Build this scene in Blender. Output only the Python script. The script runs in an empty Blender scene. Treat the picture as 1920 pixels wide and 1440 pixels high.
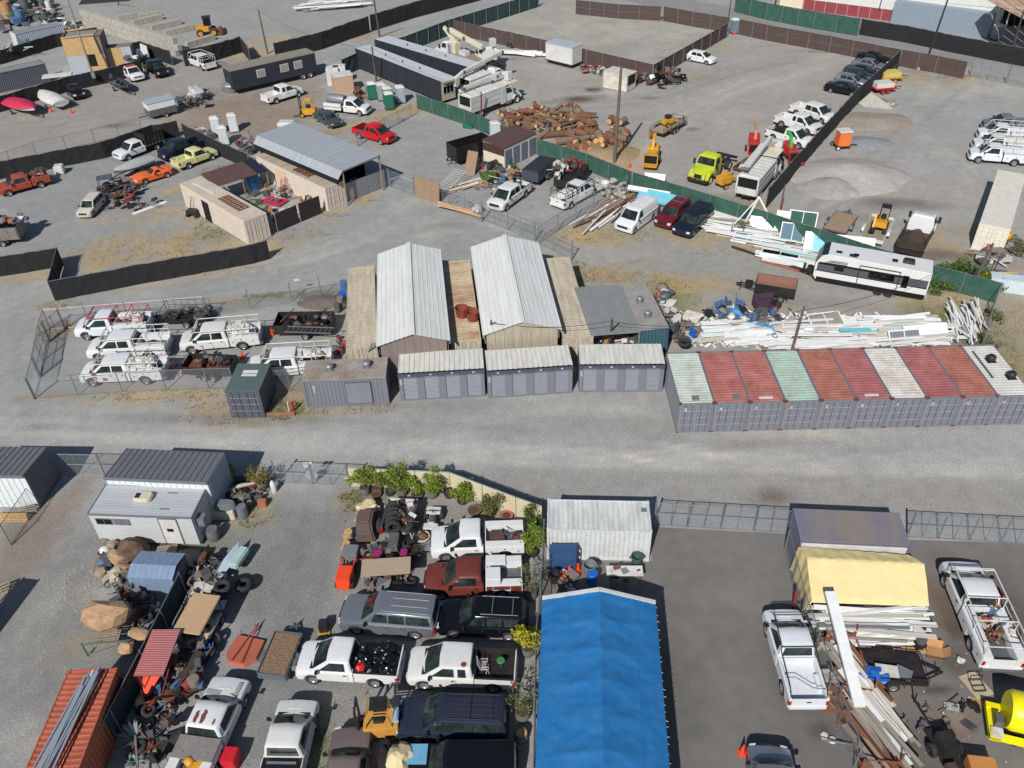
import bpy,bmesh,math,random
import numpy as np
from math import sin,cos,pi,radians
from mathutils import Vector,Matrix,noise as mn
random.seed(7);np.random.seed(7)
SC=bpy.context.scene
COL=SC.collection
F_PX,PITCH,ROLL,CAM_H=1589.2,0.660998,-0.0267383,39.4729
R0=Vector((1,0,0));U0=Vector((0,sin(PITCH),cos(PITCH)));FW=Vector((0,cos(PITCH),-sin(PITCH)))
RT=R0*cos(ROLL)+U0*sin(ROLL);UP=-R0*sin(ROLL)+U0*cos(ROLL)
cd=bpy.data.cameras.new('camera');cam=bpy.data.objects.new('camera',cd);COL.objects.link(cam)
cam.matrix_world=Matrix(((RT.x,UP.x,-FW.x,0),(RT.y,UP.y,-FW.y,0),(RT.z,UP.z,-FW.z,CAM_H),(0,0,0,1)))
cd.sensor_width=36;cd.lens=36*F_PX/1920;cd.clip_start=.5;cd.clip_end=4000
SC.camera=cam
def W(px,py,z=0.0):
 """surveyed point: where the sight line through photo pixel (1920x1440) meets height z"""
 d=RT*((px-960)/F_PX)+UP*(-(py-720)/F_PX)+FW
 t=(z-CAM_H)/d.z
 return Vector((d.x*t,d.y*t,z))
SUN_AZ,SUN_EL=radians(21+180),radians(40)
w=bpy.data.worlds.new('World');SC.world=w;w.use_nodes=True
nt=w.node_tree;bg=nt.nodes['Background'];sky=nt.nodes.new('ShaderNodeTexSky')
sky.sky_type='NISHITA';sky.sun_disc=False;sky.sun_elevation=SUN_EL;sky.sun_rotation=SUN_AZ
sky.air_density=1.0;sky.dust_density=.6;sky.ozone_density=1.5
nt.links.new(sky.outputs[0],bg.inputs[0]);bg.inputs[1].default_value=.07
sd=bpy.data.lights.new('sun','SUN');sd.energy=4.6;sd.angle=radians(.55);sd.color=(1,.965,.92)
sun=bpy.data.objects.new('sun',sd);COL.objects.link(sun)
sdir=Vector((sin(radians(21))*cos(SUN_EL),cos(radians(21))*cos(SUN_EL),-sin(SUN_EL)))
sun.rotation_euler=sdir.to_track_quat('-Z','Y').to_euler()
vs=SC.view_settings;vs.view_transform='Standard';vs.look='None';vs.gamma=1;vs.exposure=0.0;vs.use_curve_mapping=False
SC.cycles.max_bounces=5;SC.cycles.diffuse_bounces=2;SC.cycles.glossy_bounces=2;SC.cycles.transparent_max_bounces=12
def lin(r,g,b):
 f=lambda c:(c/255/12.92) if c <= 10 else ((c/255+.055)/1.055)**2.4
 return (f(r),f(g),f(b))
MATS={}
def M(name,col,rough=.6,metal=0.0,dirt=.18,scale=1.5,dcol=None,fine=.10,bump=0.0,bscale=30,spec=.5,emit=0,stretch=None):
 if name in MATS:return MATS[name]
 m=bpy.data.materials.new(name);m.use_nodes=True;n=m.node_tree.nodes;L=m.node_tree.links
 b=n['Principled BSDF'];b.inputs['Roughness'].default_value=rough;b.inputs['Metallic'].default_value=metal
 b.inputs['Specular IOR Level'].default_value=spec
 tc=n.new('ShaderNodeTexCoord');oi=n.new('ShaderNodeObjectInfo')
 mu=n.new('ShaderNodeMath');mu.operation='MULTIPLY';mu.inputs[1].default_value=60;L.new(oi.outputs['Random'],mu.inputs[0])
 ad=n.new('ShaderNodeVectorMath');ad.operation='ADD';L.new(tc.outputs['Object'],ad.inputs[0]);L.new(mu.outputs[0],ad.inputs[1])
 src=ad.outputs[0]
 if stretch:
  sm=n.new('ShaderNodeVectorMath');sm.operation='MULTIPLY';sm.inputs[1].default_value=stretch;L.new(src,sm.inputs[0]);src=sm.outputs[0]
 n1=n.new('ShaderNodeTexNoise');n1.inputs['Scale'].default_value=scale;n1.inputs['Detail'].default_value=6;n1.inputs['Roughness'].default_value=.65;L.new(src,n1.inputs['Vector'])
 rp=n.new('ShaderNodeValToRGB');rp.color_ramp.elements[0].position=.38;rp.color_ramp.elements[1].position=.72;L.new(n1.outputs[0],rp.inputs[0])
 mx=n.new('ShaderNodeMix');mx.data_type='RGBA'
 dc=dcol if dcol else tuple(c*.45 for c in col)
 mx.inputs['A'].default_value=(*col,1);mx.inputs['B'].default_value=(*[c*(1-dirt)+d*dirt for c,d in zip(col,dc)],1)
 L.new(rp.outputs[0],mx.inputs['Factor'])
 n2=n.new('ShaderNodeTexNoise');n2.inputs['Scale'].default_value=scale*14;n2.inputs['Detail'].default_value=3;L.new(src,n2.inputs['Vector'])
 m2=n.new('ShaderNodeMapRange');m2.inputs[1].default_value=.3;m2.inputs[2].default_value=.7;m2.inputs[3].default_value=1-fine*1.6;m2.inputs[4].default_value=1+fine;L.new(n2.outputs[0],m2.inputs[0])
 sc_=n.new('ShaderNodeVectorMath');sc_.operation='SCALE';L.new(mx.outputs['Result'],sc_.inputs[0]);L.new(m2.outputs[0],sc_.inputs['Scale'])
 L.new(sc_.outputs[0],b.inputs['Base Color'])
 if bump:
  n3=n.new('ShaderNodeTexNoise');n3.inputs['Scale'].default_value=bscale;n3.inputs['Detail'].default_value=4;L.new(src,n3.inputs['Vector'])
  bp=n.new('ShaderNodeBump');bp.inputs['Strength'].default_value=1;bp.inputs['Distance'].default_value=bump;L.new(n3.outputs[0],bp.inputs['Height']);L.new(bp.outputs[0],b.inputs['Normal'])
 if emit:
  b.inputs['Emission Strength'].default_value=emit;b.inputs['Emission Color'].default_value=(*col,1)
 MATS[name]=m
 return m
RUST=lin(120,66,40)
def paint(name,r,g,b,rough=.35,dirt=.25,**k):return M(name,lin(r,g,b),rough=rough,dirt=dirt,scale=k.pop('scale',.9),fine=k.pop('fine',.04),**k)
WHITE=paint('white_paint',216,217,217,.3,.15,dcol=lin(170,160,140))
WHITEB=paint('white_paint_dusty',212,212,209,.42,.3,dcol=lin(162,156,144));WHITEC=paint('white_paint_cool',214,218,222,.25,.1)
Wh=paint('white_metal',208,208,204,.45,.35,dcol=lin(150,135,115),fine=.08)
Dw=paint('dirty_white',212,208,196,.7,.6,dcol=lin(140,128,108),fine=.14,scale=1.6)
BLACK=M('black_paint',lin(26,27,31),.3,dirt=.3,dcol=lin(60,58,54))
Bk=M('black_metal',lin(30,30,32),.55,dirt=.5,dcol=lin(74,62,54))
RUBBER=M('rubber',lin(38,38,40),.85,dirt=.4,dcol=lin(72,69,64))
RIM=M('rim_silver',lin(165,166,168),.35,.6,dirt=.3)
GLASS=M('car_glass',lin(24,32,33),.05,dirt=.8,dcol=lin(66,80,78),scale=1.6,fine=.1,spec=.25)  # paler mottled colour paints in reflections and the interiors behind the glass
GLASSD=M('dark_glass',lin(10,12,15),.08,dirt=.1,fine=0,spec=.6)
GALV=M('galvanised',lin(140,144,148),.5,.4,dirt=.35,scale=2)
Gd=M('weathered_steel',lin(110,112,114),.55,.4,dirt=.4)
Ru=M('rusty_metal',lin(116,68,46),.85,dirt=.6,dcol=lin(66,40,30),scale=3,fine=.2)
REDL=M('red_lens',lin(170,22,22),.25,dirt=.1)
HEADL=M('lamp_lens',lin(200,205,210),.12,dirt=.1)
WOOD=M('grey_wood',lin(150,135,115),.85,dirt=.5,scale=3,fine=.2,stretch=(1,6,6))
PLY=M('plywood',lin(194,162,114),.8,dirt=.4,dcol=lin(150,110,66),scale=2,fine=.12)
POLE=M('pole_wood',lin(112,98,86),.9,dirt=.5,scale=2,fine=.2,stretch=(5,5,.6))
CONE=M('cone_orange',lin(232,74,36),.6,dirt=.25)
BLUE=M('blue_plastic',lin(30,96,180),.4,dirt=.25)
CONC=M('concrete',lin(176,170,158),.9,dirt=.45,scale=1.2,fine=.15,bump=.01)
CARD=M('cardboard',lin(178,132,88),.8,dirt=.3)
UNDER=M('underbody',lin(18,18,19),.8,dirt=.3)
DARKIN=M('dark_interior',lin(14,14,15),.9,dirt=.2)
def seethrough(name,col,alpha):
 m=bpy.data.materials.new(name);m.use_nodes=True;n=m.node_tree.nodes;L=m.node_tree.links
 b=n['Principled BSDF'];b.inputs['Base Color'].default_value=(*col,1);b.inputs['Roughness'].default_value=.5
 t=n.new('ShaderNodeBsdfTransparent');mx=n.new('ShaderNodeMixShader')
 tc=n.new('ShaderNodeTexCoord');no=n.new('ShaderNodeTexNoise');no.inputs['Scale'].default_value=2.5
 L.new(tc.outputs['Object'],no.inputs['Vector'])
 mr=n.new('ShaderNodeMapRange');mr.inputs[3].default_value=alpha*.7;mr.inputs[4].default_value=alpha*1.3;L.new(no.outputs[0],mr.inputs[0])
 L.new(mr.outputs[0],mx.inputs[0]);L.new(t.outputs[0],mx.inputs[1]);L.new(b.outputs[0],mx.inputs[2])
 L.new(mx.outputs[0],n['Material Output'].inputs[0]);MATS[name]=m
 return m
CHAIN=seethrough('chain_link',lin(150,155,160),.20)
CAGE=seethrough('expanded_metal',lin(30,30,32),.55)
SCREENS={'black':M('black_screen',lin(27,28,31),.9,dirt=.3,dcol=lin(50,50,50),scale=1.2,bump=.02,bscale=2),
           'green':M('green_screen',lin(40,82,68),.85,dirt=.6,dcol=lin(74,104,92),scale=1.0,bump=.03,bscale=2),
           'brown':M('brown_screen',lin(78,62,58),.9,dirt=.3,dcol=lin(94,80,76),scale=1.2,bump=.02,bscale=2),
           'dgreen':M('dark_green_screen',lin(44,66,66),.9,dirt=.3,scale=1.2)}
class MB:
 def __init__(s):s.v=[];s.f=[]
 def add(s,vs,fs,mat=None):
  o=len(s.v)
  s.v += [tuple(mat @ Vector(v)) if mat is not None else tuple(v) for v in vs]
  s.f += [tuple(i+o for i in f) for f in fs];return s
 def box(s,c,d,rz=0,rx=0,ry=0):
  x,y,z=d[0]/2,d[1]/2,d[2]/2
  vs=[(-x,-y,-z),(x,-y,-z),(x,y,-z),(-x,y,-z),(-x,-y,z),(x,-y,z),(x,y,z),(-x,y,z)]
  m=Matrix.Translation(c)
  if rz or rx or ry:m=m @ Matrix.Rotation(rz,4,'Z') @ Matrix.Rotation(ry,4,'Y') @ Matrix.Rotation(rx,4,'X')
  return s.add(vs,[(0,3,2,1),(4,5,6,7),(0,1,5,4),(1,2,6,5),(2,3,7,6),(3,0,4,7)],m)
 def b2(s,x0,x1,y0,y1,z0,z1):return s.box(((x0+x1)/2,(y0+y1)/2,(z0+z1)/2),(abs(x1-x0),abs(y1-y0),abs(z1-z0)))
 def beam(s,p,q,w_,h):
  p,q=Vector(p),Vector(q);d=q-p;L=d.length
  if L<1e-5:return s
  r=d.to_track_quat('X','Z').to_matrix().to_4x4()
  m=Matrix.Translation((p+q)/2) @ r
  x,y,z=L/2,w_/2,h/2
  vs=[(-x,-y,-z),(x,-y,-z),(x,y,-z),(-x,y,-z),(-x,-y,z),(x,-y,z),(x,y,z),(-x,y,z)]
  return s.add(vs,[(0,3,2,1),(4,5,6,7),(0,1,5,4),(1,2,6,5),(2,3,7,6),(3,0,4,7)],m)
 def tube(s,p,q,r,n=8,r2=None):
  p,q=Vector(p),Vector(q);d=q-p;r2=r if r2 is None else r2
  if d.length<1e-5:return s
  m=d.to_track_quat('Z','Y').to_matrix()
  vs=[]
  for c,rr in ((p,r),(q,r2)):
   for k in range(n):vs.append(c+m @ Vector((rr*cos(2*pi*k/n),rr*sin(2*pi*k/n),0)))
  fs=[(k,(k+1) % n,n+(k+1) % n,n+k) for k in range(n)]+[tuple(range(n-1,-1,-1)),tuple(range(n,2*n))]
  return s.add(vs,fs)
 def path(s,pts,r,n=6):
  for a,b in zip(pts[:-1],pts[1:]):s.tube(a,b,r,n)
  return s
 def prism(s,pts,y0,y1,axis='y'):
  """pts: (x,z) polygon extruded along y (or (x,y) polygon extruded along z)"""
  n=len(pts)
  if axis == 'y':vs=[(x,y0,z) for x,z in pts]+[(x,y1,z) for x,z in pts]
  elif axis == 'z':vs=[(x,y,y0) for x,y in pts]+[(x,y,y1) for x,y in pts]
  else:vs=[(y0,x,z) for x,z in pts]+[(y1,x,z) for x,z in pts]
  return s.add(vs,[tuple(range(n)),tuple(range(2*n-1,n-1,-1))]+[(k,n+k,n+(k+1) % n,(k+1) % n) for k in range(n)])
 def loft(s,rings,cap=True,closed=True):
  n=len(rings[0]);vs=[v for r in rings for v in r];fs=[]
  for i in range(len(rings)-1):
   for k in range(n if closed else n-1):fs.append((i*n+k,i*n+(k+1) % n,(i+1)*n+(k+1) % n,(i+1)*n+k))
  if cap:fs += [tuple(range(n-1,-1,-1)),tuple((len(rings)-1)*n+k for k in range(n))]
  return s.add(vs,fs)
 def lathe(s,prof,n=12,c=(0,0,0),mat=None):
  rings=[[(c[0]+r*cos(2*pi*k/n),c[1]+r*sin(2*pi*k/n),c[2]+z) for k in range(n)] for r,z in prof]
  if mat is not None:rings=[[tuple(mat @ Vector(v)) for v in r] for r in rings]
  return s.loft(rings)
 def blob(s,c,r,seed=0,amp=.18,sub=2,freq=1.3):
  bm=bmesh.new();bmesh.ops.create_icosphere(bm,subdivisions=sub,radius=1)
  vs=[]
  for v in bm.verts:
   k=1+amp*mn.noise(v.co*freq+Vector((seed*7.3,seed*3.1,seed)))*2
   vs.append((c[0]+v.co.x*r[0]*k,c[1]+v.co.y*r[1]*k,c[2]+v.co.z*r[2]*k))
  fs=[tuple(v.index for v in f.verts) for f in bm.faces];bm.free()
  return s.add(vs,fs)
 def mesh(s,name,mat,smooth=None,bevel=0):
  me=bpy.data.meshes.new(name);me.from_pydata(s.v,[],s.f)
  if bevel or True:
   bm=bmesh.new();bm.from_mesh(me)
   if bevel:
    bmesh.ops.remove_doubles(bm,verts=bm.verts,dist=1e-4)
   bmesh.ops.recalc_face_normals(bm,faces=bm.faces)
   if bevel:
    es=[e for e in bm.edges if len(e.link_faces) == 2 and e.calc_face_angle(0)>.5]
    bmesh.ops.bevel(bm,geom=es,offset=bevel,segments=2,affect='EDGES',clamp_overlap=True)
   bm.to_mesh(me);bm.free()
  me.materials.append(mat)
  if smooth:
   me.polygons.foreach_set('use_smooth',[True]*len(me.polygons));me.set_sharp_from_angle(angle=radians(smooth))
  return me
 def bd(s,name,mat,parent=None,loc=(0,0,0),rz=0,smooth=None,bevel=0):
  o=bpy.data.objects.new(name,s.mesh(name,mat,smooth,bevel));COL.objects.link(o)
  o.parent=parent;o.location=loc;o.rotation_euler=(0,0,rz)
  return o
def tag(o,label=None,cat=None,group=None,kind=None):
 if label:o['label']=label
 if cat:o['category']=cat
 if group:o['group']=group
 if kind:o['kind']=kind
 return o
def thing(name,label,cat,loc=(0,0,0),rz=0,group=None):
 o=bpy.data.objects.new(name,None);COL.objects.link(o);o.empty_display_size=.2
 o.location=loc;o.rotation_euler=(0,0,rz)
 return tag(o,label,cat,group)
def inst(name,me,parent=None,loc=(0,0,0),rz=0,rot=None):
 o=bpy.data.objects.new(name,me);COL.objects.link(o);o.parent=parent;o.location=loc
 o.rotation_euler=rot if rot else (0,0,rz)
 return o
def dup(root,loc,rz,label=None,group=None):
 r=root.copy();COL.objects.link(r);r.location=loc;r.rotation_euler=(root.rotation_euler[0],root.rotation_euler[1],rz)
 if label:r['label']=label
 if group:r['group']=group
 for ch in list(root.children):
  c=ch.copy();COL.objects.link(c);c.parent=r
  for g in list(ch.children):
   d=g.copy();COL.objects.link(d);d.parent=c
 return r
def dirang(a,b):d=b-a;return math.atan2(d.y,d.x)
def text_mesh(body,size):
 cu=bpy.data.curves.new('lettering','FONT');cu.body=body;cu.size=size;cu.align_x='CENTER';cu.align_y='CENTER';cu.extrude=.003
 o=bpy.data.objects.new('lettering',cu);COL.objects.link(o)
 dg=bpy.context.evaluated_depsgraph_get();me=bpy.data.meshes.new_from_object(o.evaluated_get(dg))
 bpy.data.objects.remove(o);return me
def letter(body,size,mat,parent,mtx,name='lettering'):
 me=text_mesh(body,size);me.materials.clear();me.materials.append(mat)
 o=bpy.data.objects.new(name,me);COL.objects.link(o);o.parent=parent;o.matrix_local=mtx
 return o
def vnoise(x,y,s,seed=0):
 """value noise on arrays"""
 x=x/s+seed*17.13;y=y/s+seed*9.7
 xi=np.floor(x).astype(int);yi=np.floor(y).astype(int);fx=x-xi;fy=y-yi
 fx=fx*fx*(3-2*fx);fy=fy*fy*(3-2*fy)
 def h(a,b):
  n=(a*374761393+b*668265263+seed*1442695) & 0x7fffffff
  n=((n ^ (n >> 13))*1274126177) & 0x7fffffff
  return ((n ^ (n >> 16)) & 0xffff)/65535.0
 return (h(xi,yi)*(1-fx)+h(xi+1,yi)*fx)*(1-fy)+(h(xi,yi+1)*(1-fx)+h(xi+1,yi+1)*fx)*fy
def fbm(x,y,s,seed=0,o=4):return sum(vnoise(x,y,s/2**k,seed+k)*.5**k for k in range(o))/sum(.5**k for k in range(o))
def sdpoly(X,Y,pts):
 d=np.full(X.shape,1e9);ins=np.zeros(X.shape,bool);n=len(pts)
 for i in range(n):
  ax,ay=pts[i];bx,by=pts[(i+1) % n];ex,ey=bx-ax,by-ay
  t=np.clip(((X-ax)*ex+(Y-ay)*ey)/(ex*ex+ey*ey+1e-9),0,1)
  d=np.minimum(d,np.hypot(X-ax-t*ex,Y-ay-t*ey))
  c=((ay>Y) != (by>Y)) & (X<(bx-ax)*(Y-ay)/(by-ay+1e-12)+ax);ins ^= c
 return np.where(ins,-d,d)
G_GREY=np.array(lin(144,144,141));G_LIGHT=np.array(lin(168,166,158));G_TAN=np.array(lin(146,138,126));G_BROWN=np.array(lin(118,110,98))
G_DRY=np.array(lin(160,140,104));G_GREEN=np.array(lin(106,110,68));G_CONC=np.array(lin(142,136,128));G_DARK=np.array(lin(104,104,104));G_RED=np.array(lin(156,132,112))
G_ASPH=np.array(lin(112,109,105));G_BEIGE=np.array(lin(156,150,142));G_STAIN=np.array(lin(70,62,56));G_DIRTRD=np.array(lin(136,122,108))
P,S_='poly','spot'
GK=1.08
GP=[
 (P,[(0,330),(0,160),(200,140),(450,70),(620,150),(600,215),(340,250)],G_CONC,1.5,.9,.2),
 (P,[(0,330),(330,232),(460,290),(480,450),(0,510)],np.array(lin(132,133,132)),2,.7,.2),
 (P,[(270,240),(430,175),(600,150),(560,215),(480,245),(420,265)],G_DIRTRD,2.5,.95,.5),
 (P,[(300,215),(420,190),(500,200),(560,235),(500,262),(380,250)],G_DIRTRD,2.5,.9,.4),
 (P,[(180,0),(470,-20),(880,-20),(510,78),(460,66),(400,90),(240,30)],np.array(lin(142,141,136)),2,.8,.3),
 (P,[(470,100),(720,35),(1000,-20),(1130,-20),(850,40),(760,75),(600,130)],np.array(lin(146,146,144)),1.5,.8,.2),
 (P,[(860,60),(1060,-5),(1370,55),(1225,130)],np.array(lin(158,154,140)),3,.8,.5),
 (P,[(760,130),(1000,100),(1230,140),(1370,60),(1700,100),(1440,380),(1180,320),(960,230)],np.array(lin(150,145,138)),4,.8,.4),
 (P,[(1460,390),(1700,110),(1920,150),(1920,500),(1740,490)],np.array(lin(150,147,142)),3,.8,.4),
 (P,[(1040,440),(1180,350),(1460,410),(1880,540),(1870,660),(1240,650),(1080,540)],np.array(lin(148,143,134)),3,.85,.5),
 (P,[(1160,470),(1420,480),(1500,520),(1380,570),(1180,540)],np.array(lin(140,138,130)),4,.7,.5),
 (P,[(1870,560),(1960,560),(1990,760),(1850,690)],G_DRY*.9,1.5,.8,.3),
 (P,[(600,270),(780,205),(1000,320),(1040,440),(900,410),(720,310)],np.array(lin(140,139,136)),3,.7,.4),
 (P,[(-100,775),(500,800),(900,815),(1300,830),(2050,830),(2050,905),(1300,895),(900,862),(300,835),(-100,810)],np.array(lin(164,162,157)),1.6,.75,.35),
 (P,[(-100,790),(600,812),(1200,850),(2050,880),(2050,900),(1200,868),(-100,800)],np.array(lin(172,171,167)),.8,.5,.5),
 (P,[(940,880),(1400,880),(2050,905),(2050,985),(1700,960),(1220,935),(1000,925)],np.array(lin(140,136,130)),1.2,.85,.4),
 (P,[(600,640),(760,470),(900,430),(1000,440),(1000,500),(640,520),(480,540),(300,570),(500,480)],np.array(lin(134,135,132)),3,.6,.3),
 (P,[(-50,1060),(180,1020),(160,1250),(-50,1480)],np.array(lin(122,121,118)),2.5,.95,.15),
 (P,[(490,950),(660,930),(640,1440),(440,1440),(480,1100)],np.array(lin(118,119,117)),1.4,.95,.12),
 (P,[(640,920),(1010,940),(1020,1450),(600,1450),(640,1100)],np.array(lin(122,116,106)),1.2,.6,.5),
 (P,[(430,900),(500,900),(480,1100),(400,1150),(300,1440),(60,1440),(200,1200)],np.array(lin(110,109,106)),1.2,.6,.5),
 (P,[(0,1000),(80,960),(160,900),(140,960),(60,1060),(0,1120)],np.array(lin(126,104,84)),.8,.7,.4),
]
for px,py,rx,ry,a,c,st in [
 (330,450,9,3.5,15,G_DRY,.6),(230,470,7,3,10,G_DRY,.55),(300,400,6,3,15,G_DRY,.5),(395,400,5,2,10,G_DRY*.9,.8),(360,350,5,1.5,30,G_DRY,.8),(420,440,4,2,20,G_GREEN,.6),(350,480,12,1.6,10,G_DRY,.7),
 (160,490,4,2,0,G_DRY,.6),(110,575,2.5,1.5,0,G_DRY,.8),(230,540,10,1.0,10,G_DRY,.5),(380,510,8,1.2,10,G_DRY,.5),(40,520,5,1,5,G_DRY,.6),
 (550,440,5,1.6,30,G_DRY,.85),(510,470,3,1.6,30,G_DRY,.85),(600,405,4,1,30,G_DRY,.7),(675,375,3,.8,30,G_DRY,.9),(640,395,4,.7,30,G_DRY,.5),(470,380,3,1,0,G_GREEN,.8),(425,320,4,2,40,G_GREEN,.6),
 (560,553,6,.8,8,G_GREEN,.8),(620,560,4,1.3,0,G_STAIN*1.3,.7),(450,560,6,.8,8,G_DRY*.8,.6),(600,525,5,.5,8,G_DRY,.4),(380,585,8,.7,8,G_GREEN*.9,.4),(640,570,3,1.5,0,G_BROWN,.6),
 (110,620,1.5,2.4,60,G_DRY*.75,.9),(60,745,3,.8,0,G_DRY*.8,.6),(200,735,6,.6,3,G_DRY*.8,.6),(330,742,8,1,3,G_DRY*.9,.7),(410,775,3,2,0,G_DRY*.9,.8),(520,775,3,1.5,0,G_GREEN*.8,.6),(560,745,2,2.5,0,G_DRY*.8,.7),(640,768,6,.8,2,G_DRY*.85,.6),(450,790,4,1,0,G_DRY*.8,.6),
 (760,205,6,1.5,25,G_DRY,.8),(700,225,7,1.5,30,G_DRY,.8),(620,250,4,1.5,20,G_DRY*.8,.7),(820,205,5,2,-30,G_DRY*1.05,.7),(900,232,5,1.2,-30,G_DRY*.9,.6),(520,75,9,2.5,10,G_DRY*1.1,.7),(490,100,5,3,10,G_DRY*1.1,.8),(690,70,10,1.6,10,G_DRY,.6),
 (1170,20,8,2,-20,G_GREEN*1.1,.6),(1085,10,6,2,0,G_DRY,.6),(1290,43,5,1,-20,G_GREEN*1.2,.5),(1400,60,4,2,0,G_DRY,.5),(1500,85,8,.8,-15,G_DRY,.5),(1560,97,6,.7,-15,G_GREEN*1.1,.5),(1790,150,6,1.5,20,G_DRY*1.05,.8),(1700,150,9,2,20,G_DRY,.6),(1740,130,5,1.5,20,G_GREEN,.4),(1330,85,4,4,60,G_DRY,.5),
 (1100,285,4,3,0,G_DRY*.85,.9),(1150,290,5,3,-20,G_DRY*.9,.9),(1060,275,4,2,0,G_DRY*.8,.8),(1110,150,4,1.5,0,G_RED,.5),(1270,255,5,1.5,-15,G_RED,.7),(1060,168,4,1,0,G_RED,.4),(1300,148,4,1.4,0,G_DRY*.8,.5),(1390,385,6,1.2,-20,G_DRY*.9,.8),(1330,370,6,1.2,-20,G_GREEN*.9,.5),(1180,318,3,2,0,G_DRY,.5),
 (1075,525,2.2,4,15,G_GREEN*1.05,.9),(1120,515,4,2,0,G_DRY,.8),(1180,520,6,1.4,-10,G_DRY,.8),(1240,555,3,3,20,G_GREEN,.85),(1255,530,5,1.6,0,G_DRY,.6),(1070,440,4,2,20,G_DRY,.8),(1150,445,5,2,0,G_DRY,.8),(1230,430,5,1.5,10,G_GREEN,.6),(1320,445,8,1.4,-15,G_DRY,.7),(1420,470,9,1,-18,G_DRY,.7),(1340,540,6,1,5,G_DRY,.6),(1360,585,7,2,0,G_DRY*.9,.5),(1530,500,4,1,0,G_DRY,.6),(1600,570,10,1,-10,G_BROWN,.5),(1770,560,4,3,0,G_DRY,.7),(1760,600,4,2.5,0,G_GREEN*.9,.8),(1850,640,3,5,0,G_GREEN*.9,.7),(1800,640,5,1.5,0,G_BROWN,.6),
 (1620,410,5,1.2,-20,G_BROWN,.5),(1690,385,5,1.4,0,G_STAIN*1.2,.4),(1800,440,5,2,-10,G_DRY*.9,.7),(1840,480,6,2,-20,G_DRY*.9,.8),(1780,480,6,1.2,-20,G_BROWN,.6),(1650,240,7,3.5,-8,G_TAN*1.0,.95),(1780,230,12,6,0,np.array(lin(140,144,146)),.5),(1800,170,12,4,0,np.array(lin(162,158,148)),.6),(1420,220,14,6,10,np.array(lin(156,148,140)),.5),(1230,60,10,3,-10,np.array(lin(166,162,150)),.6),(1130,50,8,3,0,np.array(lin(166,160,144)),.5),(1090,95,10,3,0,np.array(lin(136,134,126)),.6),
 (1710,370,6,3,0,np.array(lin(150,142,130)),.6),(1500,160,10,5,0,np.array(lin(152,144,138)),.5),
 (175,190,6,2,10,G_TAN,.5),(200,155,7,1,15,G_RED,.7),(380,175,8,2,10,G_BROWN,.4),(225,235,2,1,10,G_STAIN,.9),(90,290,10,3,15,np.array(lin(150,146,138)),.5),(180,270,9,2.4,15,np.array(lin(134,130,124)),.4),(450,195,5,2,0,G_BROWN,.5),(530,215,5,2,0,G_BROWN,.4),(440,160,3,1,0,G_RED,.6),
 (1340,855,4,.35,-20,np.array(lin(196,190,178)),.7),(1195,860,1.6,.25,-18,np.array(lin(206,200,186)),.9),(1100,765,7,1.3,-10,np.array(lin(168,164,154)),.6),(1430,825,4,1,5,np.array(lin(110,100,92)),.55),(1455,930,2.4,1.1,10,np.array(lin(88,78,72)),.8),(1500,815,6,.8,0,np.array(lin(176,170,158)),.6),
 (700,440,9,2.5,10,np.array(lin(150,150,144)),.5),(560,480,9,1.6,15,np.array(lin(152,150,144)),.5),(820,400,8,3,0,np.array(lin(152,150,144)),.4),(850,450,6,1.6,0,np.array(lin(156,153,145)),.5),(320,790,12,.9,0,np.array(lin(118,118,118)),.6),(850,760,10,1,0,np.array(lin(124,128,124)),.6),(1100,800,8,1.2,0,np.array(lin(134,139,132)),.7),(900,900,6,.8,0,np.array(lin(132,132,130)),.7),
 (100,870,2,1,0,G_BROWN,.4),(60,1000,2,3,40,G_BROWN,.7),(90,1110,2,4,20,np.array(lin(140,136,128)),.4),(160,1120,2.5,1.2,0,np.array(lin(168,162,148)),.5),(150,1200,2,1.5,0,G_DRY*.8,.6),(480,960,1.6,2,0,G_DRY*.8,.7),(400,1020,2,1,0,G_GREEN*.9,.6),(290,1028,2,.5,0,G_GREEN*.8,.8),(590,1390,1,2,0,G_GREEN*.8,.6),(660,940,1.2,1.4,0,G_DRY*.8,.7),(470,1100,1,2,0,G_GREEN*.7,.4),
 (820,915,7,.8,-8,G_BROWN*1.1,.6),(690,930,2,.8,-8,G_GREEN*.8,.5),(1113,168,1.6,1.1,0,G_STAIN,.9),(1080,187,3.4,1.3,10,G_STAIN*1.1,.9),(1222,184,1.5,.5,0,G_STAIN,.7),(973,110,2,.9,0,G_STAIN,.6),(1300,243,1,.8,0,G_STAIN,.6),(1690,380,4,1.2,-10,G_STAIN*1.2,.55),(1030,84,3,.8,0,G_STAIN*1.3,.5),(1240,108,2,.6,0,G_STAIN*1.3,.5),(850,420,3,1,0,G_STAIN*1.6,.3),(1750,480,3,1,0,G_STAIN*1.4,.5),(300,210,3,.8,20,G_STAIN*1.3,.4),(130,230,5,.5,40,G_STAIN*1.4,.4),(700,760,4,.6,0,G_STAIN*1.6,.3),(1650,845,5,.5,4,G_STAIN*1.8,.3)]:
 GP.append((S_,(px,py,rx,ry,a),c,0,st,.6))
TRK=[]
_r=random.Random(12)
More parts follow.
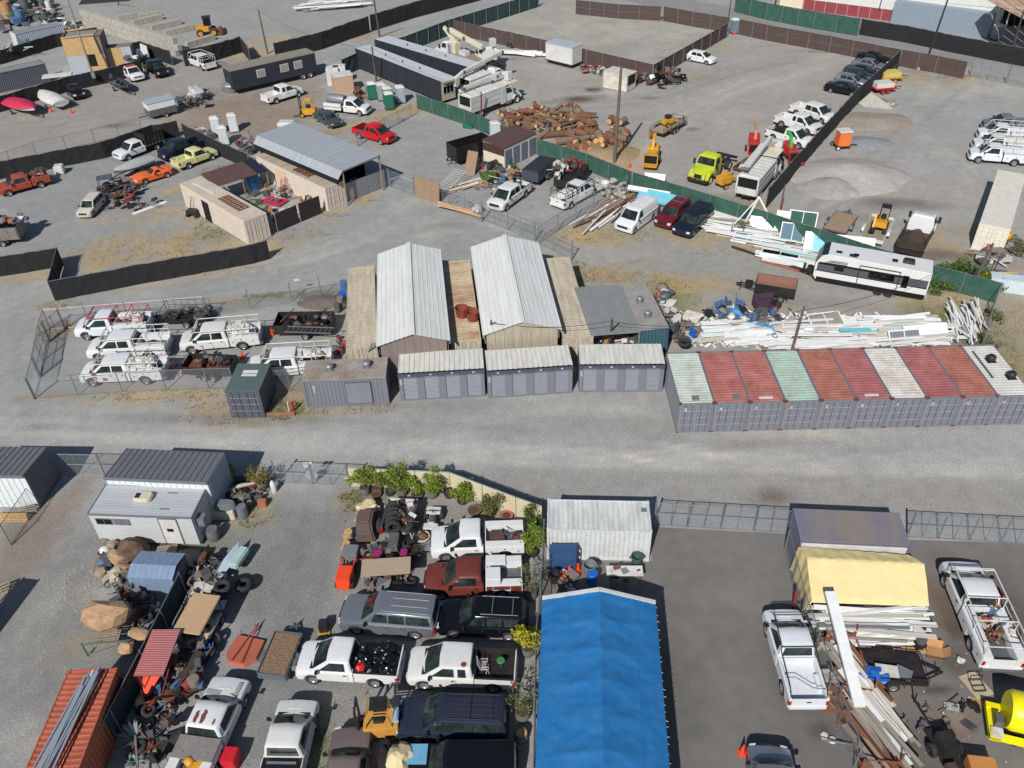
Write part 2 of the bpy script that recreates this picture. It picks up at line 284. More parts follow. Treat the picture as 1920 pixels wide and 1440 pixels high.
for p,n,c,w_,st in (([(-50,800),(500,830),(1000,860),(1950,885)],7,(184,180,172),.22,.45),([(-50,785),(600,800),(1200,830),(1950,850)],6,(120,122,122),.2,.4),([(-50,640),(60,540),(300,520),(560,480),(700,430),(760,370)],5,(160,160,156),.22,.5),([(60,800),(30,650),(90,580),(420,540),(640,470),(860,400)],5,(116,118,118),.2,.4),([(700,440),(860,420),(1000,450)],4,(162,160,154),.25,.5),([(1500,420),(1600,330),(1720,220),(1800,150)],5,(124,122,120),.3,.4),([(1880,400),(1780,300),(1700,230),(1760,150)],5,(172,168,160),.3,.45),([(1000,200),(1200,190),(1400,130),(1500,110)],6,(126,124,120),.3,.4),([(1180,310),(1280,220),(1400,160),(1650,90)],6,(170,166,158),.3,.45),([(560,920),(560,1000),(540,1120),(560,1300)],5,(104,106,106),.18,.4),([(100,900),(120,1040),(60,1200),(30,1400)],5,(150,148,142),.2,.4),([(1100,560),(1200,500),(1400,540),(1600,590)],5,(126,122,114),.2,.4),([(-20,240),(200,210),(430,190),(600,150)],5,(122,116,108),.25,.4),([(620,320),(760,260),(860,300)],5,(158,156,150),.22,.4),([(20,450),(150,420),(330,380)],4,(150,146,138),.22,.4),([(600,130),(740,60),(900,10)],4,(124,124,122),.3,.4)):
 for k in range(n):dx,dy=_r.uniform(-22,22),_r.uniform(-16,16)*(1 if p[0][1]<600 else 1.3);TRK.append(([tuple(W(x+dx+_r.uniform(-9,9),y+dy+_r.uniform(-5,5)))[:2] for x,y in p],np.array(lin(*c)),w_,st*_r.uniform(.5,1)))
def groundcol(X,Y):
 n1=fbm(X,Y,9,1);n2=fbm(X,Y,2.2,5);n3=fbm(X,Y,.7,9,2)
 C=np.empty(X.shape+(3,));C[:]=G_GREY
 C *= (1+.16*(n1-.5)+.14*(n2-.5))[...,None]
 for kind,geo,col,soft,st,br in GP:
  col=np.array(col)
  if kind == P:
   pts=[tuple(W(*p))[:2] for p in geo];d=sdpoly(X,Y,pts)+(n1-.5)*soft*2+(n2-.5)*soft*2
   m=np.clip(.5-d/(soft*2),0,1)
  else:
   px,py,rx,ry,a=geo;c0=W(px,py);ca,sa=cos(radians(a)),sin(radians(a))
   u=((X-c0.x)*ca+(Y-c0.y)*sa)/rx;v=(-(X-c0.x)*sa+(Y-c0.y)*ca)/ry
   m=np.clip(1.25-np.sqrt(u*u+v*v)+(n2-.5)*1.1,0,1)
  m=m*st*np.clip(1-br+br*2*np.clip((n2-.25)*1.6,0,1),0,1)
  C=C*(1-m[...,None])+(col*(1+.15*(n2-.5)[...,None]))*m[...,None]
 for pts,c,w_,st in TRK:
  pts=[np.array(q) for q in pts]
  sm=[pts[0]]
  for i in range(len(pts)-1):
   p0,p1,p2,p3=pts[max(0,i-1)],pts[i],pts[i+1],pts[min(len(pts)-1,i+2)]
   for t in (.25,.5,.75,1):sm.append(.5*(2*p1+(p2-p0)*t+(2*p0-5*p1+4*p2-p3)*t*t+(3*p1-p0-3*p2+p3)*t**3))
  sm=np.array(sm);lo,hi=sm.min(0)-1.5,sm.max(0)+1.5;sel=np.nonzero((X>lo[0]) & (X<hi[0]) & (Y>lo[1]) & (Y<hi[1]))
  if not len(sel[0]):continue
  x,y=X[sel],Y[sel];d=np.full(x.shape,9.)
  for (ax,ay),(bx,by) in zip(sm[:-1],sm[1:]):
   ex,ey=bx-ax,by-ay;t=np.clip(((x-ax)*ex+(y-ay)*ey)/(ex*ex+ey*ey+1e-9),0,1);d=np.minimum(d,np.hypot(x-ax-t*ex,y-ay-t*ey))
  dd=np.minimum(d,np.abs(d-.0));m=np.clip(1-dd/(w_*2),0,1)*st*np.clip(n2[sel]*1.6-.2,0,1);C[sel]=C[sel]*(1-m[...,None])+c*m[...,None]
 C *= (1+.08*(n3-.5))[...,None]
 road=np.clip(1-np.abs(Y-(41.5-.02*X))/3.2,0,1)
 C=np.clip(C*GK,0,.62)
 C *= (1+.10*road*(vnoise(X*.06,Y*2.2,1,33)-.5))[...,None]
 return C
def gmat(name,stone=.27,grain=11.0,bump=.012,asphalt=False):
 m=bpy.data.materials.new(name);m.use_nodes=True;n=m.node_tree.nodes;L=m.node_tree.links;b=n['Principled BSDF']
 b.inputs['Roughness'].default_value=.95;b.inputs['Specular IOR Level'].default_value=.25
 at=n.new('ShaderNodeAttribute');at.attribute_name='gcol';tc=n.new('ShaderNodeTexCoord')
 outs=[]
 for sc_,amp,det in ((grain,stone,2),(grain*2.6,stone*.8,1),(1.1,.09,5),(.16,.07,4)):
  no=n.new('ShaderNodeTexNoise');no.inputs['Scale'].default_value=sc_;no.inputs['Detail'].default_value=det;L.new(tc.outputs['Object'],no.inputs['Vector'])
  mr=n.new('ShaderNodeMapRange');mr.inputs[1].default_value=.28;mr.inputs[2].default_value=.72;mr.inputs[3].default_value=1-amp;mr.inputs[4].default_value=1+amp;L.new(no.outputs[0],mr.inputs[0]);outs.append(mr)
 vo=n.new('ShaderNodeTexVoronoi');vo.inputs['Scale'].default_value=12;L.new(tc.outputs['Object'],vo.inputs['Vector'])
 vr=n.new('ShaderNodeMapRange');vr.inputs[1].default_value=.9;vr.inputs[2].default_value=1.0;vr.inputs[3].default_value=1;vr.inputs[4].default_value=1.3 if not asphalt else 1.1
 sp=n.new('ShaderNodeSeparateColor');L.new(vo.outputs['Color'],sp.inputs[0]);L.new(sp.outputs[0],vr.inputs[0]);outs.append(vr)
 cur=outs[0].outputs[0]
 for o in outs[1:]:
  mm=n.new('ShaderNodeMath');mm.operation='MULTIPLY';L.new(cur,mm.inputs[0]);L.new(o.outputs[0],mm.inputs[1]);cur=mm.outputs[0]
 sv=n.new('ShaderNodeVectorMath');sv.operation='SCALE';L.new(at.outputs['Color'],sv.inputs[0]);L.new(cur,sv.inputs['Scale']);L.new(sv.outputs[0],b.inputs['Base Color'])
 bp=n.new('ShaderNodeBump');bp.inputs['Strength'].default_value=.7;bp.inputs['Distance'].default_value=bump
 nb=n.new('ShaderNodeTexNoise');nb.inputs['Scale'].default_value=grain*2;nb.inputs['Detail'].default_value=2;L.new(tc.outputs['Object'],nb.inputs['Vector']);L.new(nb.outputs[0],bp.inputs['Height']);L.new(bp.outputs[0],b.inputs['Normal'])
 return m
def setcol(me,C):
 a=me.color_attributes.new('gcol','FLOAT_COLOR','POINT')
 buf=np.ones((len(me.vertices),4));buf[:,:3]=C;a.data.foreach_set('color',buf.ravel())
def axis(lo,hi,st,far):
 core=list(np.arange(lo,hi,st));g=st;a=hi;out=[]
 while a<far:out.append(a);g *= 1.5;a += g
 g=st;b=lo-st;pre=[]
 while b>-far:pre.append(b);g *= 1.5;b -= g
 return np.array(pre[::-1]+core+out+[far])
xs=axis(-100,95,.42,1500);ys=axis(18,178,.42,1500)
X,Y=np.meshgrid(xs,ys);nx,ny=len(xs),len(ys)
Z=(fbm(X,Y,3,40)-.5)*.0
vv=np.stack([X,Y,Z],-1).reshape(-1,3)
ii=np.arange((ny-1)*nx).reshape(ny-1,nx)[:,:-1].ravel()
ff=np.stack([ii,ii+1,ii+nx+1,ii+nx],1)
me=bpy.data.meshes.new('ground');me.vertices.add(len(vv));me.vertices.foreach_set('co',vv.ravel())
me.loops.add(ff.size);me.loops.foreach_set('vertex_index',ff.ravel());me.polygons.add(len(ff));me.polygons.foreach_set('loop_start',np.arange(0,ff.size,4));me.update(calc_edges=True)
setcol(me,groundcol(X.ravel(),Y.ravel()));me.materials.append(gmat('gravel_ground'))
g=bpy.data.objects.new('ground',me);COL.objects.link(g);g['kind']='structure'
def sheet(name,pix,z,colf,step=.7,mat=None,label=None):
 pts=[tuple(W(*p))[:2] for p in pix]
 bm=bmesh.new();bm.faces.new([bm.verts.new((x,y,z)) for x,y in pts])
 lo=[min(p[i] for p in pts) for i in (0,1)];hi=[max(p[i] for p in pts) for i in (0,1)]
 for i in (0,1):
  a=lo[i]+step
  while a<hi[i]:
   co=[0,0,0];no=[0,0,0];co[i]=a;no[i]=1
   bmesh.ops.bisect_plane(bm,geom=bm.verts[:]+bm.edges[:]+bm.faces[:],plane_co=co,plane_no=no);a += step
 bmesh.ops.recalc_face_normals(bm,faces=bm.faces)
 me=bpy.data.meshes.new(name);bm.to_mesh(me);bm.free()
 co=np.empty(len(me.vertices)*3);me.vertices.foreach_get('co',co);co=co.reshape(-1,3)
 setcol(me,colf(co[:,0],co[:,1]));me.materials.append(mat)
 if me.polygons[0].normal.z<0:me.flip_normals()
 o=bpy.data.objects.new(name,me);COL.objects.link(o);tag(o,label,kind='structure');return o
ASPH=gmat('asphalt',.07,18,.004,True)
def spots(base,lst):
 def f(X,Y):
  n1=fbm(X,Y,6,3);n2=fbm(X,Y,1.6,8)
  C=np.empty(X.shape+(3,));C[:]=np.array(base)*GK*.93;C *= (1+.2*(n1-.5)+.12*(n2-.5))[...,None]
  for px,py,rx,ry,a,c,st in lst:
   c0=W(px,py);ca,sa=cos(radians(a)),sin(radians(a))
   u=((X-c0.x)*ca+(Y-c0.y)*sa)/rx;v=(-(X-c0.x)*sa+(Y-c0.y)*ca)/ry
   m=np.clip(1.3-np.sqrt(u*u+v*v)+(n2-.5)*1.6,0,1)*st;C=C*(1-m[...,None])+np.array(c)*m[...,None]
  return C
 return f
ORN=np.array(lin(128,104,84));PALE=np.array(lin(140,137,130));STN=np.array(lin(56,48,42))
sheet('asphalt_yard',[(1222,988),(1475,1001),(1700,1012),(2050,1022),(2100,1600),(1010,1600),(1010,1120),(1018,1050),(1222,1052)],.004,
      spots(G_ASPH,[(1350,1120,2,1,0,PALE,.25),(1300,1020,3,1.4,0,PALE,.12),(1660,1290,1.8,1.2,0,np.array(lin(124,112,100)),.8),(1700,1270,1.4,.8,0,PALE,.5),(1780,1350,1.2,1,0,ORN,.8),(1800,1240,1.5,1.2,0,STN,.6),(1765,1120,.8,2.4,10,np.array(lin(104,84,68)),.7),(1750,1290,1.6,.3,-10,STN,.7),(1790,1180,.5,.4,0,STN,.9),(1770,1050,1,2,0,np.array(lin(108,92,80)),.5),(1840,1180,2,3,0,np.array(lin(96,82,70)),.7),(1775,1345,.3,.3,0,PALE,1),(1800,1345,.3,.3,0,PALE,1),(1540,1370,.8,.5,0,STN,.5),(1700,1400,2,1.5,0,np.array(lin(92,84,76)),.6),(1480,1260,1.5,2.5,0,np.array(lin(92,88,84)),.5),(1250,1300,2,4,0,np.array(lin(94,92,88)),.6),(1900,1150,2,3,0,STN,.4)]),.45,ASPH)
sheet('road',[(1080,-20),(1240,16),(1440,54),(1690,101),(1960,157),(2100,187),(2100,142),(1920,113),(1750,79),(1600,54),(1440,28),(1300,0),(1200,-25)][:],.004,
      spots(np.array(lin(136,134,132)),[(1500,52,12,.5,-10,np.array(lin(152,150,146)),.6),(1700,90,14,.5,-10,np.array(lin(152,150,146)),.6)]),2,ASPH)
GREYV=paint('grey_violet_paint',114,117,127,.55,.35,dcol=lin(132,126,122))
GREYV2=paint('grey_violet_dark',84,86,98,.55,.3)
def corr(mb,a,b,z0,z1,nrm,pitch=.28,depth=.036):
 """trapezoid corrugated sheet from a to b (xy), standing z0..z1, bulging along nrm"""
 a,b,nrm=Vector((*a,0)),Vector((*b,0)),Vector((*nrm,0));d=b-a;L=d.length;d.normalize();n=max(2,round(L/pitch));p=L/n
 pts=[]
 for i in range(n):
  for fr,o in ((0,0),(.28,0),(.46,1),(.74,1),(.92,0)):
   q=a+d*(p*(i+fr))+nrm*(o*depth);pts.append((q.x,q.y))
 pts.append((b.x,b.y))
 vs=[(x,y,z0) for x,y in pts]+[(x,y,z1) for x,y in pts];m=len(pts)
 mb.add(vs,[(i,i+1,m+i+1,m+i) for i in range(m-1)])
def corr_roof(mb,x0,x1,y0,y1,z,pitch=.3,depth=.03,sag=0.0,along='x',zf=None):
 """ribbed sheet; ribs run across the given axis of repetition"""
 L=(x1-x0) if along == 'x' else (y1-y0);n=max(2,round(L/pitch));p=L/n;prof=[]
 for i in range(n):
  for fr,o in ((0,0),(.35,0),(.5,1),(.8,1),(.95,0)):prof.append(((x0 if along == 'x' else y0)+p*(i+fr),o*depth))
 prof.append((x1 if along == 'x' else y1,0))
 K=4;vs=[]
 for k in range(K+1):
  t=k/K;dz=-sag*4*t*(1-t)
  for q,h in prof:vs.append((q,y0+(y1-y0)*t,z+h+dz) if along == 'x' else (x0+(x1-x0)*t,q,z+h+dz))
 m=len(prof)
 mb.add(vs,[(k*m+i,k*m+i+1,(k+1)*m+i+1,(k+1)*m+i) for k in range(K) for i in range(m-1)])
CASTM={}
def cntr(label,loc,rz,L,Wd,H,body,roofm,group=None,door=None,doormat=None,mark=None,fittings=True,vents=0,cat='shipping container',closedroof=True):
 t=thing('shipping_container',label,cat,loc,rz,group)
 e=.07
 mb=MB();corr(mb,(.08,e),(L-.08,e),.15,H-.1,(0,-1));mb.bd('side_panel',body,t)
 mb=MB();corr(mb,(.08,Wd-e),(L-.08,Wd-e),.15,H-.1,(0,1));mb.bd('side_panel',body,t)
 for x,s in ((e,-1),(L-e,1)):
  if (door == 'x0' and s<0) or (door == 'x1' and s>0):continue
  mb=MB();corr(mb,(x,.08),(x,Wd-.08),.15,H-.1,(s,0));mb.bd('end_panel',body,t)
 mb=MB();corr_roof(mb,.1,L-.1,.06,Wd-.06,H-.04,depth=.02,sag=.02);mb.bd('roof',roofm,t)
 mb=MB()
 for x in (0,L-.14):
  for y in (0,Wd-.12):mb.b2(x,x+.14,y,y+.12,0,H)
 for y in (0,Wd-.06):
  mb.b2(.14,L-.14,y,y+.06,H-.11,H-.005);mb.b2(.14,L-.14,y,y+.06,.02,.16)
 for x in (0,L-.1):
  mb.b2(x,x+.1,.12,Wd-.12,H-.13,H-.003);mb.b2(x,x+.1,.12,Wd-.12,.02,.17)
 mb.bd('frame',body,t)
 cm=CASTM.setdefault(Ru.name if roofm in CRUST else body.name,None) or MB().b2(0,.2,0,.17,0,.125).mesh('corner_casting',Ru if roofm in CRUST else body)
 CASTM[Ru.name if roofm in CRUST else body.name]=cm
 for x in (-.01,L-.19):
  for y in (-.01,Wd-.16):
   for z in (H-.1,0):inst('corner_casting',cm,t,(x,y,z))
 if door:
  dm=doormat or body;X=0 if door == 'x0' else L;s=-1 if door == 'x0' else 1
  for k,(y0,y1) in enumerate(((.13,Wd/2-.006),(Wd/2+.006,Wd-.13))):
   mb=MB();xc=X-s*.04
   mb.b2(xc-.02,xc+.02,y0,y1,.17,H-.13)
   for a,b in ((.17,.25),(H-.22,H-.13)):mb.b2(xc,xc+s*.035,y0,y1,a,b)
   for a,b in ((y0,y0+.05),(y1-.05,y1)):mb.b2(xc,xc+s*.034,a,b,.25,H-.22)
   for zz in (.25,.5,.73):mb.b2(xc,xc+s*.03,y0+.05,y1-.05,H*zz-.035,H*zz+.035)
   d=mb.bd('door',dm,t)
   SEAL=M('door_seal',lin(176,176,182),.6);MB().b2(xc,xc+s*.045,y1-.012,y1+.004,.18,H-.14).bd('door_seal',SEAL,d)
   q=MB()
   for zz in (.25,.5,.73):q.b2(xc,xc+s*.034,y0+.1,(y0+y1)/2-.04,H*zz+.03,H*zz+.055).b2(xc,xc+s*.034,(y0+y1)/2+.04,y1-.1,H*zz+.03,H*zz+.055)
   q.bd('panel_edge',SEAL,d)
   bars=MB()
   for f in (.27,.72):
    y=y0+(y1-y0)*f;bars.tube((xc+s*.06,y,.1),(xc+s*.06,y,H-.08),.018,6);bars.b2(xc+s*.04,xc+s*.08,y-.03,y+.03,1.0,1.08);bars.b2(xc+s*.04,xc+s*.075,y-.05,y+.05,H*.5,H*.5+.05)
   bars.bd('locking_bar',MATS['grey_violet_dark'] if dm is GREYV else dm,d)
  if mark:
   letter(mark,.34,WHITE,t,Matrix.Translation((X+s*.045,Wd-.45 if s<0 else .45,H-.48)) @ Matrix.Rotation(radians(-90 if s<0 else 90),4,'Z') @ Matrix.Rotation(radians(90),4,'X'),'number_mark')
 for k in range(vents):turbine(t,(L*(.25+.5*k),Wd*.5,H))
 return t
def turbine(parent,loc,mat=None,r=.22,name='roof_vent'):
 mb=MB();mb.b2(loc[0]-.32,loc[0]+.32,loc[1]-.32,loc[1]+.32,loc[2],loc[2]+.03)
 mb.lathe([(r*.75,.02),(r*.75,.16),(r*1.1,.2),(r*1.15,.36),(r*.8,.46),(.02,.48)],14,loc)
 return mb.bd(name,mat or GALV,parent,smooth=40)
def ctop(name,rgb,rust,st=.75):
 m=M(name,lin(*rgb),.6,dirt=st,dcol=lin(*rust),scale=.9,fine=.12);return m
C_MINT=ctop('mint_roof',(200,208,196),(150,158,136));C_MINT2=ctop('mint_green_roof',(172,196,182),(150,150,124))
C_RED=ctop('red_roof',(182,116,108),(128,70,56));C_RED2=ctop('orange_red_roof',(176,114,98),(122,72,54));C_PINK=ctop('faded_red_roof',(176,108,108),(128,74,66));C_WHT=ctop('rusty_white_roof',(214,212,204),(166,128,92));C_W2=ctop('white_vented_roof',(212,211,204),(160,150,134),.4)
CRUST={C_MINT,C_MINT2,C_RED,C_RED2,C_PINK,C_WHT}
rowm=[(C_MINT,'pale mint roof and small vent, leftmost of the row','B'),(C_RED,'red roof beside the pale mint one','B'),(C_RED,'red roof bearing a white plate, beside the green mint one','F'),(C_MINT2,'green mint roof standing between two red roofs','E'),(C_RED2,'orange red roof just right of the green mint one','E'),(C_PINK,'red roof and white plate, left of the rusty white one','B'),(C_WHT,'rust streaked white roof in the middle of red ones','F'),(C_PINK,'pinkish red roof just right of the rusty white one','D'),(C_RED2,'orange red roof just left of the vented white roof','O'),(C_W2,'white roof with two black vents, rightmost of the row','H')]
RX,RY,RYAW,RWD=11.40,44.66,-0.003,2.422
PLATE=paint('white_plate',215,212,205,.5,.2)
for k,(rm,ds,mk) in enumerate(rowm):
 base=Vector((RX+cos(RYAW)*RWD*k,RY+sin(RYAW)*RWD*k,0))
 t=cntr('Grey violet container with '+ds,base+Vector((RWD-.01,0,0)),RYAW+pi/2,6.06,RWD-.03,2.59,GREYV,rm,'grey violet container row with coloured roofs','x0',mark=mk)
 if k in (2,5):MB().box((.45,1.25,2.62),(.22,.95,.02)).bd('roof_plate',PLATE,t)
 if k in (0,1): 
  mb=MB();mb.b2(.35,.8,1.0-.4*k,1.45-.4*k,2.57,2.72);mb.bd('roof_vent',GALV,t,bevel=.02)
 if k == 9:
  turbine(t,(4.1,1.1,2.58),Bk,.27);turbine(t,(2.1,.6,2.58),Bk,.27);MB().box((3.6,1.9,2.63),(3.2,.12,.06),0).bd('roof_strip',Gd,t)
def px_frame(p0,p1,z):a,b=W(*p0,z),W(*p1,z);return a,b,dirang(a,b)
BEIGE=M('beige_corrugated',lin(194,185,164),.7,dirt=.75,dcol=lin(146,128,104),scale=1.2,fine=.15,stretch=(.35,2.2,1))
BEIGER=M('beige_rusty',lin(198,180,150),.7,dirt=1,dcol=lin(140,84,56),scale=.6,fine=.15,stretch=(1.2,.3,1))
for p0,p1,m,ds in (((707,648),(702,493),BEIGE,'left of the first gable canopy'),((902,636),(880,484),BEIGER,'rusty, between the two gable canopies'),((1113,630),(1066,476),BEIGE,'right of the second gable canopy')):
 a,b,r=px_frame(p0,p1,2.59);cntr('Long beige weathered container '+ds,(a.x,a.y,0),r,12.3,2.34,2.59,BEIGE if m is BEIGE else BEIGE,m,'long beige containers under the canopies','x0')
RIBW=M('white_ribbed_roof',lin(218,220,216),.6,0,dirt=.4,dcol=lin(180,176,166),scale=.8,fine=.06,stretch=(2.5,.3,1))
RIBG=M('dark_ribbed_roof',lin(112,114,121),.5,.1,dirt=.3,dcol=lin(120,108,92),scale=.7,fine=.07)
PANELW=M('grey_wall_panel',lin(140,134,128),.8,dirt=.4,scale=1.4,fine=.12,stretch=(5,5,.6))
def gable(label,p_l,p_r,p_far,ze,zr,roofm,wallm,D):
 a=W(*p_l,ze);b=W(*p_r,ze);c=W(*p_far,ze);bw=(b-a).length;ry=dirang(b,c)-pi/2
 t=thing('canopy_shed',label,'canopy shed',(a.x,a.y,0),ry,'two white gabled canopies in the centre'); 
 Lw=bw
 nS=4;pw=(Lw/2)/nS
 for s in (0,1):
  for i in range(nS):
   for j,(ya,yb) in enumerate(((0,D*.56),(D*.545,D))):
    prof=[(0,0),(.02,.035),(.06,.035),(.08,0),(pw*.5,0),(pw*.5+.02,.026),(pw*.5+.06,.026),(pw*.5+.08,0),(pw-.004,0)];dz=.006*j+random.uniform(0,.004);vs=[]
    for y in (ya,yb):
     for px,pz in prof:
      q=i*pw+px;x=q if s == 0 else Lw-q;vs.append((x,y,ze+(zr-ze)*q/(Lw/2)+pz+dz))
    k=len(prof);MB().add(vs,[(m_,m_+1,k+m_+1,k+m_) for m_ in range(k-1)]).bd('roof_sheet',roofm,t)
 MB().box((Lw/2,D/2,zr+.05),(.35,D,.05)).bd('ridge_cap',roofm,t)
 for y in (.25,D-.25):
  nW=8; 
  for i in range(nW):
   x0,x1=.3+(Lw-.6)*i/nW,.3+(Lw-.6)*(i+1)/nW-.015;zt=lambda x:ze-.12+(zr-ze)*(1-abs(x-Lw/2)/(Lw/2))
   pts=[(x0,.05),(x1,.05),(x1,zt(x1))]+([(Lw/2,zt(Lw/2))] if x0<Lw/2<x1 else [])+[(x0,zt(x0))]
   MB().prism(pts,y,y+.04).bd('wall_panel',wallm,t)
 mb=MB();mb.b2(0.02,.1,0,D,ze-.25,ze-.02);mb.b2(Lw-.1,Lw-.02,0,D,ze-.25,ze-.02);mb.bd('eave_gutter',wallm,t)
 for x in (.2,Lw-.2):
  MB().b2(x-.02,x+.02,.4,D-.4,2.6,ze-.1).bd('side_cladding',wallm,t)
 return t
WALLD=M('translucent_wall',lin(176,166,146),.6,dirt=.6,dcol=lin(110,104,96),scale=1.5,stretch=(6,6,.5))
GREYB=M('grey_boards',lin(128,116,110),.85,dirt=.4,scale=1.4,stretch=(5,5,.5))
gable('Ribbed pale metal gable canopy with plain grey boarded end, left of the pair',(705,651),(845,639),(827,470),3.6,4.45,RIBW,GREYB,14.0)
gable('Larger ribbed pale metal gable canopy with translucent end panels, right of the pair',(905,630),(1054,617),(1010,456),3.6,4.55,RIBW,WALLD,13.7)
def slab(name,label,cat,nl,nr,z,D,th,mat,group=None,rib=None):
 a,b,r=px_frame(nl,nr,z);t=thing(name,label,cat,(a.x,a.y,0),r,group);L=(b-a).length
 mb=MB()
 if rib:corr_roof(mb,0,L,0,D,z,pitch=rib)
 else:mb.b2(0,L,0,D,z-th,z)
 mb.bd('roof',mat,t);return t,L
ROOFU=M('unit_roof_white',lin(216,216,208),.6,0,dirt=.5,dcol=lin(160,152,138),scale=1.3,fine=.12,stretch=(2.5,.5,1))
SHUT=paint('shutter_grey',124,128,138,.5,.2)
TRIM=paint('unit_trim',78,79,94,.5,.2)
def unit(label,nl,nr,z,D=2.55,mk='E01'):
 a,b,r=px_frame(nl,nr,z);L=(b-a).length;t=thing('storage_unit',label,'storage unit',(a.x,a.y,0),r,'grey storage units with roller doors')
 n=17;w_=L/n
 for i in range(n):
  q=MB();x=i*w_;pr=[(x,0),(x+.02,.05),(x+.06,.05),(x+.08,0),(x+w_-.004,0)]
  vs=[(px,y,z-.02+pz+(.10 if y else 0)+random.uniform(0,.002)) for y in (0.02,D-.02) for px,pz in pr];q.add(vs,[(j,j+1,6+j,5+j) for j in range(4)]);q.bd('roof_sheet',ROOFU,t)
 mb=MB();mb.b2(-.03,L+.03,-.03,.05,z-.3,z-.03);mb.b2(-.03,.04,0,D,z-.25,z+.08);mb.b2(L-.04,L+.03,0,D,z-.25,z+.08);mb.b2(0,L,D-.05,D,.1,z+.08);mb.bd('roof_trim',TRIM,t)
 mb=MB();corr(mb,(.02,.06),(.02,D),.1,z-.2,(-1,0));corr(mb,(L-.02,.06),(L-.02,D),.1,z-.2,(1,0));mb.bd('side_panel',TRIM,t)
 pw=L/4;dw=1.02
 mb=MB();e=0
 for k in range(4):
  c=pw*(k+.5);mb.b2(e,c-dw/2,0,.05,.08,z-.3);e=c+dw/2
 mb.b2(e,L,0,.05,.08,z-.3);mb.b2(0,L,0,.05,z-.42,z-.3);mb.b2(0,L,-.02,.06,0.02,.1);mb.bd('front_wall',GREYV,t)
 for k in range(4):
  c=pw*(k+.5);mb=MB();zz=.1;prof=[]
  while zz<z-.42:prof += [(zz,.07),(zz+.03,.10),(zz+.09,.10),(zz+.1,.07)];zz += .12
  vs=[(x,y,q) for x in (c-dw/2,c+dw/2) for q,y in prof];m=len(prof);mb.add(vs,[(j,j+1,m+j+1,m+j) for j in range(m-1)]);mb.bd('roller_door',SHUT,t)
  MB().b2(c-.07,c+.07,-.045,-.005,z-.2,z-.1).bd('door_lamp',Wh,t)
 letter(mk,.2,WHITE,t,Matrix.Translation((.16,-.008,z-.75)) @ Matrix.Rotation(radians(90),4,'X') @ Matrix.Rotation(radians(90),4,'Z'),'number_mark')
 return t
unit('Grey storage unit with white roof and four roller doors, leftmost of three',(746,702),(907.5,692.5),2.5,mk='B3030')
unit('Grey storage unit with white roof and four roller doors, middle of three',(913,697),(1074,686),2.5,mk='B3031')
unit('Grey storage unit with white roof and four roller doors, beside the container row',(1087,685),(1247,684),2.5,mk='B3032')
ROOFD=M('stained_flat_roof',lin(160,154,146),.8,dirt=.9,dcol=lin(124,102,78),scale=.7,fine=.12)
a,b,r=px_frame((564.7,713.5),(724,706),2.59)
t=cntr('Grey violet ribbed container with flat stained roof and two vents',(a.x,a.y,0),r,6.06,2.45,2.5,GREYV,MATS.get('x') or ROOFD)
MB().b2(.0,6.06,.0,2.45,2.5,2.56).bd('flat_roof',ROOFD,t);turbine(t,(1.9,1.25,2.56),None,.26);turbine(t,(4.6,1.4,2.56),None,.26)
mb=MB();mb.b2(3.0,4.9,-.03,.03,.25,2.2);mb.bd('shutter_frame',TRIM,t)
mb=MB();prof=[];zz=.28
while zz<2.15:prof += [(zz,-.04),(zz+.03,-.065),(zz+.07,-.065),(zz+.08,-.04)];zz += .1
vs=[(x,y,q) for x in (3.05,4.85) for q,y in prof];m=len(prof);mb.add(vs,[(j,j+1,m+j+1,m+j) for j in range(m-1)]);mb.bd('roller_door',SHUT,t)
letter('B3031',.26,WHITE,t,Matrix.Translation((.8,-.05,1.75)) @ Matrix.Rotation(radians(90),4,'X') @ Matrix.Rotation(radians(-90),4,'Z'),'number_mark')
GRNR=M('grey_green_roof',lin(82,100,98),.5,dirt=.3,dcol=lin(110,112,100),scale=1)
a,b,r=px_frame((420,733),(485,733),2.5)
t=cntr('Small dark container with grey green roof and double doors',(a.x+(b-a).x,a.y+(b-a).y,0),r+pi/2,3.3,2.45,2.42,GREYV2,GRNR,door='x0')
MB().b2(0,3.3,0,2.45,2.42,2.48).bd('flat_roof',GRNR,t)
q=MB().box((2.1,1.2,2.5),(.7,1.1,.02)).bd('roof_sign',PLATE,t);letter('LANDMARK',.2,BLACK,t,Matrix.Translation((2.0,1.2,2.515)) @ Matrix.Rotation(radians(-90),4,'Z'),'sign_lettering')
a,b,r=px_frame((499,781),(553,780),0);t=thing('planter_board','Low brown timber kerb board holding a strip of weeds','kerb board',(a.x,a.y,0),r);MB().b2(0,(b-a).length,0,.12,0,.28).bd('board',M('brown_timber',lin(150,110,86),.9,dirt=.4),t)
p=W(551,772);t=thing('fire_standpipe','Red and white standpipe behind the brown kerb board','standpipe',p);MB().tube((0,0,0),(0,0,.9),.09).tube((-.15,0,.62),(.15,0,.62),.06).bd('pipe',M('hydrant_red',lin(190,34,34),.4),t);MB().tube((-.3,-.05,0),(-.3,-.05,.95),.06).bd('post',Wh,t)
WCONT=M('white_container_side',lin(204,208,208),.5,dirt=.35,dcol=lin(160,152,138),scale=1)
WROOF=M('white_container_roof',lin(214,216,213),.6,dirt=.55,dcol=lin(130,120,110),scale=1.1,fine=.12,stretch=(2.2,.4,1))
a,b,r=px_frame((1025.5,992.5),(1225.5,997),2.59)
t=cntr('White worn shipping container with chipped roof paint beside the blue tent',(a.x,a.y,0),r,6.06,2.44,2.59,WCONT,WROOF);MB().b2(5.55,5.85,1.55,1.85,2.56,2.62).bd('roof_hatch',GALV,t)
PURP=M('purple_grey_roof',lin(112,113,132),.5,dirt=.7,dcol=lin(150,134,92),scale=.5,fine=.04,stretch=(1.2,.25,1))
